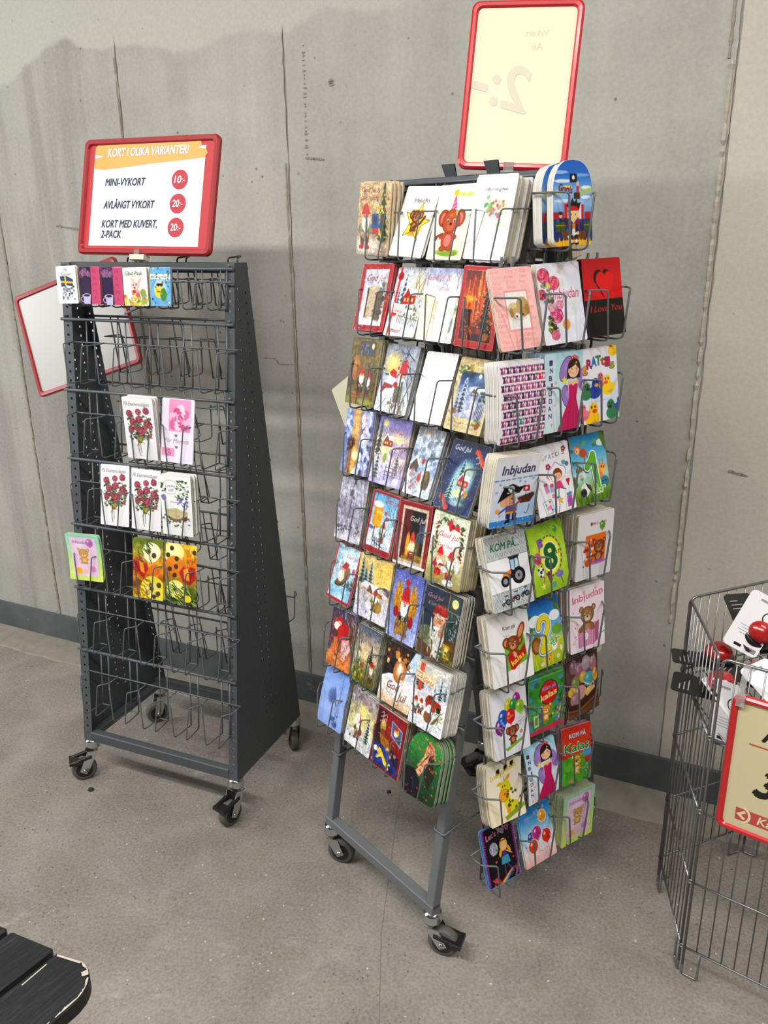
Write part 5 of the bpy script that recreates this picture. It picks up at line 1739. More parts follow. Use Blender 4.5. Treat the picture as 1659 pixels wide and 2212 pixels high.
@art('X81', 64)
def _(a):
    a.g('8aa4d8', '9ab2e2', 'a8bcea', '9cb4e6').n(.04, 12)
    a.l([(74, 0), (76, 60), (66, 140)], 3, '5a6a98', .35).b(78, 0, 80, 120, '7f96cc', .6)
    a.strokes(40, 66, 10, 80, 120, 6, 1.2, ['3f4c78', '6274a8'], 1.57, 1, .5)
    for i in range(60):
        t = a.r.uniform(2.3, 4.4)
        a.l([(60, 66), (60 + 34 * a.r.uniform(.4, 1) * math.cos(t), 66 + 34 * a.r.uniform(.5, 1) * math.sin(t))], 1.2, a.r.choice(['4a5a88', '5f70a0', '3c4a74']), .7)
    a.e(46, 64, 24, 24, '5a6a9c', 0, .55, .7).l([(58, 64), (66, 82)], 2.4, '3a4468').blobs(16, 56, 104, 78, 134, 2, 6, ['46578c', '5c6ea4'], .7)


@art('X82', 72)
def _(a):
    a.g('a09a98', 'b0a498', 'd8cc94', 'ece0a4', 'dfe0e2', 'cfd2d4').n(.14, 8)
    a.blobs(50, 0, 0, 100, 34, 3, 7, ['8a8088', 'b8aab0', '6a646c', 'cdc2c4'], .6).e(52, 46, 28, 26, 'f2e69c', 0, .9, .9).strokes(50, 0, 16, 34, 84, 14, 1.8, ['3f5048', 'dfe6e4', '6a7a70', 'b8c2bc'], 1.5, .4, .75)
    a.e(36, 74, 15, 17, 'f4f5f4', 0, .9, .6)
    a.fir(78, 112, 62, 50, '2f4742', 'dfe8e6', 8).gnome(42, 118, 58, '5c6a3c', 'c0302a', '7a5a34', '6a4a2c').e(36, 68, 8, 12, 'f2f2ee').e(52, 98, 7, 8, 'b02c2a')
    a.e(30, 130, 44, 12, 'f0f2f4', 0, .9, .6).strokes(40, 50, 104, 100, 138, 10, 1.3, ['8a8c80', 'e8ece8', '5a6258', 'b4b4a4'], 1.2, .8, .7).e(18, 118, 3, 4, '6a5a52')
    a.t('God Jul', 26, 24, 15, 'a86a70', 46, 0, .1)


@art('X83', 76)
def _(a):
    a.b(0, 0, 100, 140, '7a1c22').b(7, 6, 93, 134, '3c1c22')
    k = a.c.copy()
    a.p([(30, 6), (93, 6), (93, 90), (40, 70)], '8e1a20').b(7, 6, 34, 60, '32161c').n(.12, 8).snow(60, 'f0b8a0', 1.1, 100)
    a.p([(52, 16), (90, 26), (92, 66), (56, 50)], '9aa4bc').p([(56, 20), (88, 29), (88, 60), (59, 47)], '5a6288').e(72, 36, 8, 9, 'd8a83a').e(70, 28, 6, 5, 'b03030').e(70, 42, 6, 5, 'f2eee6')
    a.e(28, 42, 9, 16, 'a8963c').e(28, 34, 6, 8, 'd4c050').e(30, 56, 8, 9, '8a4a2c')
    a.p([(20, 60), (52, 66), (66, 92), (30, 82)], 'a8762a').strokes(24, 20, 58, 66, 94, 14, 1.6, ['d0a040', '5c3a14', '8a5a20'], .5, .4).b(40, 88, 66, 104, '8a5c24')
    a.p([(7, 86), (40, 84), (93, 118), (93, 134), (7, 134)], '2c3c84').blobs(26, 8, 88, 90, 132, 3, 7, ['4a5ca8', '1e2a66', 'e0e4f0'], .6)
    a.l([(18, 96), (34, 108), (30, 96), (46, 110), (64, 128)], 7, 'e8cc3c', 1, True).l([(24, 118), (40, 108), (52, 122), (68, 116)], 5, 'f0dc5c', 1, True).e(16, 100, 7, 6, 'f2f2f4')
    m = a.mask_box(7, 6, 93, 134)[..., None]
    a.c = k * (1 - m) + a.c * m
    for i in range(3):
        a.l([(16, 14 + 10 * i), (24, 10 + 10 * i), (24, 20 + 10 * i), (32, 12 + 10 * i), (36, 18 + 10 * i)], 2.2, 'd8a0a4', .95, True)


@art('X84', 76)
def _(a):
    a.g('3c8a44', '38823f', '2c5f34', '1f4a28', '163a20')
    a.p([(0, 84), (26, 80), (46, 100), (58, 140), (0, 140)], '14141c').e(10, 120, 40, 40, '15151d', 0, .95, .3)
    a.p([(52, 20), (70, 30), (72, 44), (44, 92), (30, 82), (50, 44)], 'e2b48c').p([(56, 12), (74, 20), (80, 38), (64, 52), (52, 44)], 'c9967a').strokes(30, 52, 14, 78, 46, 9, 1.6, ['5a2418', 'e8c4a0', '8a4a34', 'c23a2c'], .9, .8)
    a.l([(28, 84), (44, 66), (60, 40)], 2.4, '3c2416').p([(64, 40), (74, 34), (86, 80), (74, 110), (56, 84)], '2a1a16', .7)
    a.blobs(44, 0, 6, 100, 138, 1.2, 2.8, ['d8553a', 'e8784a', 'c23a3a', '8a3a4a'], .9, .8)
    for i in range(10):
        x, y = a.r.uniform(10, 92), a.r.uniform(10, 90)
        a.l([(x, y), (x + 3, y - 4), (x + 5, y + 1), (x + 8, y - 2)], 1.4, a.r.choice(['e0784a', 'b8402c', 'e8c84a']), .9, True)
    a.l([(26, 92), (30, 116), (36, 128)], 1.6, '4a4a90', .8, True).l([(6, 120), (12, 126), (18, 118)], 1.4, 'c86a8a', .8, True)


# ---- end panel: birthday and invitation cards
@art('E00', 96)
def _(a):
    a.g('2f6fc0', '3a7ac8', '8fb8e2', 'a8c8ea', '6f9cd0', '2a4f92', '1c2c60')
    for x, y, w_, c in ((20, 20, 40, 'a9c6ee'), (70, 24, 50, '8fb4e6'), (30, 34, 60, 'e9eef8'), (84, 44, 30, 'f4f6fb'), (16, 52, 40, 'f2d83c'), (36, 44, 26, 'f2d83c'), (84, 60, 30, 'f4f6fb'), (22, 66, 40, 'e6edf8')):
        a.p([(x - w_ / 2, y), (x - w_ * .2, y - 3), (x + w_ * .3, y - 2.5), (x + w_ / 2, y), (x + w_ * .1, y + 2.5), (x - w_ * .3, y + 2.5)], c)
    a.p([(28, 70), (78, 72), (76, 104), (28, 104)], 'c8313f')
    for q in (36, 50, 63):
        a.b(q, 71, q + 8, 104, 'f1e8ea')
    a.b(0, 84, 26, 98, 'b02a38').b(80, 84, 100, 98, 'b02a38').p([(0, 96), (100, 96), (100, 128), (0, 128)], '23366e', .85).blobs(20, 0, 96, 100, 126, 3, 6, ['4a7ac0', '1a2858', '2c4a90'], .7)
    a.b(6, 100, 30, 116, '4a5a24').b(78, 100, 100, 116, '4a5a24').l([(6, 106), (30, 106)], 1.4, '9aa23c').l([(78, 106), (100, 106)], 1.4, '9aa23c').p([(18, 116), (86, 116), (80, 130), (26, 130)], '7a4a20')
    a.e(18, 90, 4, 4.5, 'e9c49c').e(18, 86, 4, 3, '20263c').b(15, 94, 21, 100, '20263c')
    a.b(42, 22, 60, 36, '14151c').star(51, 28, 4.5, 'f2f2f4', 6, .6).e(51, 28, 2.6, 3.2, 'fafafa').e(62, 38, 4, 4, 'e9c49c').b(59, 42, 65, 52, 'c4334a').b(52, 52, 68, 63, '5a3420')
    a.t('Grattis', 14, 50, 17, '6e1424', 34, .03, .1, -.12).t('Grattis', 68, 56, 15, 'c8cc2e', 30, .03, .1, .15)
    a.p([(34, 76), (38, 64), (44, 69), (48, 60), (53, 68), (60, 62), (62, 70), (70, 68), (66, 80)], '2a1a14').e(51, 82, 14, 8, 'c02634')
    a.p([(38, 82), (64, 82), (63, 92), (51, 103), (40, 93)], 'efcd9c').e(45, 88, 1, 1.2, '20140e').e(56, 88, 1, 1.2, '20140e').p([(36, 94), (42, 96), (44, 108), (36, 114)], 'a02034').p([(66, 94), (60, 96), (58, 108), (66, 114)], 'a02034')
    a.p([(40, 104), (62, 104), (64, 122), (38, 122)], '1c2a50').p([(47, 103), (56, 103), (55, 118), (48, 118)], 'd8862c').e(51, 117, 4, 6, 'eef0f4').p([(34, 124), (60, 117), (62, 120), (38, 128)], 'e8eaee').e(62, 119, 3, 3, 'efcd9c')
    a.b(42, 122, 49, 134, '2a1a18').b(54, 122, 61, 134, '2a1a18')
    a.e(50, 139, 60, 9, 'efb92c')
    for q in range(10):
        x = 4 + q * 10
        a.p([(x - 3, 136), (x + a.r.uniform(-5, 5), 122 + a.r.uniform(0, 6)), (x + 3, 136)], 'efc234')
    for q in (45, 58):
        a.e(q, 136, 6, 3, '18181c').p([(q - 4, 135), (q, 128), (q + 4, 135)], 'f0f0f2')


@art('E11', 96)
def _(a):
    a.g('f6c8c4', 'f8cfca', 'f5c4c0').n(.02, 10)
    rr_ = a.r
    for i in range(15):
        y = 8 + i * 9.2
        for j in range(3):
            if 42 < y < 104 and 24 < 8 + j * 32 < 78 and j == 1:
                continue
            a.t(rr_.choice(['Love', 'Kram', 'Vänn', 'Puss', 'Kärlek', 'Längtar', 'Vårda']), 4 + j * 32 + rr_.uniform(-3, 3), y, rr_.uniform(7, 12), rr_.choice(['eda29e', 'f0aea8', 'e8948f']), None, -.01, .3)
    a.b(26, 38, 82, 108, 'eba8a4').b(29, 41, 79, 105, 'f4f1ec')
    a.e(44, 70, 14, 11, 'd8c8a4').e(66, 66, 15, 16, 'c2a472').e(48, 78, 13, 10, 'c9ae80').e(66, 76, 11, 9, 'b89460').e(50, 82, 6, 5, 'f1ece2').e(49, 83, 2.2, 1.8, '2a1c18').e(64, 80, 2, 1.8, '3a261c').e(38, 76, 5, 8, 'b4925e').e(76, 72, 5, 10, 'a8864e').e(56, 88, 24, 3, 'd9d4cc', 0, .8, .6).n(.04, 3, (30, 42, 78, 104))


@art('E12', 100)
def _(a):
    a.g('eceaf2', 'e9e8f4', 'eeeef6').n(.02, 12)
    a.blobs(26, 20, 4, 60, 40, 4, 10, ['d9d0c4', 'e6dcd4', 'c8c0b0'], .5, 1, .8).blobs(20, 40, 60, 84, 100, 4, 10, ['f2d2d8', 'e6e2dc', 'd8e4d8'], .5, 1, .8)
    a.blobs(30, 4, 30, 34, 66, 2, 5, ['8a8a58', '5c4a3a', 'b8a858', '7a8a80'], .7)
    a.rose(14, 20, 14, 'd84a72', '9a2248').rose(36, 34, 13, 'd8506a', 'a82a4c').rose(6, 52, 10, 'c83a5c').e(22, 38, 7, 7, 'e6d48a', 0, .9, .5)
    a.rose(34, 90, 15, 'd8447e', 'a0245c', 'f6b8cc').rose(24, 76, 8, 'e6a8b4', 'c87a90', 'f8e0e4').rose(44, 72, 9, 'e08a9c', 'c05a78', 'f6d0d8').blobs(30, 14, 92, 34, 120, 1.5, 4, ['4a4030', '6a7a34', '2c2420', '8a9a50'], .85)
    a.e(54, 108, 9, 10, 'e8a85a').e(52, 106, 5, 5, 'd87a40', 0, .8, .6).rose(26, 124, 10, 'd8708a', 'a84060').blobs(14, 60, 60, 84, 86, 3, 6, ['cfdccc', 'dfe6d8', 'e6ded2'], .7, .8, .5)
    a.t('Inbjudan', 30, 62, 26, 'b8405c', 62, -.01, .3)


@art('E13', 80)
def _(a):
    a.g('b01018', 'c8151c', 'cc171e', y0=0, y1=76).b(0, 74, 100, 140, '120b0c')

    def heart(x, y, s, c):
        a.e(x - s * .5, y - s * .2, s * .54, s * .62, c, .35).e(x + s * .5, y - s * .2, s * .54, s * .62, c, -.35).p([(x - s * 1.0, y - s * .05), (x, y - s * .35), (x + s * 1.0, y - s * .05), (x + s * .55, y + s * .75), (x, y + s * 1.5), (x - s * .55, y + s * .75)], c)
    heart(50, 38, 22, '1a0608')
    heart(56, 42, 22, 'd81c22')
    a.t('I Love You', 12, 96, 17, 'd83038', 84, .01, .3)


@art('E21', 104)
def _(a):
    a.b(0, 0, 100, 140, 'f4f0f4')
    for j in range(9):
        for i in range(8):
            x, y = 2 + i * 13 + (j % 2) * 4, 6 + j * 15
            c = a.r.choice(['6a2f62', '8a3f70', '7a3a74', 'a85a80', '5a2a58', '9a4a78'])
            if (i, j) == (3, 6):
                c = '3f9a80'
            if (i, j) == (6, 1):
                c = 'c02a4a'
            a.p([(x, y), (x + 2, y + 2), (x + 5, y + 2), (x + 7, y), (x + 7, y + 5), (x, y + 5)], c).p([(x + 2.5, y + 4), (x + 5, y + 4), (x + 7.5, y + 13), (x, y + 13)], c).l([(x + 7.5, y + 9), (x + 10, y + 6), (x + 9.5, y + 2)], 1.3, c).p([(x + 9, y + 6), (x + 12.5, y + 13), (x + 7.4, y + 13)], 'b8607c').e(x + 10.3, y + 3, 2, 2.2, c)
    a.wiggle(4, 137, 40, 137, .6, 14, 1.2, '2a2028', .8)


@art('E22', 100)
def _(a):
    a.g('b8dce4', 'cfe8ec', 'e6f2f4', 'd6ebef').n(.04, 10)
    a.fairy(76, 44, 16)
    a.b(0, 0, 30, 140, 'e2f0f2', .5)
    for i, ch in enumerate('INBJUDAN'):
        a.t(ch, 12 + (i % 2) * 1.5, 20 + i * 13.4, 12, '6a3a84', 8, .03)
    a.flower(30, 52, 3, 'e6a8c0').flower(22, 126, 3, 'e6a8c0').flower(28, 92, 2.6, 'e6a8c0')


@art('E23', 96)
def _(a):
    a.g('f2f0f4', 'efeef4', 'e2e8f6', 'eeeef4', y0=0, y1=140)
    for i, (ch, c) in enumerate(zip('gRATtIs', ['f0a034', 'b8245a', '4a8ad0', '3f9a3f', 'c85a2c', 'c03a50', 'b8b03a'])):
        y = 46 - 14 * math.sin(i / 6 * 2.6 + .3)
        a.t(ch, 4 + i * 12.5, y, 24, '2a3a78', 13, .06).t(ch, 4.6 + i * 12.5, y - .6, 22, c, 11.5, .03)
    a.duck(90, 10, 14, 'f2d040', 1, 'c8502a').duck(54, 66, 12, 'e0708c', 1, '4a8a5a').duck(34, 82, 17, '3a50a8', -1, 'd8a83a').duck(10, 84, 14, '3f8a58', -1, '5a3020').duck(72, 80, 17, 'f4d43a', 1, 'e06a24')
    a.e(50, 100, 46, 3, 'c2c6d8', 0, .6, .8)
    a.duck(24, 132, 20, 'f4cc30', -1, 'e05a20').duck(2, 122, 14, 'e8889c', 1).duck(80, 128, 17, '3f9068', 1, '5a3420').duck(100, 118, 12, '4a60b0', -1, 'c08a3a')


@art('E31', 100)
def _(a):
    a.g('f0eef2', 'e9ebf2', 'dfe6f2', 'd3dff0').n(.02, 12)
    for i in range(8):
        a.l([(3 + i * 12.6, 47 - i * .2), (11 + i * 12.6, 47 - i * .2)], 2.2, '5a86c0')
    for x, y in ((16, 55), (60, 52), (72, 56), (10, 70), (22, 118), (90, 50)):
        a.star(x, y, 4.2, '8fb4e0')
    a.p([(50, 84), (100, 78), (100, 124), (40, 124)], 'c2d4ee')
    a.b(0, 127, 100, 140, '4a90cc').blobs(30, 0, 128, 100, 140, .6, 1.1, ['bcd8f0'])
    a.p([(58, 86), (94, 78), (98, 84), (88, 98), (66, 98)], '5a3424').l([(76, 84), (80, 62)], 1.4, '6a4a34').p([(70, 62), (84, 64), (86, 76), (70, 74)], 'b8323c').e(77, 69, 3, 3, 'eee8ea').l([(88, 104), (84, 120), (78, 118)], 1.8, '6a7078', 1, True)
    a.e(40, 88, 15, 15, 'e6b090').e(30, 92, 10, 10, 'e9b89a').e(46, 86, 1.4, 1.6, '20140e').l([(42, 96), (48, 95)], .9, 'a05040')
    a.p([(14, 92), (20, 76), (26, 62), (44, 56), (60, 64), (74, 62), (62, 76), (46, 76), (30, 84)], '17161a').e(42, 66, 7, 6, 'f2f2f4').e(40, 65, 1.8, 2, '17161a').e(45, 65, 1.8, 2, '17161a').l([(34, 74), (52, 74)], 1.6, 'f2f2f4')
    a.p([(36, 100), (58, 98), (60, 114), (34, 114)], '4a6cb0')
    for y in (103, 109):
        a.l([(35, y), (60, y)], 2, 'c8483c')
    a.l([(38, 102), (20, 112)], 4.5, '4a6cb0').l([(56, 100), (66, 92)], 4.5, 'b84a44').e(16, 108, 5, 5, 'eeb04a').b(35, 112, 60, 116, 'e2b03c').b(36, 116, 46, 126, '2a2f66').b(50, 116, 60, 126, '2a2f66').p([(34, 132), (40, 126), (46, 126), (45, 134), (34, 135)], '18181c').p([(50, 130), (52, 125), (60, 125), (62, 131)], '18181c')
    a.t('Inbjudan', 16, 36, 25, '1c2050', 74, .01, .12)


@art('E32', 100)
def _(a):
    a.g('f3eff4', 'f5f2f6', 'f6f4f7')
    for i, (ch, c) in enumerate(zip('Grattis', ['8fbf6a', '5a9ab0', '5f9ac0', 'c07a8a', '5a9a70', 'b84a6a', 'b06a5a'])):
        a.t(ch, 26 + i * 9, 30 - i * .8, 19, c, 7 if ch != 'i' else 2.6, .0, .1)
    a.flower(86, 14, 6, '8a2450').flower(40, 44, 6.5, '9c2a5a').flower(44, 104, 4.5, 'd86a9c').star(20, 14, 4, '5a9a4a')
    a.e(82, 42, 6, 5, '7aa8b4', .4).e(90, 46, 5, 5, '5a8a9c', -.4)
    a.l([(45, 70), (38, 54), (50, 46), (60, 38), (72, 46), (84, 52), (84, 66)], 1.8, '8a96c0', .9, True)
    a.e(62, 62, 12, 12, '8a4a30').e(62, 66, 9, 9, 'f0c6a0').b(52, 55, 72, 60, '8a4a30').l([(58, 70), (66, 70)], .8, 'b06a5a')
    for q in (58.5, 65.5):
        a.e(q, 66, .9, 1.1, '2a1a14')
    a.p([(56, 76), (68, 76), (74, 92), (54, 92)], 'd4508c').l([(56, 78), (46, 74)], 2.6, 'f0c6a0').l([(68, 78), (80, 70)], 2.6, 'f0c6a0').l([(60, 92), (58, 104), (56, 108)], 2.6, '5a8a5a').l([(68, 92), (78, 96)], 2.6, '4a6a5a').e(55, 109, 3.4, 2.2, '4a5aa0')
    a.p([(82, 80), (87, 76), (92, 80), (87, 92)], 'c82a3a').e(84.5, 79, 3, 3.2, 'c82a3a').e(89.5, 79, 3, 3.2, 'c82a3a')
    a.p([(22, 80), (32, 78), (36, 94), (26, 96)], 'd6a0c4').p([(38, 84), (48, 82), (48, 96), (38, 96)], 'b4c0e2').e(43, 82, 5, 4, 'd84a7c').e(27, 78, 5, 3.4, 'c05a90').p([(30, 62), (36, 60), (40, 72)], 'd89a6a')
    a.p([(14, 112), (36, 108), (42, 134), (20, 138)], 'eef4f4').l([(14, 112), (36, 108), (42, 134), (20, 138), (14, 112)], 1.2, '7aa0b0').p([(22, 122), (34, 119), (36, 127), (24, 130)], 'f09ac0').e(22, 118, 2.4, 2.4, '7ac06a').e(32, 113, 2.4, 2.4, 'd84a8a').e(36, 130, 2.6, 2.6, '4a8ac0')
    a.star(60, 116, 9, '9a6a14').star(60, 116, 7.8, 'f0c63a').l([(57, 124), (52, 138)], 1.8, '6a5090')
    a.p([(78, 112), (92, 110), (92, 132), (78, 134)], 'd86aa4').b(84, 111, 87, 134, '7a70c8').l([(78, 122), (92, 120)], 2, '7a70c8').e(82, 108, 4, 3.4, '4a9ab8').e(89, 107, 4, 3.4, '4a9ab8')


def number_card(a, pts, col, dark, w, ar, arx, ary):
    a.l([(x - 1, y + 1.5) for x, y in pts], w + 8, dark, 1, len(pts) > 4).l(pts, w + 7, 'f6faf4', 1, len(pts) > 4).l(pts, w + 1.5, dark, 1, len(pts) > 4).l([(x + .4, y - .6) for x, y in pts], w - 1, col, 1, len(pts) > 4)
    a.t('år', arx - .6, ary + .6, 24, 'f6faf4', 34, .09).t('år', arx, ary, 23, ar, 32, .03)


@art('E33', 92)
def _(a):
    a.g('2f86b4', '58a6cc', '8cc8dc', 'bfe2e2', '8aa850', '5a7a2a')
    a.blobs(12, 0, 4, 100, 34, 4, 9, ['6f8f4a', '8aa85c', '4f7038'], .75, .5).e(86, 22, 12, 7, 'f2f6f8', 0, .9).p([(80, 0), (100, 0), (100, 44), (92, 30)], '5f7a38').blobs(8, 0, 60, 26, 96, 4, 8, ['5a7840', '3f5a2c'], .8)
    a.e(20, 28, 9, 9, 'c8784a').e(20, 30, 6.5, 6.5, 'eec4a4').e(13, 24, 4, 4, 'd89470').e(34, 36, 10, 9, 'b8603a').l([(38, 42), (36, 58)], 3, 'b8603a').l([(44, 38), (48, 56)], 3, 'b8603a').l([(12, 64), (22, 70), (32, 68)], 2.4, 'b8603a', 1, True).e(18, 30, 1.2, 1.4, '20140e')
    a.e(22, 80, 24, 10, 'f0f4f6', 0, .7, .6)
    a.p([(70, 110), (72, 78), (84, 78), (80, 110)], 'e6923a').e(84, 74, 11, 9, 'eda444').e(88, 80, 8, 6, 'f4c478').l([(78, 66), (77, 56)], 1.8, '9a5a24').l([(86, 65), (87, 56)], 1.8, '9a5a24').e(82, 72, 1.6, 2, '1a100a').e(88, 74, 1.6, 2, '1a100a').blobs(6, 70, 84, 80, 104, 1.4, 2.4, ['b8682a'])
    a.e(86, 104, 13, 12, '4a8a98').e(82, 102, 1.6, 2, '0f1a20').e(90, 102, 1.6, 2, '0f1a20')
    a.e(30, 110, 12, 16, 'f2f2f2', .4).e(24, 116, 9, 9, '3a3e48').e(20, 115, 1.8, 2.4, '0c0c10').e(27, 117, 1.8, 2.4, '0c0c10')
    for i in range(5):
        a.l([(32 + i * 3, 96 + i * 2), (38 + i * 2, 108 + i * 2)], 1.6, '17181c')
    for i in range(40):
        x = a.r.uniform(0, 100)
        a.p([(x - 3, 140), (x + a.r.uniform(-4, 4), 122 + a.r.uniform(-6, 8)), (x + 3, 140)], a.r.choice(['5f7f2c', '7a9a3a', '48641f']))
    number_card(a, [(42, 66), (56, 52), (60, 44), (66, 108)], '6cb43c', '2f6a24', 13, '8fc060', 54, 122)


@art('E41', 104)
def _(a):
    a.b(0, 0, 100, 140, 'c6cacb').n(.05, 8)
    for j in range(12):
        for i in range(10):
            x, y = i * 11 + (j % 2) * 5, j * 12
            q = 1 if (i + j) % 2 else -1
            for k in range(3):
                a.l([(x + k * 2.6, y - 3 * q), (x + 4 + k * 2.6, y + 3 * q)], 1.1, '7d8284' if k != 1 else 'eef0f0', .75)
    a.b(0, 44, 100, 106, 'f2f2f4').l([(0, 44), (100, 44)], 1, '8a8e92').l([(0, 106), (100, 106)], 1, '8a8e92')
    a.tractor(64, 98, 20)
    for x, y, c in ((34, 132, 'e6e6ea'), (58, 129, 'b8242c'), (82, 126, '2f4a78')):
        a.tractor(x, y, 7, c)
    a.t('KOM PÅ...', 12, 28, 19, '1f6a44', 70, .015, .25)


@art('E42', 92)
def _(a):
    a.g('8cb428', 'a2c63a', 'b8d64c', 'c4dc54', 'b0cc40', '9cbc30').n(.04, 12)
    a.e(54, 68, 33, 42, '5a4a6a').e(54, 68, 30, 39, 'a8c23a').e(54, 68, 29, 38, 'e6e23e')
    for i in range(22):
        t = i * 6.283 / 22
        a.e(54 + 31.5 * math.cos(t), 68 + 40.5 * math.sin(t), 2.2, 2.2, 'b0cc40')
    a.l([(46, 14), (52, 10), (58, 16), (52, 22), (44, 20), (42, 10), (54, 4), (64, 14)], 1.5, '8a9c3c', 1, True).l([(12, 4), (20, 10), (12, 18), (20, 26)], 2.4, 'c0b23c', 1, True).bal(78, 18, 6, '5a9a4a', string=14).bal(18, 66, 10, 'd8588c', string=10)
    a.p([(22, 30), (36, 28), (38, 46), (24, 48)], '8a6ab0').blobs(8, 24, 30, 36, 46, 1, 1.8, ['c04a7a', '4a3a7a']).star(12, 46, 6, 'd8dc5a').star(24, 124, 8, 'f2f08a').e(22, 94, 9, 10, 'f2f2f4').e(22, 94, 3.4, 3.6, '20222a').e(16, 88, 2.6, 2.6, '20222a').e(28, 90, 2.6, 2.6, '20222a').e(20, 102, 2.6, 2.6, '20222a')
    a.p([(36, 100), (46, 96), (52, 116), (44, 122)], '8a4a5a').l([(26, 116), (30, 108), (24, 104)], 2.6, 'b85a70', 1, True).e(74, 110, 11, 7, '8a84c4').l([(74, 112), (82, 130)], 2, '6a5a9c').b(50, 122, 62, 134, '5aa4a0', .8).l([(86, 36), (90, 42), (84, 48)], 1.6, 'd89a5a', 1, True)
    a.t('8', 36, 94, 74, 'f4f6d8', 36, .075).t('8', 37.5, 92.5, 71, '1f6434', 33, .045).t('år', 66, 68, 18, '2f5a4a', 20, 0)


@art('E43', 96)
def _(a):
    a.b(0, 0, 100, 140, 'e6e3e6')
    a.b(22, 46, 80, 104, 'e07a26').n(.03, 8, (22, 46, 80, 104))
    a.blobs(40, 20, 54, 48, 112, 1.5, 4.5, ['f0e6e6', 'c84a5a', 'b83a34', 'f6f2f2', '8a2a3a'], .9).bal(68, 30, 8, '7aa03a', string=8)
    a.bear(62, 74, 15, '8a4a24', 'c98a5c', '5a2c10').e(58, 108, 26, 5, 'b06ab4', 0, .8).e(34, 106, 10, 8, 'd85a2c')
    for i, (ch, c) in enumerate(zip('Inbjudan', ['8a2a3a', '3a3a6a', 'b83a3a', '4a6a3a', '6a3a7a', '3a5a8a', 'b86a2a', '4a3a5a'])):
        a.t(ch, 34 + i * 5.6, 26 - (i % 2), 9.5, c, 4.6 if ch != 'j' else 2.4, .015)


@art('E51', 96)
def _(a):
    a.g('efedec', 'f1efee')
    a.p([(34, 62), (84, 44), (88, 104), (38, 116)], '7ab23a').n(.05, 6, (34, 44, 88, 116))
    a.bear(56, 64, 16, '8e4a22', 'd8a07c', '5c2a10', big=True).e(78, 44, 8, 18, '8e4a22', .5).e(78, 44, 5, 13, 'd8a07c', .5)
    a.p([(40, 88), (54, 82), (60, 92), (84, 70), (86, 92), (54, 116), (46, 114)], 'b02a20').t('kalas', 50, 108, 15, 'f2dc5c', 34, .02, .1, .42)
    a.p([(54, 86), (60, 82), (63, 88), (58, 94)], 'e6b49c').t('Kom på', 36, 34, 11, '2a2a30', 30, .01).t('...', 36, 46, 10, '4a4a50', 14)


@art('E52', 92)
def _(a):
    a.g('2f6fb4', '3f84c4', '6aa8dc', '8fc0e4', 'c8cc3e', 'b4c238', '8fae2c')
    a.blobs(14, 0, 0, 30, 90, 4, 8, ['5f7a38', '7a9248', '466428'], .8, .8).blobs(8, 76, 0, 100, 30, 4, 8, ['6a8a48', '55743a'], .8, .7).e(22, 40, 20, 12, 'f2f6f8').e(82, 40, 16, 11, 'f4f8fa').e(18, 90, 16, 18, '8a5a34').e(18, 90, 10, 12, 'b08048')
    a.e(84, 70, 16, 11, '7aa84a').e(70, 98, 14, 14, 'ee9a3c').e(70, 104, 10, 8, 'f6f2ec').e(70, 100, 3.4, 2.4, '17120e').e(46, 122, 18, 11, 'f0a848').blobs(8, 34, 114, 60, 126, 1, 1.6, ['4a2a14']).e(30, 132, 6, 5, 'f4f2ee').e(78, 126, 6, 5, 'f4f2ee').e(90, 112, 5, 6, 'f4f2ee')
    for i in range(46):
        x = a.r.uniform(0, 100)
        a.l([(x, 140), (x + a.r.uniform(-2, 2), 108 + a.r.uniform(0, 14))], 1.6, a.r.choice(['d8da4a', 'c2cc3c', '9cb430']), .6)
    number_card(a, [(30, 56), (34, 44), (46, 38), (58, 44), (58, 60), (46, 78), (34, 98), (34, 106), (56, 104)], 'e6d42a', '4a7a9a', 12, '6cb45c', 58, 98)


@art('E53', 100)
def _(a):
    a.g('f4eaf0', 'f3e6ee', 'f1e4ec')
    for x, y, s_ in ((40, 14, 6), (74, 10, 6), (88, 26, 5), (12, 30, 5), (10, 118, 5), (90, 110, 5)):
        a.star(x, y, s_, 'e8a8bc', 8, .35)
    a.t('Inbjudan', 8, 34, 22, 'c8587c', 88, -.005, 0, .10)
    a.p([(22, 92), (70, 88), (70, 130), (22, 132)], 'e2aec8')
    for i in range(9):
        a.b(24 + i * 5.2, 90, 26 + i * 5.2, 131, 'c07a9c')
    a.p([(70, 88), (84, 82), (82, 124), (70, 130)], 'b8708e').bear(50, 64, 19, '94704c', 'b8946c', '5c4028', 'e6d6bc').b(22, 96, 70, 132, 'e2aec8')
    for i in range(9):
        a.b(24 + i * 5.2, 96, 26 + i * 5.2, 131, 'bc7498')
    for x in (30, 64):
        a.e(x, 94, 7, 6, '94704c')
    a.e(46, 110, 6, 8, 'f0ecf0').blobs(26, 6, 44, 98, 138, 1, 2, ['c23a68', 'd8588a'], .9).p([(82, 104), (100, 98), (100, 124), (82, 128)], 'f0eef0').l([(84, 116), (100, 110)], 1.4, '3a2a34')


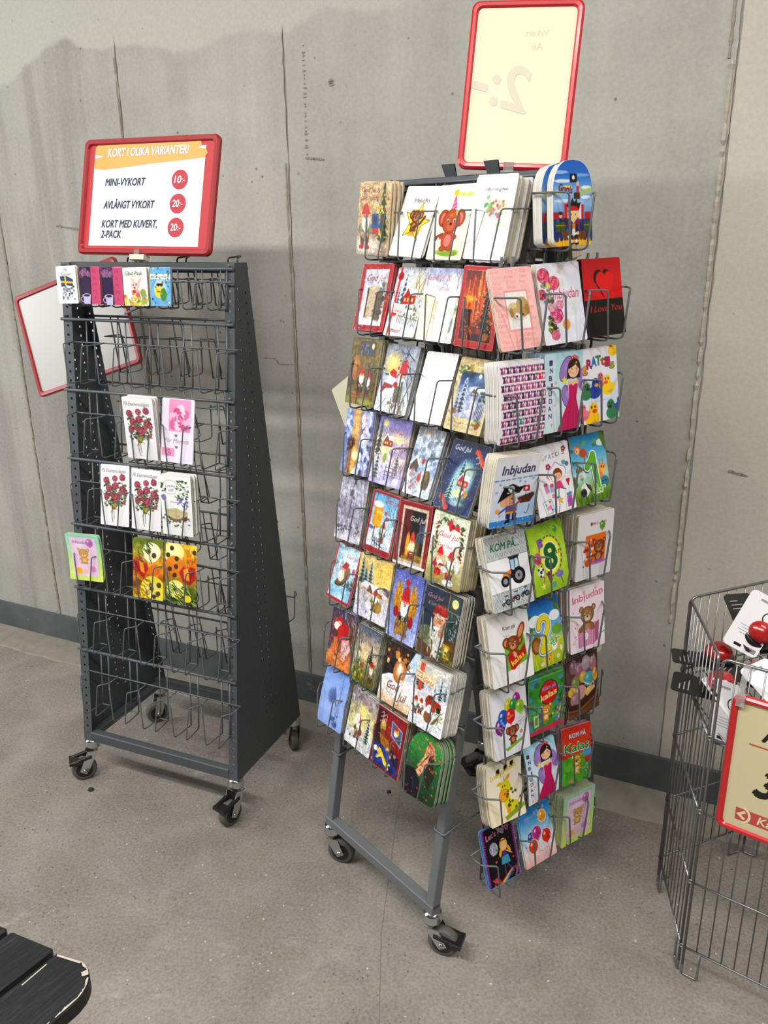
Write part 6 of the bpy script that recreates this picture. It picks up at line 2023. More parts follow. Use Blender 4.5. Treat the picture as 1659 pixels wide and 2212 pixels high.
@art('E61', 96)
def _(a):
    a.b(0, 0, 100, 140, 'e9e8ee')
    for x, y, r, c in ((72, 30, 11, 'b0429c'), (50, 38, 13, 'd2d03a'), (62, 40, 11, '3a9a48'), (80, 48, 12, '9cc03c'), (22, 74, 14, '7a2f86'), (32, 58, 14, '2f62b4'), (52, 60, 13, 'cc2630')):
        a.bal(x, y, r, c)
    a.t('Kalas', 44, 66, 9, 'f2dc6a', 17, .01, 0, .25).t('Kalas', 22, 62, 9, 'dfe8f8', 18, .01, 0, -1.0).t('Kalas', 14, 76, 8, 'f0d8a0', 15, .01, 0, -.9)
    a.p([(26, 86), (80, 78), (82, 116), (28, 128)], 'd6e6ec', .6).bear(54, 92, 12, '7a3f24', 'c08468', '4a2210', big=True).p([(30, 124), (80, 112), (82, 118), (36, 130)], '8ab24a').flower(78, 100, 4, 'd8683a').wiggle(72, 80, 90, 74, 1, 8, 1, '5a5a62').wiggle(74, 85, 92, 79, 1, 8, 1, '5a5a62')


@art('E62', 100)
def _(a):
    a.g('4a9a3c', '3f8a3a', '5aa844', '3c8038').blobs(60, 0, 0, 100, 140, 3, 8, ['4a90c8', '5a9ad0', '6ab848', '2f6a30', '7a5a8a'], .75)
    a.strokes(60, 0, 0, 100, 130, 8, 1.6, ['7aa0d0', '8a5a90', '2a5a34', 'c8a8d8'], 1, 1.5, .7)
    a.e(56, 42, 27, 31, '2a2a20').e(56, 42, 25, 29, 'c41f28').e(46, 28, 9, 6, 'e86a60', -.4, .7, .6).t('Kom på', 38, 36, 14, '8fa8d8', 38, .02, .1, .12).t('kalas', 34, 60, 20, 'f4dc94', 46, .04, .1, .2)
    a.bear(48, 84, 13, 'd8923a', 'f2dcb0', '6a4420').p([(12, 92), (26, 90), (28, 120), (14, 122)], 'cfd8b8').b(16, 96, 24, 116, '6a9a48').blobs(18, 64, 84, 96, 122, 2, 5, ['c88ab8', 'd8b45a', '8a5aa0', 'e8d8a8'], .85)
    a.p([(0, 130), (100, 122), (100, 140), (0, 140)], 'c8465c')


@art('E63', 92)
def _(a):
    a.g('4a3230', '6a4a48', '5a3c34', '4a2c1c', '3a2014').n(.15, 8)
    for x, y, rx, ry, c in ((22, 20, 12, 17, '8a6a74'), (40, 36, 13, 18, '9a6a7a'), (62, 22, 13, 18, 'b09aa8'), (84, 30, 12, 17, 'a87a80'), (26, 60, 13, 17, '7a8a4a'), (52, 52, 12, 14, 'c9a84a'), (70, 62, 18, 17, '5aa0a8'), (14, 76, 12, 12, 'e0b84a'), (90, 58, 8, 16, 'e0a83a'), (40, 86, 20, 17, 'c99a9c'), (24, 98, 16, 18, 'a8848a'), (72, 92, 16, 12, 'd8b868')):
        a.e(x, y, rx, ry, c).e(x - rx * .3, y - ry * .35, rx * .5, ry * .5, 'ffffff', 0, .4, .9)
    a.e(66, 40, 14, 8, '5a7aa8', 0, .5, .7).l([(54, 66), (74, 78), (84, 74), (86, 90)], 2.6, 'e8e2dc', .9, True).e(40, 90, 15, 6, 'a8a85c', 0, .6, .6)
    a.p([(6, 106), (40, 112), (100, 84), (100, 140), (0, 140)], '4a2a1c')
    for i in range(16):
        a.l([(0, 108 + i * 2.2), (40, 114 + i * 2), (100, 88 + i * 3.4)], 1.5, a.r.choice(['8a5c3c', '3a1e12', '6a4028', 'a87a54']), .85, True)
    a.t('Glad Påsk', 28, 26, 15, 'b8c4cc', 66, 0, .3, .1)


@art('E71', 92)
def _(a):
    a.g('f2ecdc', 'f0e8d4', 'ecdfc4')
    a.p([(8, 26), (86, 6), (88, 18), (10, 40)], 'f6f2e6')
    for x in (26, 48, 66):
        a.p([(x, 34 - x * .22), (x + 11, 31 - x * .22), (x + 10, 17 - x * .22), (x + 1, 20 - x * .22)], '17150f')
    a.t('Inbjudan', 12, 37, 19, 'd8c02a', 74, .03, .1, .24)
    a.p([(44, 92), (56, 64), (64, 96), (70, 116), (54, 122), (46, 110)], 'd6cc2a')
    a.e(52, 64, 15, 19, 'd8cc2c').e(46, 80, 14, 15, '8a6a1c').e(46, 80, 13, 14, 'e4a42c').e(60, 40, 8, 4.5, 'd8a82c', -.9).e(36, 50, 8, 4.5, 'd8b43a', -.1).e(49, 78, 2, 3, '8a4a1a').e(50, 58, 1.6, 2.2, '2a2010').e(44, 59, 1.6, 2.2, '2a2010').l([(50, 46), (49, 38)], 1.8, '8a7a24')
    a.e(72, 112, 14, 12, 'd6cc2a').blobs(16, 54, 72, 86, 122, 2, 4, ['4a4418', '6a5a1c'], .9).e(54, 118, 6, 7, 'd89a2c').l([(82, 104), (90, 98)], 1.6, '8a7a24').e(91, 97, 3.4, 2.6, '4a3a18').p([(40, 128), (98, 112), (100, 122), (44, 138)], '8aa03a')


@art('E72', 92)
def _(a):
    a.g('b4dcea', 'd6ecf4', 'eef6fa', 'f4f6fa').n(.03, 10)
    a.fairy(66, 44, 17)
    for i, ch in enumerate('INBJUDAN'):
        a.t(ch, 6 + (i % 2) * 1.5, 24 + i * 13.6, 12, '6a3a84', 8, .03)
    a.flower(22, 70, 3, 'e6b0c4').flower(20, 98, 3, 'e6b0c4').flower(14, 132, 3, 'e6b0c4')


@art('E73', 88)
def _(a):
    a.g('c83a22', 'd24a26', 'c8401f', y0=0, y1=80)
    a.p([(0, 76), (100, 64), (100, 140), (0, 140)], '5aa83c').blobs(30, 0, 84, 100, 140, 3, 8, ['6ab848', '3f8a34', '8ac850'], .7).p([(70, 66), (100, 62), (100, 80), (72, 80)], '6aa8d8')
    a.t('KOM PÅ', 24, 28, 17, '3a3a8a', 58, .07).t('KOM PÅ', 24.5, 27.5, 16, 'f0e8f4', 57, .02).t('Kalas', 8, 62, 31, 'f4f2e2', 84, .08).t('Kalas', 9, 61, 29, '2f8a3c', 82, .03)
    a.bear(50, 86, 15, 'dcb43a', 'f2e0a8', '5a3c14').e(30, 134, 6, 6, 'd8a86a').p([(76, 84), (96, 80), (98, 96), (80, 96)], 'c83a4a').strokes(18, 36, 72, 66, 116, 7, 1.8, ['5a3a14', '8a5a20'], .2, .5, .8).blobs(10, 66, 98, 92, 120, 2, 4, ['6a6a90', 'b8b8cc', 'c04a5a'], .8)


@art('E81', 92)
def _(a):
    a.b(0, 0, 100, 140, '2a7ac0').b(4, 3, 98, 138, '5a1f60')
    for i in range(24):
        a.b(4, 3 + i * 5.8, 8, 6 + i * 5.8, 'c8246a').b(94, 3 + i * 5.8, 98, 6 + i * 5.8, 'c8246a')
    a.b(9, 4, 93, 138, '131017').snow(36, 'c8b8d0', 1.0, 110)
    a.t("Let's Party", 14, 30, 19, 'd88aa8', 74, .015, .15, .13)
    a.e(32, 54, 13, 15, '9a9aa4').blobs(30, 22, 42, 42, 68, 1, 2, ['d8d8e0', '5a5a66', 'b8b8c4'], .8)
    a.e(62, 54, 12, 15, 'e0b84a').e(62, 56, 8, 9, 'efc4a4').p([(52, 44), (62, 38), (72, 46), (64, 48)], 'e8c660').e(50, 70, 4, 10, 'd8ac3c', .3).e(76, 68, 4, 10, 'd8ac3c', -.4).b(54, 42, 72, 45, '8a5a2c')
    a.p([(56, 68), (68, 68), (68, 80), (56, 80)], '6a3080').p([(52, 80), (72, 80), (76, 100), (48, 98)], '4a98b0').l([(58, 100), (56, 122)], 2.6, '6a5a8a').l([(66, 100), (76, 116)], 2.6, '6a5a8a').l([(68, 70), (84, 82)], 2.4, 'efc4a4')
    a.star(34, 86, 4, 'd87a4a').star(86, 92, 4, 'd85a5a')
    for i, c in enumerate(['d83a4a', 'e8743a', 'e8c63a', '5ab84a', '4a9ad8', '6a4ab0']):
        a.l([(38 + i * 4, 138), (70 + i * 3, 120 - i)], 3.2, c)
    a.blobs(16, 10, 122, 40, 138, 2, 4, ['d83a5a', 'e8743a', '8a5a3a', 'b03a8a'], .9).blobs(10, 74, 112, 92, 132, 2, 4, ['8a4a3a', 'c83a4a', '5a3a2a'], .9)


@art('E82', 92)
def _(a):
    a.g('2a88c8', '5aa8d8', 'a8d2ea', 'dcecf4', 'f2dcdc', 'f0c2c0').n(.03, 10)
    for i, ch in enumerate('Grattis'):
        a.t(ch, 18 + i * 9.5, 30 - i * 2.6, 15, ['c890c8', '8fc0d8', 'b8a0d8', 'd0a8c8', '98b8e0', 'c0a0d0', 'b0c8e8'][i], 7.5 if ch != 'i' else 3, .03)
    a.bal(72, 32, 12, 'eba83a', string=8, edge='f4f6f8').bal(30, 72, 12, '3a4fa4', edge='eef4fa').bal(48, 66, 14, 'c0428c', string=24, edge='f4e6f0').bal(32, 94, 14, 'd8502c', string=26, edge='f6eae8').bal(76, 84, 14, 'd8402c', string=36, edge='f8eeee')
    for i in range(14):
        x, y = a.r.uniform(8, 92), a.r.uniform(30, 132)
        a.star(x, y, 2.4, a.r.choice(['5a5a80', 'd87a6a', 'e8d85a', 'e89ab0']), 6, .5)
    a.wiggle(46, 116, 80, 112, 5, 8, .9, '6a6a8a')


def teddy_card(a):
    a.g('a8d8c8', 'b8dcb0', 'c6e08a', 'd6e67a').b(12, 9, 88, 126, 'ecd2e6').n(.03, 8)
    a.bal(70, 24, 11, 'c884bc', string=26).e(40, 34, 20, 8, 'f4e4f0', 0, .7, .6)
    a.bear(48, 58, 14, 'cfa45c', 'e2c48c', 'a07636', 'ead2a0').e(30, 112, 9, 10, 'efb83e').e(72, 104, 12, 12, 'd888c0', 0, .8, .5).e(50, 112, 8, 7, 'e8c6a0', 0, .8)
    a.t('Inbjudan', 18, 28, 14, '8a6a9a', 46, 0, .1)


@art('E83', 92)
def _(a):
    teddy_card(a)


@art('L51', 84)
def _(a):
    teddy_card(a)


# ---- half-empty rack
@art('L11', 60)
def _(a):
    a.b(0, 0, 100, 140, 'eef0f2')
    a.t('På', 40, 18, 13, '5a5248', 16, 0, .3).t('Examen', 24, 34, 14, '5a5248', 52, 0, .3)
    a.p([(18, 38), (52, 36), (84, 50), (80, 76), (50, 72), (22, 78)], '34507e').p([(40, 37), (48, 36), (50, 74), (42, 75)], 'e0bc4a').p([(19, 54), (82, 58), (82, 65), (20, 62)], 'e0bc4a')
    a.blobs(46, 24, 76, 84, 124, 2, 5, ['5a6a5a', '8a8aa4', '3f4a44', 'a8a8b4', '6f7a94'], .8)


def mug_card(a):
    a.b(0, 0, 100, 140, 'c4567c').b(0, 0, 56, 140, '2c2030').blobs(16, 2, 2, 54, 36, 4, 9, ['8a5a86', 'a878a0', '6a3f68'], .9).rose(18, 22, 15, '8a5a86', '5a3458', 'b890b0').rose(42, 26, 12, '8a5a86', '5a3458', 'b890b0')
    a.b(10, 44, 52, 100, '3a1f4a').e(30, 108, 22, 6, 'b8a8cc').p([(14, 104), (52, 104), (48, 140), (18, 140)], 'c9bedc').e(32, 106, 18, 6, 'e6e0ee').e(32, 107, 15, 4.6, '241018').l([(14, 112), (4, 118), (8, 130), (18, 130)], 3, 'c9bedc', 1, True)
    for i, ch in enumerate('MAMMA'):
        a.t(ch, 66, 24 + 25 * i, 20, 'a83f66', 16, 0)


@art('L12', 60)
def _(a):
    mug_card(a)


@art('L13', 60)
def _(a):
    mug_card(a)


@art('L14', 64)
def _(a):
    a.g('eef0e6', 'f0f0e8', 'e6e8d8')
    a.t('Glad Påsk', 10, 28, 20, '3a3a30', 72, .015)
    a.e(44, 54, 6, 20, 'e2c6bc', -.5).e(66, 52, 6, 20, 'e2c6bc', .6).e(50, 68, 17, 15, 'dcc4ba').e(48, 74, 9, 6, 'f2e6e0').p([(40, 72), (52, 70), (48, 80)], '8a3a34').e(42, 64, 2, 2.4, '241814').e(54, 62, 2, 2.4, '241814').e(50, 92, 18, 14, 'd3b8ac').e(44, 88, 8, 6, 'c8382f')
    a.blobs(26, 4, 98, 98, 136, 4, 9, ['d8c84a', 'e0a84a', '7aa868', 'c8687c', '8ab4b8', 'e6dc7a', 'a8b85a'], .95, 1.2).e(42, 112, 10, 13, 'e8dc7a').l([(33, 112), (51, 112)], 2.4, '9a8ab4').e(80, 92, 12, 14, '9aa85a').blobs(20, 4, 110, 98, 138, 1.5, 3, ['5f7a3a', '7a9a48'], .8)


@art('L15', 56)
def _(a):
    a.b(0, 0, 100, 140, '7ab0d8').b(0, 24, 100, 42, 'eef2f4').n(.08, 12)
    a.e(48, 76, 32, 34, 'c2d8ea', 0, .8).e(40, 84, 18, 26, 'e6d03a', .15).e(64, 98, 16, 24, '4f8a3c').e(48, 66, 16, 14, 'efd28c').b(30, 58, 62, 66, '20242a').e(40, 64, 5, 5, '17181c').e(56, 64, 5, 5, '17181c').e(40, 86, 12, 5, 'e8c23a').e(40, 88, 8, 3, 'a8641e')
    a.blobs(26, 8, 2, 92, 132, 2, 5, ['2f4a34', '4a7a8a', '3c6a3c', 'e6dc6a', '2c3a48'], .9, .8)
    a.t('Grattis', 16, 39, 14, '4a5a5a', 66, 0, .25)


def bouquet(a, script=True):
    a.g('efedef', 'f2f0f2', 'efecee')
    a.t('På Examensdagen', 4, 22, 15, '7a7678', 84, -.006, .35)
    for i in range(26):
        a.l([(46 + a.r.uniform(-6, 6), 122), (a.r.uniform(20, 82), a.r.uniform(50, 100))], 1.4, a.r.choice(['3f5030', '566a3c', '2f3c24']), .8)
    a.blobs(120, 14, 48, 90, 114, 2, 5, ['3f5030', '55683c', '2c3a22', '6f7f50'], .9, .6)
    for x, y, r in ((20, 44, 12), (50, 38, 11), (76, 34, 12), (30, 66, 13), (52, 58, 13), (78, 66, 13), (22, 88, 11), (54, 90, 16), (86, 76, 9), (82, 102, 7), (38, 82, 9), (68, 80, 9)):
        a.rose(x, y, r * .86, a.r.choice(['a8485a', 'b25563', '9c4052']), '571a28', 'cf8a94')
    a.blobs(26, 14, 40, 88, 112, 1.6, 3.4, ['3f5030', '2c3a22', '55683c'], .9, .5)
    a.l([(40, 110), (54, 108), (44, 120), (36, 132)], 3, 'b89a4a', 1, True).l([(46, 112), (60, 124)], 3, 'c8ae5c').l([(44, 118), (40, 140), (44, 158)], 2, '4a5a34', 1, True).l([(47, 118), (48, 150)], 2, '6a6a3c')


for _k in ('L33', 'L42', 'L43'):
    ART[_k] = (bouquet, 72, 168)


@art('L34', 72, 168)
def _(a):
    a.b(0, 0, 100, 168, 'f0e8f4')
    a.b(22, 2, 90, 86, 'e8a8c8').e(56, 50, 40, 40, 'dc90b4', 0, .6, .8)
    for i in range(26):
        t, r = i * 2.399, 34 * (1 - i / 28)
        a.e(56 + r * .62 * math.cos(t), 52 + r * .62 * math.sin(t), r * .46 + 3, r * .36 + 3, ['f2c8da', 'd878a0', 'f6dce8', 'c85a88'][i % 4], t, .9)
    a.l([(50, 46), (58, 42), (64, 48), (58, 56), (52, 52)], 1.6, 'a83a6a', .8, True)
    for x, y in ((46, 96), (48, 126)):
        a.e(x - 2, y, 2.8, 2.8, '8a7a86').e(x + 2, y, 2.8, 2.8, '8a7a86').p([(x - 4.6, y + 1), (x + 4.6, y + 1), (x, y + 6)], '8a7a86')
    a.t('För Mamma', 10, 116, 17, '9a8a94', 76, 0, .35)
    a.b(2, 130, 42, 152, 'e8a8c8').rose(22, 142, 10, 'dc78a4', 'b84a7c', 'f4cede')


@art('L44', 76, 168)
def _(a):
    a.g('eef0ee', 'f1f1ef', 'eceeea')
    a.e(32, 32, 25, 20, '8a8a90').e(32, 32, 24, 19, 'f4f4f4').t('Lycka', 16, 32, 12, '7a7484', 32, 0, .35).t('till', 26, 44, 12, '7a7484', 18, 0, .35)
    a.blobs(50, 46, 12, 92, 64, 2, 5, ['3a5034', '52683e', '26361f', '6f8458'], .9, .5).blobs(24, 52, 14, 92, 50, 1.4, 2.6, ['f2f4ee', 'dfe6d8']).blobs(16, 2, 20, 18, 60, 2, 4, ['4f6440', '7a7a94', '3a4a30'], .85).e(10, 62, 8, 9, '8a80b0', 0, .9)
    a.blobs(12, 54, 62, 86, 84, 3, 6, ['7a70aa', '9a92c4', '5f5690'], .9, .7).l([(66, 78), (78, 92), (84, 84)], 2, '7a70aa', 1, True).t('Studenten', 30, 76, 9, '9a94a4', 40, 0, .35)
    a.p([(12, 96), (48, 90), (86, 100), (84, 112), (46, 126), (14, 110)], 'cfc4a0').p([(12, 110), (46, 124), (84, 110), (84, 116), (46, 132), (14, 118)], '8a7a4a').l([(48, 92), (46, 124)], 1.4, '6a5c34').wiggle(20, 100, 44, 98, 1, 8, 1, '7a7050').wiggle(54, 100, 80, 104, 1, 8, 1, '7a7050')
    a.blobs(36, 4, 112, 90, 146, 2, 5, ['5a6a50', '8a8aa8', '3a4a34', '7a5a60', 'c8ccd4', '4a4a60'], .8, .6).e(78, 120, 5, 5, '7a2f38')


@art('L53', 72, 168)
def _(a):
    a.g('6a7a2c', 'a89838', 'd8982c', 'c8782a', '8a5a1c', 'b8942c').n(.2, 9)
    a.e(62, 34, 30, 26, 'f0ecd4').e(60, 52, 34, 26, 'd8a83a', 0, .8, .5).e(60, 40, 26, 24, 'f2eed2', 0, .95)
    a.e(66, 146, 42, 44, 'e6d84a').e(60, 140, 34, 34, 'f2ea9c', 0, .8, .6)
    for x, y in ((70, 44), (52, 34), (60, 130), (86, 126), (80, 152), (50, 150)):
        a.flower(x, y, 8, '5a4a2a', '5a4a2a', 7)
    a.p([(0, 62), (18, 52), (46, 64), (52, 84), (36, 110), (10, 96), (0, 90)], 'b02f2c').p([(20, 60), (34, 66), (40, 98), (26, 92)], 'e09a34').l([(6, 66), (22, 92)], 2.4, '7a1a1e').e(70, 84, 16, 14, 'd8782c', 0, .9).strokes(40, 0, 4, 60, 60, 22, 2.4, ['4f6a2c', '7a9a48', 'a8b86a', '35481c'], .8, .5, .85).strokes(60, 0, 100, 60, 166, 20, 2, ['d8842c', '8a4a14', 'e8a84a', '6a3a10'], .4, .8, .7).e(64, 146, 26, 26, 'f0e68a', 0, .7, .7)
    a.flower(62, 138, 7, '5a4a2a', '5a4a2a', 7).flower(84, 150, 7, '5a4a2a', '5a4a2a', 7).flower(70, 160, 7, '5a4a2a', '5a4a2a', 7)


@art('L54', 72, 168)
def _(a):
    a.g('d8b034', 'd8942c', 'c87024', 'a8842c', '5a6a24', '2f3c14').n(.18, 9)
    a.e(26, 26, 34, 30, 'efe69a').e(24, 20, 28, 24, 'f4efc0', 0, .8, .6).e(30, 62, 30, 28, 'd8862c', 0, .9).e(92, 16, 14, 20, 'e2d05a')
    for x, y in ((20, 14), (36, 42), (8, 34), (34, 64), (30, 88), (92, 20), (14, 72)):
        a.flower(x, y, 7, '4a3c22', '4a3c22', 7)
    a.p([(44, 78), (60, 58), (96, 62), (98, 92), (80, 112), (56, 104)], 'b03430').p([(58, 70), (72, 64), (78, 100), (62, 96)], 'e8a83a').l([(84, 64), (80, 106)], 2.4, '7a1c20').strokes(30, 50, 14, 98, 60, 22, 2, ['b8601c', 'e8a848', '8a4416'], 1.2, .6, .7)
    a.e(34, 128, 30, 26, 'efe68c').e(34, 124, 22, 18, 'f4f0c8', 0, .8, .6).flower(30, 128, 6, '4a3c22', '4a3c22', 7).strokes(60, 0, 104, 100, 164, 28, 3, ['4f6a2c', '7a9a48', 'a8b86a', '27380f'], .7, .45, .9).e(72, 150, 12, 10, 'e6d84a')
# ------------------------------------------------------------------ cards as objects
POSES = """
X11 0.02 1.416 0.107 0.147 0.071 -0.044 0.004
X12 0.129 1.415 0.105 0.146 0.357 -0.045 0.01
X13 0.245 1.411 0.1 0.146 0.3 0.008 0.001
X14 0.353 1.413 0.103 0.15 0.222 -0.016 -0.006
X21 0.033 1.258 0.104 0.146 0.278 0.028 -0.001
X22 0.137 1.255 0.098 0.147 0.36 0.028 0.003
X23 0.245 1.254 0.106 0.145 0.254 -0.001 0.016
X24 0.358 1.251 0.103 0.152 0.154 -0.021 -0.013
X31 0.029 1.096 0.099 0.148 0.223 0.009 -0.004
X32 0.136 1.095 0.104 0.148 0.333 0.011 0.004
X33 0.252 1.093 0.093 0.147 0.381 0.032 0.007
X34 0.357 1.091 0.101 0.146 0.353 -0.001 0.002
X41 0.037 0.941 0.1 0.146 0.232 0.042 -0.01
X42 0.145 0.939 0.105 0.148 0.305 0.025 -0.005
X43 0.248 0.939 0.081 0.145 0.384 0.006 0.005
X44 0.356 0.932 0.102 0.145 0.427 -0.004 0.006
X51 0.037 0.784 0.094 0.149 0.262 0.032 -0.018
X52 0.144 0.783 0.093 0.14 0.286 0.008 0.006
X53 0.255 0.787 0.098 0.138 0.241 0.048 -0.035
X54 0.359 0.779 0.103 0.148 0.215 0.005 0.015
X61 0.024 0.632 0.09 0.141 0.34 -0.019 0.004
X62 0.147 0.63 0.115 0.145 0.212 0.015 0.007
X63 0.256 0.621 0.093 0.152 0.219 -0.003 0.002
X64 0.367 0.621 0.108 0.148 0.229 0.018 -0.001
X71 0.053 0.475 0.09 0.142 0.241 0.019 -0.019
X72 0.146 0.473 0.084 0.137 0.236 -0.002 0.001
X73 0.259 0.468 0.105 0.137 0.322 0.014 -0.005
X74 0.365 0.461 0.104 0.139 0.245 0.025 0.006
X81 0.045 0.32 0.095 0.143 0.298 0.015 -0.006
X82 0.155 0.314 0.099 0.141 0.234 -0.026 0.033
X83 0.254 0.308 0.104 0.142 0.227 -0.019 0.012
X84 0.373 0.302 0.1 0.145 0.3 0.05 -0.023
E00 0.243 1.437 0.109 0.145 0.075 0.014 0.013
E11 0.118 1.263 0.111 0.144 0.272 0.01 0.001
E12 0.242 1.263 0.122 0.147 0.224 0.017 0.009
E13 0.367 1.266 0.122 0.148 0.198 0.006 -0
E21 0.123 1.091 0.122 0.148 0.074 -0.029 0.017
E22 0.241 1.093 0.115 0.151 0.05 -0.024 -0.005
E23 0.369 1.093 0.12 0.148 0.15 0.001 -0.012
E31 0.103 0.93 0.122 0.138 -0.05 -0.088 0.026
E32 0.246 0.922 0.115 0.14 0.264 -0.009 0.004
E33 0.364 0.919 0.116 0.145 0.239 -0.009 0.007
E41 0.125 0.75 0.114 0.15 0.292 -0.032 0.032
E42 0.244 0.75 0.107 0.146 0.268 -0.001 0.012
E43 0.377 0.744 0.121 0.146 0.05 -0.06 0.015
E51 0.134 0.576 0.118 0.149 0.264 -0.049 0.038
E52 0.248 0.573 0.102 0.147 0.263 -0.019 0.027
E53 0.38 0.566 0.117 0.149 0.157 -0.067 0.038
E61 0.14 0.398 0.106 0.15 0.203 -0.029 0.045
E62 0.249 0.409 0.11 0.129 0.12 -0.055 0.057
E63 0.384 0.397 0.112 0.144 0.15 -0.021 0.006
E71 0.138 0.225 0.104 0.136 0.243 -0.052 0.067
E72 0.254 0.227 0.102 0.137 0.2 -0.009 0.021
E73 0.375 0.211 0.099 0.139 0.204 -0.123 0.077
E81 0.133 0.058 0.098 0.137 0.327 -0.035 0.064
E82 0.262 0.042 0.103 0.136 0.314 -0.021 0.054
E83 0.392 0.031 0.114 0.137 0.05 -0.062 0.049
L11 0.083 1.29 0.065 0.093 0.065 0.027 -0.002
L12 0.155 1.29 0.065 0.092 0.103 0.006 -0
L13 0.228 1.289 0.066 0.092 0.072 0.013 -0.002
L14 0.301 1.289 0.074 0.092 0.07 0.018 -0.003
L15 0.375 1.29 0.06 0.092 0.121 0.013 -0.001
L33 0.306 0.904 0.097 0.161 -0.002 0 0.014
L34 0.411 0.904 0.098 0.163 0.186 -0.01 0.002
L42 0.204 0.714 0.095 0.165 0.206 0.025 -0.009
L43 0.309 0.715 0.095 0.162 0.165 0.008 -0.001
L44 0.411 0.714 0.096 0.157 0.093 0.026 0.004
L51 0.098 0.544 0.116 0.133 0.063 0.05 -0.022
L53 0.307 0.525 0.099 0.163 0.197 0.025 -0.016
L54 0.414 0.526 0.098 0.163 0.203 0.021 -0.015
"""
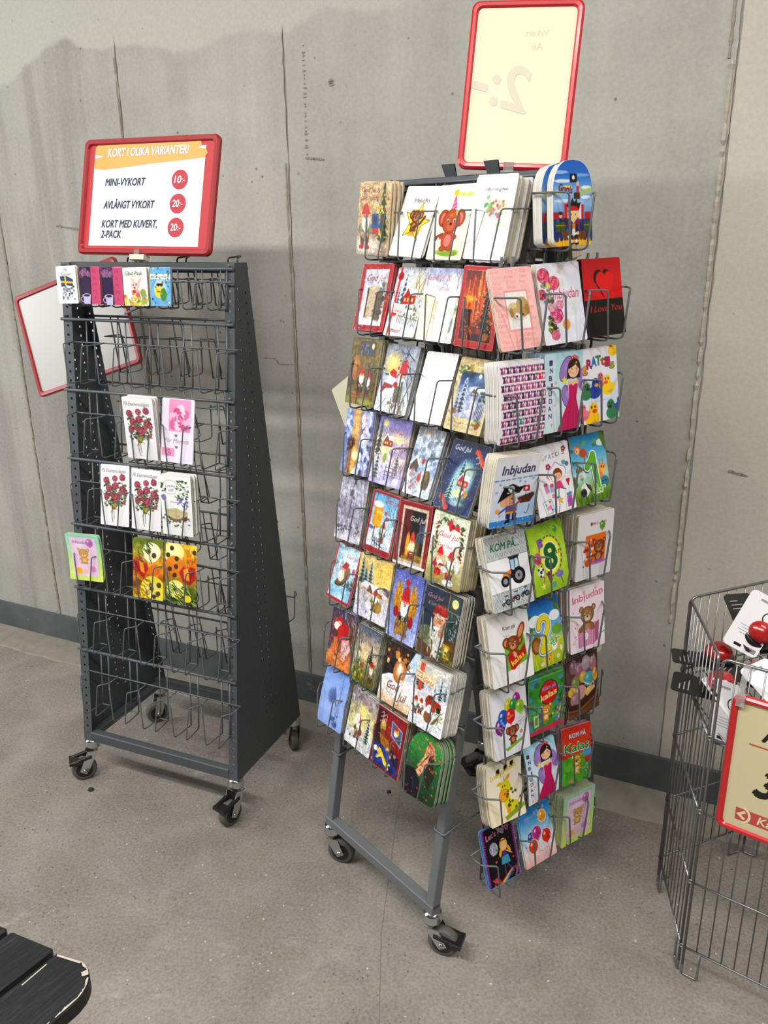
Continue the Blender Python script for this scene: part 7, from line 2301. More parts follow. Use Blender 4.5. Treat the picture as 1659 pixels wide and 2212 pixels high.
# key: (label, copies behind, depth of the stack in metres, paper, finish, shape)
CARDS = {
 'X11': ('gnome beside a decorated tree, God Jul card with beige top', 7, .036, 'c', 'g'),
 'X12': ('white invitation card with a brown mouse on a yellow star', 2, .004, 'w', 'g'),
 'X13': ('cream invitation card with an orange toy elephant in a party hat', 4, .016, 'c', 'g'),
 'X14': ('shiny white housewarming card with faint flowers and fruit', 7, .034, 'c', 'foil'),
 'X21': ('red-bordered God Jul card with a snowy gate', 4, .02, 'r', 'g'),
 'X22': ('Christmas card with a red cottage behind a garden fence and red ribbon', 3, .014, 'w', 'g'),
 'X23': ('silvery foil Christmas card with a snowy roof and pale moon', 2, .008, 'w', 'foil'),
 'X24': ('red-framed Christmas card with a dark tree by a glowing fire', 5, .022, 'r', 'g'),
 'X31': ('olive brown Christmas card of two gnomes beside a horse in a stable', 8, .045, 'c', 'g'),
 'X32': ('Christmas card of a gnome hugging a snowman under bare branches', 6, .03, 'w', 'g'),
 'X33': ('glaring white foil card with a faint pink sketch', 3, .014, 'w', 'foil'),
 'X34': ('tan-bordered card with snowy firs in blue moonlight', 6, .03, 'c', 'g'),
 'X41': ('blue and orange sunset card printed sideways with snowy trees', 7, .036, 'w', 'g'),
 'X42': ('purple evening card with a cottage, snowy firs and a wooden gate', 8, .045, 'c', 'g'),
 'X43': ('pale blue-grey card with a frosty garden gate and a bullfinch', 6, .03, 'w', 'g'),
 'X44': ('dark blue God Jul card with an oval red-house picture and red bows', 2, .006, 'w', 'g'),
 'X51': ('grey-violet card with a frozen waterfall scene', 8, .045, 'c', 'g'),
 'X52': ('red-bordered card with a yellow letter box in snow', 4, .016, 'c', 'g'),
 'X53': ('dark red God Jul card with a gnome standing in a doorway', 4, .016, 'r', 'g'),
 'X54': ('pale green card with a wreath above two gnomes in red hats', 8, .045, 'c', 'g'),
 'X61': ('red-edged pale blue card with a gnome on a sledge', 1, .003, 'w', 'g'),
 'X62': ('yellow dusk card with snowy firs above a lit cottage', 4, .016, 'w', 'g'),
 'X63': ('violet-blue card with a red-hatted gnome between two straw sheaves', 1, .003, 'w', 'g'),
 'X64': ('dark card with an old bearded man in a red hat smoking by a window', 7, .032, 'w', 'g'),
 'X71': ('red and orange card with a gnome climbing among tree bark', 4, .014, 'w', 'g'),
 'X72': ('olive forest card with a fox and a small gnome', 6, .03, 'c', 'g'),
 'X73': ('white God Jul card with a glowing gold bauble', 2, .006, 'w', 'g'),
 'X74': ('snow scene card with a red old-time car and a God Jul tag', 8, .042, 'w', 'g'),
 'X81': ('plain light blue card with a frosty tree silhouette', 3, .012, 'w', 'g'),
 'X82': ('pale yellow winter card with a gnome beside a snowy fir', 4, .014, 'w', 'g'),
 'X83': ('dark red card with a yellow sleigh ribbon and stars', 6, .03, 'c', 'g'),
 'X84': ('round-topped green card with an arm throwing confetti', 8, .04, 'gr', 'g'),
 'E00': ('round-topped blue card with a pirate boy and a black flag', 6, .045, 'w', 'g'),
 'E11': ('pink scripted card with two sleeping puppies', 2, .006, 'c', 'm'),
 'E12': ('lilac white invitation card with pink roses', 3, .010, 'c', 'g'),
 'E13': ('red and black heart card reading I Love You', 3, .010, 'k', 'g'),
 'E21': ('white card patterned with rows of purple cats', 7, .034, 'w', 'm'),
 'E22': ('pale blue invitation card with a fairy, upper of the two', 8, .042, 'b', 'g'),
 'E23': ('white card with colourful rubber ducks and the word Grattis', 1, .004, 'w', 'm'),
 'E31': ('white invitation card with a boy in a black pirate hat', 5, .025, 'c', 'm'),
 'E32': ('white Grattis card with a girl skipping rope', 1, .003, 'w', 'm'),
 'E33': ('blue jungle card with a big green 1', 1, .004, 'w', 'm'),
 'E41': ('white card with an orange tractor on tread plate', 4, .020, 'c', 'm'),
 'E42': ('lime green card with a big dark green 8', 1, .003, 'w', 'g'),
 'E43': ('white invitation card with a brown bear on an orange square', 7, .055, 'c', 'm'),
 'E51': ('white card with a brown mouse holding a red Kalas envelope', 5, .026, 'c', 'm'),
 'E52': ('blue and green jungle card with a big yellow 2', 1, .004, 'w', 'm'),
 'E53': ('white and pink invitation card with a teddy in a striped bag', 6, .034, 'c', 'm'),
 'E61': ('white card with a brown dog holding balloons', 5, .028, 'c', 'm'),
 'E62': ('green Kalas card with a red oval and a tiger cub', 4, .022, 'gr', 'g'),
 'E63': ('brown card with coloured Easter eggs in a basket', 1, .004, 'w', 'g'),
 'E71': ('cream invitation card with a yellow giraffe', 5, .028, 'c', 'm'),
 'E72': ('pale blue invitation card with a fairy, lower of the two', 1, .004, 'w', 'm'),
 'E73': ('red and green Kalas card with a yellow tiger', 3, .014, 'b', 'g'),
 'E81': ("black card with a blonde girl and the words Let's Party", 1, .004, 'b', 'g'),
 'E82': ('blue to pink card with red, blue and yellow balloons', 1, .004, 'w', 'm'),
 'E83': ('pale green bordered teddy invitation, at the foot of the packed rack', 8, .045, 'cg', 'm'),
 'L11': ('mini card with a Swedish flag and flowers', 3, .012, 'c', 'm'),
 'L12': ('mini Mamma card with a violet mug, next to the flag card', 3, .010, 'p', 'm'),
 'L13': ('mini Mamma card with a violet mug, next to the bunny card', 3, .010, 'p', 'm'),
 'L14': ('mini Glad Påsk card with a laughing bunny and eggs', 3, .014, 'c', 'm'),
 'L15': ('mini light blue Grattis card with a yellow and green figure', 2, .006, 'b', 'm'),
 'L33': ('tall white rose bouquet card beside the pink rose card', 4, .022, 'w', 'm'),
 'L34': ('tall pale lilac card with a large pink rose', 1, .002, 'w', 'm'),
 'L42': ('tall white rose bouquet card below it, first in its row', 0, .002, 'w', 'm'),
 'L43': ('tall white rose bouquet card beside the open book card', 0, .002, 'w', 'm'),
 'L44': ('tall white card with lilies and an open book', 5, .022, 'c', 'm'),
 'L51': ('pale green bordered teddy invitation on the half-empty rack', 1, .006, 'gr2', 'm'),
 'L53': ('tall card with orange tulips above yellow eggs', 1, .003, 'w', 'g'),
 'L54': ('tall card with yellow eggs above orange tulips', 0, .002, 'w', 'g'),
}
CARDS['L42'] = ('tall white rose bouquet card standing in front of the dark side panel', 0, .002, 'w', 'm')
EDGE = {'c': M_PAPER, 'w': M_WPAPER, 'r': edge_material('red_paper_edges', 'a8605a', .55), 'k': edge_material('dark_paper_edges', '4a3a34', .6), 'b': edge_material('blue_paper_edges', 'a4b8c8'),
        'gr': edge_material('green_paper_edges', 'a4b598', .4), 'gr2': edge_material('lime_paper_edges', 'c2d67c'), 'p': edge_material('pink_paper_edges', 'b0587a', .6), 'cg': edge_material('aged_paper_edges', 'b9b592')}


def print_material(name, rough, spec, coat, metal=0.0):
    m = bpy.data.materials.new(name)
    m.use_nodes = True
    nt = m.node_tree
    b = nt.nodes['Principled BSDF']
    at = nt.nodes.new('ShaderNodeAttribute')
    at.attribute_name = 'print'
    nt.links.new(at.outputs['Color'], b.inputs['Base Color'])
    b.inputs['Roughness'].default_value = rough
    b.inputs['Specular IOR Level'].default_value = spec
    b.inputs['Coat Weight'].default_value = coat
    b.inputs['Coat Roughness'].default_value = 0.15
    b.inputs['Metallic'].default_value = metal
    if metal:
        tc = nt.nodes.new('ShaderNodeTexCoord')
        n = nt.nodes.new('ShaderNodeTexNoise')
        n.inputs['Scale'].default_value = 260
        bp = nt.nodes.new('ShaderNodeBump')
        bp.inputs['Strength'].default_value = 0.25
        bp.inputs['Distance'].default_value = 0.0004
        nt.links.new(tc.outputs['Object'], n.inputs['Vector'])
        nt.links.new(n.outputs['Fac'], bp.inputs['Height'])
        nt.links.new(bp.outputs[0], b.inputs['Normal'])
    return m


PRINT = {'g': print_material('glossy_print', 0.5, 0.22, 0.06), 'm': print_material('matt_print', 0.6, 0.2, 0.0), 'foil': print_material('foil_print', 0.34, 0.6, 0.5, 0.55)}


def card_mesh(name, canvas, w, h, thick, pm, em, arch=False, bow=0.0, curl=0.0, rc=0.003):
    H, W = canvas.shape[:2]
    v = np.linspace(1, 0, H)          # height fraction of each canvas row, top first
    z = v * h
    half = np.ones(H)
    for i in range(H):
        d = h - z[i]
        if arch:
            r = w * .5
            if d < r:
                half[i] = math.sqrt(max(0, 1 - ((r - d) / r) ** 2)) ** .75
        elif d < rc:
            half[i] = 1 - (rc / (w / 2)) * (1 - math.sqrt(max(0, 1 - ((rc - d) / rc) ** 2)))
        q = (rc if not arch else .012)
        if z[i] < q:
            half[i] = min(half[i], 1 - (q / (w / 2)) * (1 - math.sqrt(max(0, 1 - ((q - z[i]) / q) ** 2))))
    half = np.maximum(half, .02)
    u = np.linspace(-.5, .5, W)
    X = half[:, None] * u[None] * w
    Z = np.repeat(z[:, None], W, 1)
    Y = bow * (1 - (2 * (Z / h) - 1) ** 2) + curl * (X / (w / 2)) ** 2
    # colour sampled at the true print position
    ui = np.clip((half[:, None] * u[None] + .5) * (W - 1), 0, W - 1)
    i0 = ui.astype(int)
    i1 = np.minimum(i0 + 1, W - 1)
    f = (ui - i0)[..., None]
    rr_ = np.arange(H)[:, None]
    C = canvas[rr_, i0] * (1 - f) + canvas[rr_, i1] * f
    grey_ = C.mean(-1, keepdims=True)
    C = np.clip(grey_ + (C - grey_) * 1.14, 0, 1) ** 1.16
    front = np.stack([X, Y, Z], -1).reshape(-1, 3)
    idx = np.arange(H * W).reshape(H, W)
    loop = np.concatenate([idx[0, :], idx[1:, -1], idx[-1, -2::-1], idx[-2:0:-1, 0]])
    back = front[loop] + [0, thick, 0]
    rim = front[loop]
    nv = H * W
    n = len(loop)
    verts = np.concatenate([front, rim, back])
    quads = np.stack([idx[:-1, :-1], idx[1:, :-1], idx[1:, 1:], idx[:-1, 1:]], -1).reshape(-1, 4)
    k = np.arange(n)
    side = np.stack([nv + k, nv + (k + 1) % n, nv + n + (k + 1) % n, nv + n + k], -1)
    bq = []
    # back closed row by row (rows share left and right rim points)
    R_ = [W - 1 + i for i in range(H)]
    L_ = [0] + [n - i for i in range(1, H - 1)] + [W - 1 + H - 1 + W - 1]
    for i in range(H - 1):
        bq.append((nv + n + L_[i], nv + n + R_[i], nv + n + R_[i + 1], nv + n + L_[i + 1]))
    faces = np.concatenate([quads, side, np.array(bq)])
    me = bpy.data.meshes.new(name)
    me.vertices.add(len(verts))
    me.vertices.foreach_set('co', verts.ravel())
    me.loops.add(faces.size)
    me.loops.foreach_set('vertex_index', faces.ravel().astype(np.int32))
    me.polygons.add(len(faces))
    me.polygons.foreach_set('loop_start', np.arange(0, faces.size, 4, dtype=np.int32))
    mi = np.ones(len(faces), np.int32)
    mi[:len(quads)] = 0
    me.polygons.foreach_set('material_index', mi)
    me.materials.append(pm)
    me.materials.append(em)
    me.update(calc_edges=True)
    me.validate()
    ca = me.color_attributes.new('print', 'FLOAT_COLOR', 'POINT')
    col = np.ones((len(verts), 4))
    col[:nv, :3] = np.clip(s2l(np.clip(C, 0, 1)), 0, 1).reshape(-1, 3) * .94
    ca.data.foreach_set('color', col.ravel())
    return me


def shrink(c, nw):
    H, W = c.shape[:2]
    nh = max(4, int(round(nw * H / W)))
    yi, xi = np.linspace(0, H - 1, nh).astype(int), np.linspace(0, W - 1, nw).astype(int)
    k = np.ones(3) / 3
    s = (np.pad(c, ((1, 1), (1, 1), (0, 0)), 'edge'))
    s = (s[:-2] + s[1:-1] + s[2:]) / 3
    s = (s[:, :-2] + s[:, 1:-1] + s[:, 2:]) / 3
    return s[yi][:, xi]


def rack_frame(k):
    if k == 'X':
        a, b, z = axes(RYAW)
        return RO + z * RZB, a, -b, RT, .085
    if k == 'E':
        a, b, z = axes(RYAW)
        return RO + a * RW + z * RZB, b, a, 0.0, .10
    a, b, z = axes(LYAW)
    return LO + z * LZB, a, -b, LT, .065


def card_matrix(k, u, zz, lean, roll, yaw):
    o, a, n, s, off = rack_frame(k)
    z = V(0, 0, 1)
    B = o + a * u + z * zz + n * (off - s * zz)
    a2, n2 = math.cos(yaw) * a + math.sin(yaw) * n, math.cos(yaw) * n - math.sin(yaw) * a
    up = math.cos(lean) * z - math.sin(lean) * n2
    r_ = math.cos(roll) * a2 + math.sin(roll) * up
    uu = math.cos(roll) * up - math.sin(roll) * a2
    yv = np.cross(uu, r_)
    return Matrix(((r_[0], yv[0], uu[0], B[0]), (r_[1], yv[1], uu[1], B[1]), (r_[2], yv[2], uu[2], B[2]), (0, 0, 0, 1)))


ROWNAME = {'X': 'Christmas cards on the packed rack', 'E': 'birthday and invitation cards on the end of the packed rack', 'L': 'cards on the half-empty rack'}
SHARED = {}
rc_ = random.Random(21)
for seed, line in enumerate(POSES.strip().split('\n')):
    p = line.split()
    key, (u, zz, cw, chh, lean, roll, yaw) = p[0], map(float, p[1:])
    if key not in CARDS:
        continue
    lab, nb, T, paper, fin = CARDS[key]
    fn, W, D = ART[key]
    ca = Art(W, chh / cw, D, seed + 1 if key not in ('L33', 'L42', 'L43') else 77)
    fn(ca)
    if key[0] == 'X' and key not in ('X33', 'X81', 'X12', 'X13', 'X14'):
        ca.n(.13, 2.6)
    arch = key in ('E00', 'X84')
    bow = {'L51': .004, 'E72': -.006, 'E71': .006, 'E21': -.005, 'E31': .003, 'X81': -.004, 'E42': -.003}.get(key, rc_.uniform(-.0012, .0012))
    th = min(.0026, T / (nb + 1) * .95) if T > .004 else .0008
    if T / (nb + 1) > .0035:
        th = T / (nb + 1) * .95
    nm = 'mini_greeting_card' if key.startswith('L1') else 'greeting_card'
    me = card_mesh(nm, ca.c, cw, chh, th, PRINT[fin], EDGE[paper], arch, bow)
    o = link(nm, me)
    M = card_matrix(key[0], u, zz, lean, roll, yaw)
    o.matrix_world = M
    front = lab if any(x in lab for x in ('rack', 'card beside', 'panel')) else lab
    tag(o, (front[0].lower() + front[1:]) if not front[:2].isupper() else front, 'card', ROWNAME[key[0]])
    if nb:
        me2 = card_mesh(nm, shrink(ca.c, 14), cw, chh, th, PRINT[fin], EDGE[paper], arch, bow)
        short = lab.split(' card')[0].replace(', God Jul', '') if ' card' in lab else lab.split(' invitation')[0]
        fan = {'E62': .012, 'X14': .006, 'E53': .004, 'X11': .006, 'L44': .006, 'X12': .003, 'E00': 0}.get(key, .002)
        for i in range(1, nb + 1):
            d = T * i / nb * .98 + .0006
            if key == 'E00':
                d = [.004, .008, .026, .031, .036, .041][i - 1]
            c = link(nm, me2)
            back_lean = 0.0
            c.matrix_world = M @ Matrix.Translation((rc_.uniform(-fan, fan), d, rc_.uniform(-fan * .4, fan))) @ Matrix.Rotation(back_lean, 4, 'X')
            tag(c, ' '.join(('copy behind the ' + lab).split()[:16]), 'card', 'copies behind the ' + lab)
# ------------------------------------------------------------------ cards seen on the far side and tucked in the racks
mb = MB()
mb.prism(rrect(-.05, 0, .05, .15, .003), 0, .004)
pl = mb.build('greeting_card', mat('beige_card', 'cfc8ae', .6, noise=.05))
aR, bR, zR = axes(RYAW)
P = RO + aR * -0.027 + bR * 0.150 + zR * 1.125
pl.location = P
pl.rotation_euler = (0, -0.55, RYAW)
tag(pl, 'plain beige card stuck askew behind the stable horse card', 'card')
for i, (u, zc) in enumerate(((0.06, 0.50), (0.06, 0.34))):
    mb = MB()
    mb.prism(rrect(-.05, 0, .05, .15, .003), 0, .004)
    pl = mb.build('greeting_card', mat('brown_card', '6b5638', .6, noise=.15, nscale=40))
    P = RO + aR * (RW - 0.045) + bR * (RD - (RD - RTI) * zc / 1.56 + .03) + zR * (RZB + zc)
    pl.location = P
    pl.rotation_euler = (.12, .1, RYAW + math.pi)
    tag(pl, ('brown card showing behind the egg basket card', 'brown card showing behind the tiger Kalas card')[i], 'card')

# stock in the pockets on the far side of the packed rack: only dark backs and edges show between the front cards
me = None
mb = MB()
mb.prism(rrect(-.05, 0, .05, .147, .003), 0, .030, 0, 1)
mb.build('greeting_card', [mat('kraft_card_back', '8a8070', .7, noise=.2, nscale=40), M_PAPER]).name = 'tmp_back'
tmp = bpy.data.objects['tmp_back']
me = tmp.data
bpy.data.objects.remove(tmp)
tb = (RD - RTI - 0.03) / (RZT - RZB)
for r_i, zc in enumerate(XROWS[:7]):
    for c_i, u in enumerate(XU):
        if (r_i * 4 + c_i) in (9, 17, 22, 23, 26):
            continue
        o = link('greeting_card', me)
        P = RO + aR * (RW - u) + bR * (RD + 0.013 - tb * zc + 0.052) + zR * (RZB + zc)
        o.location = P
        o.rotation_euler = (-.2, 0, RYAW + math.pi)
        tag(o, 'card pack in a far-side pocket of the packed rack, seen only from behind', 'card', 'packs on the far side of the packed rack')

# ------------------------------------------------------------------ hexagonal wire dump bin
BH = 0.80
HV = []
p = V(0.689, 1.706)
ang = 262.0
for i in range(6):
    HV.append(p.copy())
    t = math.radians(ang + 60 * i)
    p = p + 0.277 * V(math.cos(t), math.sin(t))
ctr = sum(HV) / 6
bin_ = empty('wire_bin', (ctr[0], ctr[1], 0), 0, 'six-sided grey wire dump bin full of egg timers, by the wall', 'wire bin')
LEV = [0.078, 0.256, 0.438, 0.617]
for i in range(6):
    A, B = HV[i] - ctr, HV[(i + 1) % 6] - ctr
    d = (B - A) / np.linalg.norm(B - A)
    A, B = A + d * 0.007, B - d * 0.007
    L = np.linalg.norm(B - A)
    P3 = lambda s, z: (A[0] + d[0] * s, A[1] + d[1] * s, z)
    mb = MB()
    mb.tube([P3(0, 0.03), P3(0, BH), P3(L, BH), P3(L, 0.03)], 0.0032, 8, 0.014)
    for q in (0.0, L):
        w_ = 0.034 if q == 0 else -0.034
        mb.tube([P3(q, 0.05), P3(q, 0.0035), P3(q + w_, 0.0035), P3(q + w_, LEV[0])], 0.003, 8, 0.006)
    for z in LEV:
        mb.tube([P3(-0.004, z), P3(L + 0.004, z)], 0.0026, 6)
    n = 10
    for k in range(1, n):
        mb.tube([P3(L * k / n, LEV[0]), P3(L * k / n, BH)], 0.0016, 5)
    for z in LEV:
        mb.tube([P3(0.002, z + 0.006), P3(-0.010, z + 0.004), P3(-0.010, z - 0.004), P3(0.002, z - 0.003)], 0.0024, 6, 0.004)
    mb.build('wire_panel', M_ZINC, bin_)
mb = MB()
r6 = [(v - ctr) * 0.965 for v in HV]
mb.tube([(v[0], v[1], 0.606) for v in r6], 0.0026, 6, closed=True)
for k in range(-8, 9):
    x = k * 0.032
    ys = []
    for i in range(6):
        (x0, y0), (x1, y1) = r6[i], r6[(i + 1) % 6]
        if (x0 > x) != (x1 > x):
            ys.append(y0 + (y1 - y0) * (x - x0) / (x1 - x0))
    if len(ys) == 2:
        mb.tube([(x, min(ys), 0.606), (x, max(ys), 0.606)], 0.0016, 5)
mb.build('wire_shelf', M_ZINC, bin_)

# the red price frame on the bin
t = math.radians(-38)
sa, sn = V(math.cos(t), math.sin(t), 0), V(math.sin(t), -math.cos(t), 0)
fw, fh = 0.225, 0.305
B = V(0.65, 1.432, 0) + sa * (0.038 + fw / 2) + sn * 0.016 + V(0, 0, 0.438)
sgn = empty('price_sign', tuple(B), 0, 'red frame with a buff price sheet hung on the wire bin', 'sign')
pose_obj(sgn, t, 0.0, 0.0, B)
frame_parts(sgn, fw, fh, 0.0125, 0.012, M_RED, M_CREAM2)
mb = MB()
text_mb(mb, 'Äg', -0.050, 0.222, 0.040, -0.0009, bold=0.07, width=0.05)
text_mb(mb, '3', -0.050, 0.100, 0.085, -0.0009, bold=0.08, shear=0.35)
mb.build('lettering', M_INK, sgn)
M_KRED = mat('brick_red_print', 'b8483c', 0.5, noise=0.1)
mb = MB()
mb.box((-0.072, -0.0009, 0.206), (0.075, -0.0006, 0.209))
mb.build('red_rule', M_KRED, sgn)
mb = MB()
mb.prism([(-0.078, 0.030), (0.08, 0.030), (0.08, 0.058), (-0.078, 0.058)], -0.0008, -0.0006)
mb.build('logo_banner', M_KRED, sgn)
mb = MB()
mb.prism([(-0.070 + 0.0215 * math.cos(k * .26 - 1.3), 0.044 + 0.0215 * math.sin(k * .26 - 1.3)) for k in range(11)] + [(-0.070 + 0.0165 * math.cos(k * .26 - 1.3), 0.044 + 0.0165 * math.sin(k * .26 - 1.3)) for k in range(10, -1, -1)], -0.0012, -0.0009)
mb.prism([(-0.076, 0.044), (-0.062, 0.033), (-0.058, 0.037), (-0.067, 0.044), (-0.058, 0.051), (-0.062, 0.055)], -0.0012, -0.0009)
text_mb(mb, 'Ka', -0.036, 0.036, 0.026, -0.0012, bold=0.04, shear=0.2)
mb.build('logo', mat('pale_print', 'dccfa8', 0.5), sgn)
for x in (-0.095, 0.080):
    mb = MB()
    mb.box((x - 0.010, -0.010, fh - 0.020), (x + 0.006, 0.002, fh + 0.004))
    mb.bar((x - 0.006, 0.004, fh - 0.006), (x - 0.002, 0.010, fh + 0.056), 0.011, 0.004)
    mb.bar((x - 0.002, 0.010, fh + 0.056), (x - 0.002, 0.026, fh + 0.050), 0.014, 0.004)
    mb.build('clear_hook', M_CLEAR, sgn)

# ------------------------------------------------------------------ egg timers in the bin
M_EGG = mat('red_egg_plastic', 'a81c1c', 0.22, 0, 0.6, coat=0.5, noise=0.08, nscale=160)
M_PACK = mat('black_pack_card', '18181a', 0.35, noise=0.2, nscale=30)
M_BACK = mat('white_pack_card', 'ebe9ec', 0.5, noise=0.03)
M_SKIN = mat('clear_blister', 'd8d8d4', 0.08, 0, 0.5, trans=0.9)


def timer_pack(label, loc, rot, group='egg timer packs in the wire bin', back=False, dome=True):
    """egg timer blistered on a pack card: card in the x-z plane, blister towards -y"""
    o = empty('egg_timer_pack', loc, 0, label, 'egg timer', group)
    o.rotation_euler = rot
    mb = MB()
    mb.prism(rrect(-0.038, -0.066, 0.038, 0.066, 0.010), 0, 0.0012, 1 if back else 0)
    if back:
        mb.prism(rrect(-0.013, 0.050, 0.013, 0.055, 0.002), 0.0012, 0.0016, 2)
        for k in range(4):
            mb.box((-0.028, 0.0012, -0.012 - 0.006 * k), (0.024 - 0.006 * (k % 2), 0.0015, -0.0108 - 0.006 * k), 2)
        for k in range(9):
            mb.box((-0.032 + 0.0022 * k, 0.0012, -0.060), (-0.0307 + 0.0022 * k, 0.0015, -0.050), 0)
        mb.box((0.000, 0.0012, -0.058), (0.016, 0.0015, -0.052), 0)
        mb.lathe([(0.013, 0), (0.013, 0.0006), (0.0105, 0.0006), (0.0105, 0.0)], (-0.020, 0.0010, 0.022), (0, 1, 0), 20, 0)
    else:
        for k in range(3):
            mb.box((-0.026, -0.0006, 0.030 + 0.009 * k), (0.014 - 0.010 * k, -0.0002, 0.0322 + 0.009 * k), 2)
    mb.build('pack_card', [M_PACK, M_BACK, mat('grey_print', '9a9a9e', 0.5)], o)
    if dome:
        mb = MB()
        prof = [(0.0305 * math.sin(k * math.pi / 14), 0.021 - 0.024 * math.cos(k * math.pi / 14)) for k in range(15)]
        mb.lathe([(max(r, 0.0), -h) for r, h in prof], (0, -0.002, -0.030), (0, 1, 0), 24)
        mb.build('red_egg', M_EGG, o)
        mb = MB()
        mb.lathe([(0.036, -0.001), (0.036, -0.012), (0.033, -0.016), (0.0315, -0.016)], (0, 0, -0.030), (0, 1, 0), 24)
        mb.build('blister_rim', M_PACK, o)
    return o


def at(x, y, z):
    return (x, y, z)


H = math.pi / 2


def flat(label, egg, rz, tx=0.06, ty=0.0):
    rx = -H + tx
    off = Matrix.Rotation(rz, 3, 'Z') @ Matrix.Rotation(ty, 3, 'Y') @ Matrix.Rotation(rx, 3, 'X') @ Vector((0, -0.02, -0.030))
    return timer_pack(label, tuple(Vector(egg) - off), (rx, ty, rz))


flat('egg timer at the rear corner of the bin with its black card poking out', (0.736, 1.629, 0.70), 1.30, 0.05, 0.06)
flat('egg timer just inside the near corner of the bin, behind the clear hook', (0.700, 1.518, 0.69), 1.15, 0.08, -.05)
flat('egg timer leaning up against the white pack card', (0.800, 1.590, 0.775), 0.35, 0.75, 0.1)
flat('egg timer half hidden under the white pack card with the oval picture', (0.792, 1.540, 0.70), 0.9, 0.12, 0.1)
timer_pack('white-backed timer pack standing upright against the rear wires', (0.783, 1.585, 0.795), (.30, -.42, math.pi - .35), back=True, dome=False)
timer_pack('white-backed timer pack lying beside the top of the bin sign, with an oval picture', (0.772, 1.435, 0.725), (H - .45, .15, math.pi + .42), back=True, dome=False)
timer_pack('white-backed timer pack poking down through the wires at the near corner', (0.690, 1.464, 0.655), (.12, .20, math.pi - 1.15), back=True, dome=False)
timer_pack('white-backed timer pack lying slanted behind the top edge of the bin sign', (0.712, 1.492, 0.660), (H - .55, -.2, math.pi + .6), back=True, dome=False)
timer_pack('grey timer pack standing by the far wires of the bin', (0.87, 1.67, 0.75), (-.25, .1, .3))
flat('egg timer lying face up in the middle of the bin', (0.90, 1.58, 0.66), 2.2)
flat('egg timer on the side of the bin facing the hall', (1.00, 1.43, 0.66), 0.3, 0.1)

# ------------------------------------------------------------------ black slatted bench corner
BD = math.radians(54.76)
bench = empty('slatted_bench', (-0.70, 0.85, 0), BD, 'black-stained slatted wooden bench with a chipped rounded corner', 'bench')


def wood_material():
    k = NT('black_stained_wood')
    g = k.noise(16.0, 8, 0.65, k.scale((1.2, 14.0, 14.0)), 0.6)
    ring = k.noise(3.0, 4, 0.5, k.scale((1.0, 6.0, 6.0)), 1.5)
    base = k.ramp(k.math('ADD', k.math('MULTIPLY', g, 0.7), k.math('MULTIPLY', ring, 0.3)), [(0.3, '0f1011'), (0.52, '1a1b1d'), (0.70, '34363a')])
    k.link(base, k.b.inputs['Base Color'])
    k.b.inputs['Roughness'].default_value = 0.5
    k.b.inputs['Specular IOR Level'].default_value = 0.35
    k.bump(g, 0.5, 0.002)
    return k.m


M_WOOD = wood_material()
M_RAW = mat('bare_chipped_wood', 'b3ab9c', 0.8, noise=0.35, nscale=80, bump=0.5)
ca_, sa_ = math.cos(BD), math.sin(BD)


def loc2(x, y):
    dx, dy = x + 0.70, y - 0.85
    return dx * ca_ + dy * sa_, -dx * sa_ + dy * ca_


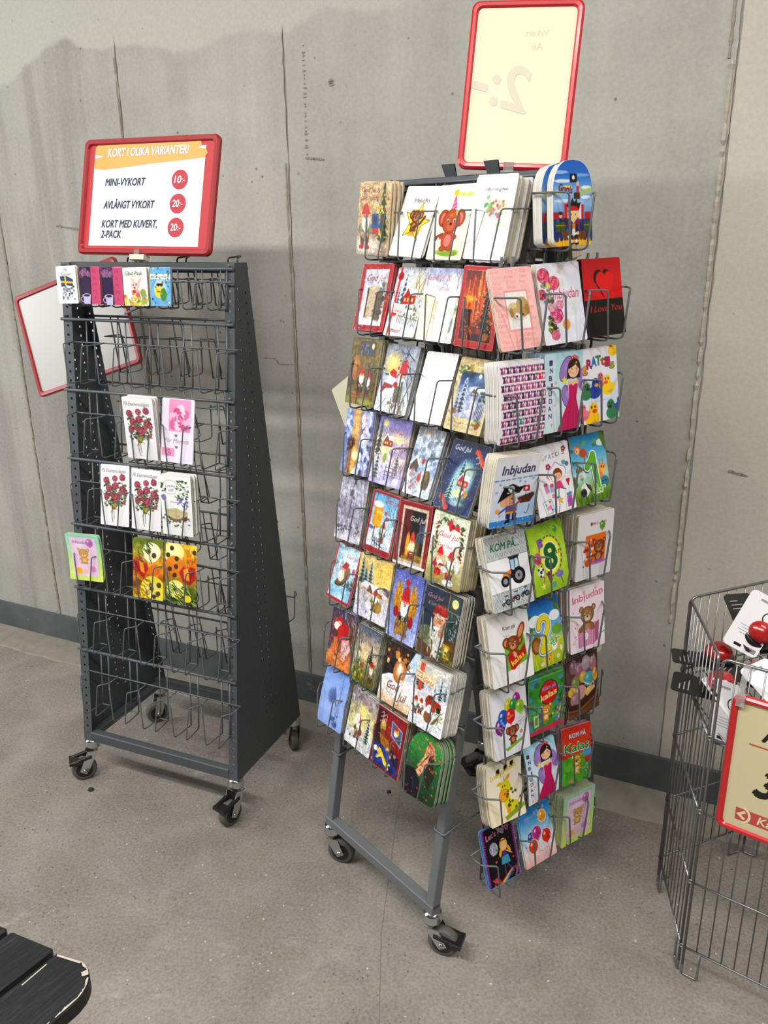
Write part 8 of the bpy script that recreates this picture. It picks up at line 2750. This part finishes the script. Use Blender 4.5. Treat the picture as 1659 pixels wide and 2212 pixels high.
ZT = 0.45
e0 = loc2(-0.57, 1.092)
e1 = loc2(-0.656, 1.131)
slope = (e0[0] - e1[0]) / (e0[1] - e1[1])
for i in range(-1, 4):
    # board i: y from top to lower edge in bench space
    yb = e0[1] + 0.0945 * i * 1.11
    ya = yb + 0.0945
    if i == -1:
        ya, yb = e0[1] - 0.011, e0[1] - 0.011 - 0.108
    xa, xb = e0[0] + slope * (ya - e0[1]), e0[0] + slope * (yb - e0[1])
    if i == -1:
        q = [(-1.1, yb), (xa - 0.13, yb)]
        cx, cy, r = xa - 0.050, yb + 0.055, 0.055
        q = [(-1.1, yb), (cx - 0.01, yb)] + [(cx + 0.06 * math.sin(t_) * (1.0), cy - r * math.cos(t_)) for t_ in [k * 0.2 for k in range(0, 9)]] + [(xa - 0.004, ya)] + [(-1.1, ya)]
    else:
        q = [(-1.1, yb), (xb - 0.004, yb), (xb, yb + 0.004), (xa, ya - 0.004), (xa - 0.004, ya), (-1.1, ya)]
    mb = MB()
    n = len(q)
    ins = 0.003
    cxx, cyy = sum(a for a, b in q) / n, sum(b for a, b in q) / n
    low = [(x, y, ZT - 0.028) for x, y in q]
    mid = [(x, y, ZT - 0.003) for x, y in q]
    top = []
    for k in range(n):
        a, b, c = V(*q[k - 1]), V(*q[k]), V(*q[(k + 1) % n])
        d1, d2 = (b - a) / np.linalg.norm(b - a), (c - b) / np.linalg.norm(c - b)
        nn = V(-d1[1] - d2[1], d1[0] + d2[0])
        nn /= np.linalg.norm(nn) + 1e-9
        top.append((q[k][0] + nn[0] * ins, q[k][1] + nn[1] * ins, ZT))
    mb.add(low + mid + top, [tuple(range(n - 1, -1, -1)), tuple(range(2 * n, 3 * n))] + [(k, (k + 1) % n, n + (k + 1) % n, n + k) for k in range(n)] + [(n + k, n + (k + 1) % n, 2 * n + (k + 1) % n, 2 * n + k) for k in range(n)])
    so = mb.build('slat', M_WOOD, bench)
    if i == -1:
        rr = random.Random(3)
        mb = MB()
        arc = [(cx + 0.0585 * math.sin(k * 0.1), cy - (r - 0.0015) * math.cos(k * 0.1)) for k in range(2, 17)] + [(xa - 0.006, ya - 0.004)]
        arc = [(cx - 0.05 + 0.01 * k, yb + 0.0015) for k in range(0, 5)] + arc
        for k in range(len(arc) - 1):
            (ax, ay), (bx, by) = arc[k], arc[k + 1]
            w1, w2 = 0.0012 + 0.0035 * rr.random() ** 2, 0.0012 + 0.0035 * rr.random() ** 2
            if k in (12, 13, 14):
                w1, w2 = 0.010, 0.011
            if rr.random() < 0.2:
                continue
            t1 = V(cx - ax, cy - ay)
            t1 /= np.linalg.norm(t1)
            t2 = V(cx - bx, cy - by)
            t2 /= np.linalg.norm(t2)
            mb.add([(ax, ay, ZT + .0004), (bx, by, ZT + .0004), (bx + t2[0] * w2, by + t2[1] * w2, ZT + .0006), (ax + t1[0] * w1, ay + t1[1] * w1, ZT + .0006)], [(0, 1, 2, 3)])
        for x0, x1, yy in ((xa - 0.075, xa - 0.028, ya - 0.010),):
            mb.bar((x0, yy, ZT), (x1, yy + 0.003, ZT), 0.0022, 0.001, (0, 1, 0))
        mb.build('chipped_edge', M_RAW, so)
for x in (-0.95, e0[0] - 0.22):
    mb = MB()
    mb.bar((x, e0[1] - 0.09, ZT - 0.045), (x, e0[1] + 0.40, ZT - 0.045), 0.04, 0.034, (1, 0, 0))
    mb.build('cross_beam', M_WOOD, bench)
    for y in (e0[1] - 0.07, e0[1] + 0.38):
        mb = MB()
        mb.bar((x, y, 0), (x, y, ZT - 0.06), 0.045, 0.045, (1, 0, 0))
        mb.build('leg', M_WOOD, bench)

# ------------------------------------------------------------------ grit on the floor
M_STONE = mat('dark_stone', '2c2a28', 0.8, noise=0.3, nscale=200, bump=0.5)
for i, (x, y, r, lab) in enumerate(((-0.898, 2.104, 0.008, 'dark stone chip on the floor beside the half-empty rack, by its front caster'), (0.004, 2.075, 0.006, 'dark stone chip on the floor under the packed rack'))):
    rr = random.Random(i + 40)
    mb = MB()
    mb.lathe([(0.0, 0.0), (r, 0.0), (r * 1.1, r * 0.5), (r * 0.6, r), (0.0, r * 1.05)], (x, y, 0.0), (0, 0, 1), 7, smooth=False)
    mb.v = [(a + (rr.random() - .5) * r * .5, b + (rr.random() - .5) * r * .5, c) for a, b, c in mb.v]
    tag(mb.build('stone_chip', M_STONE), lab, 'stone')
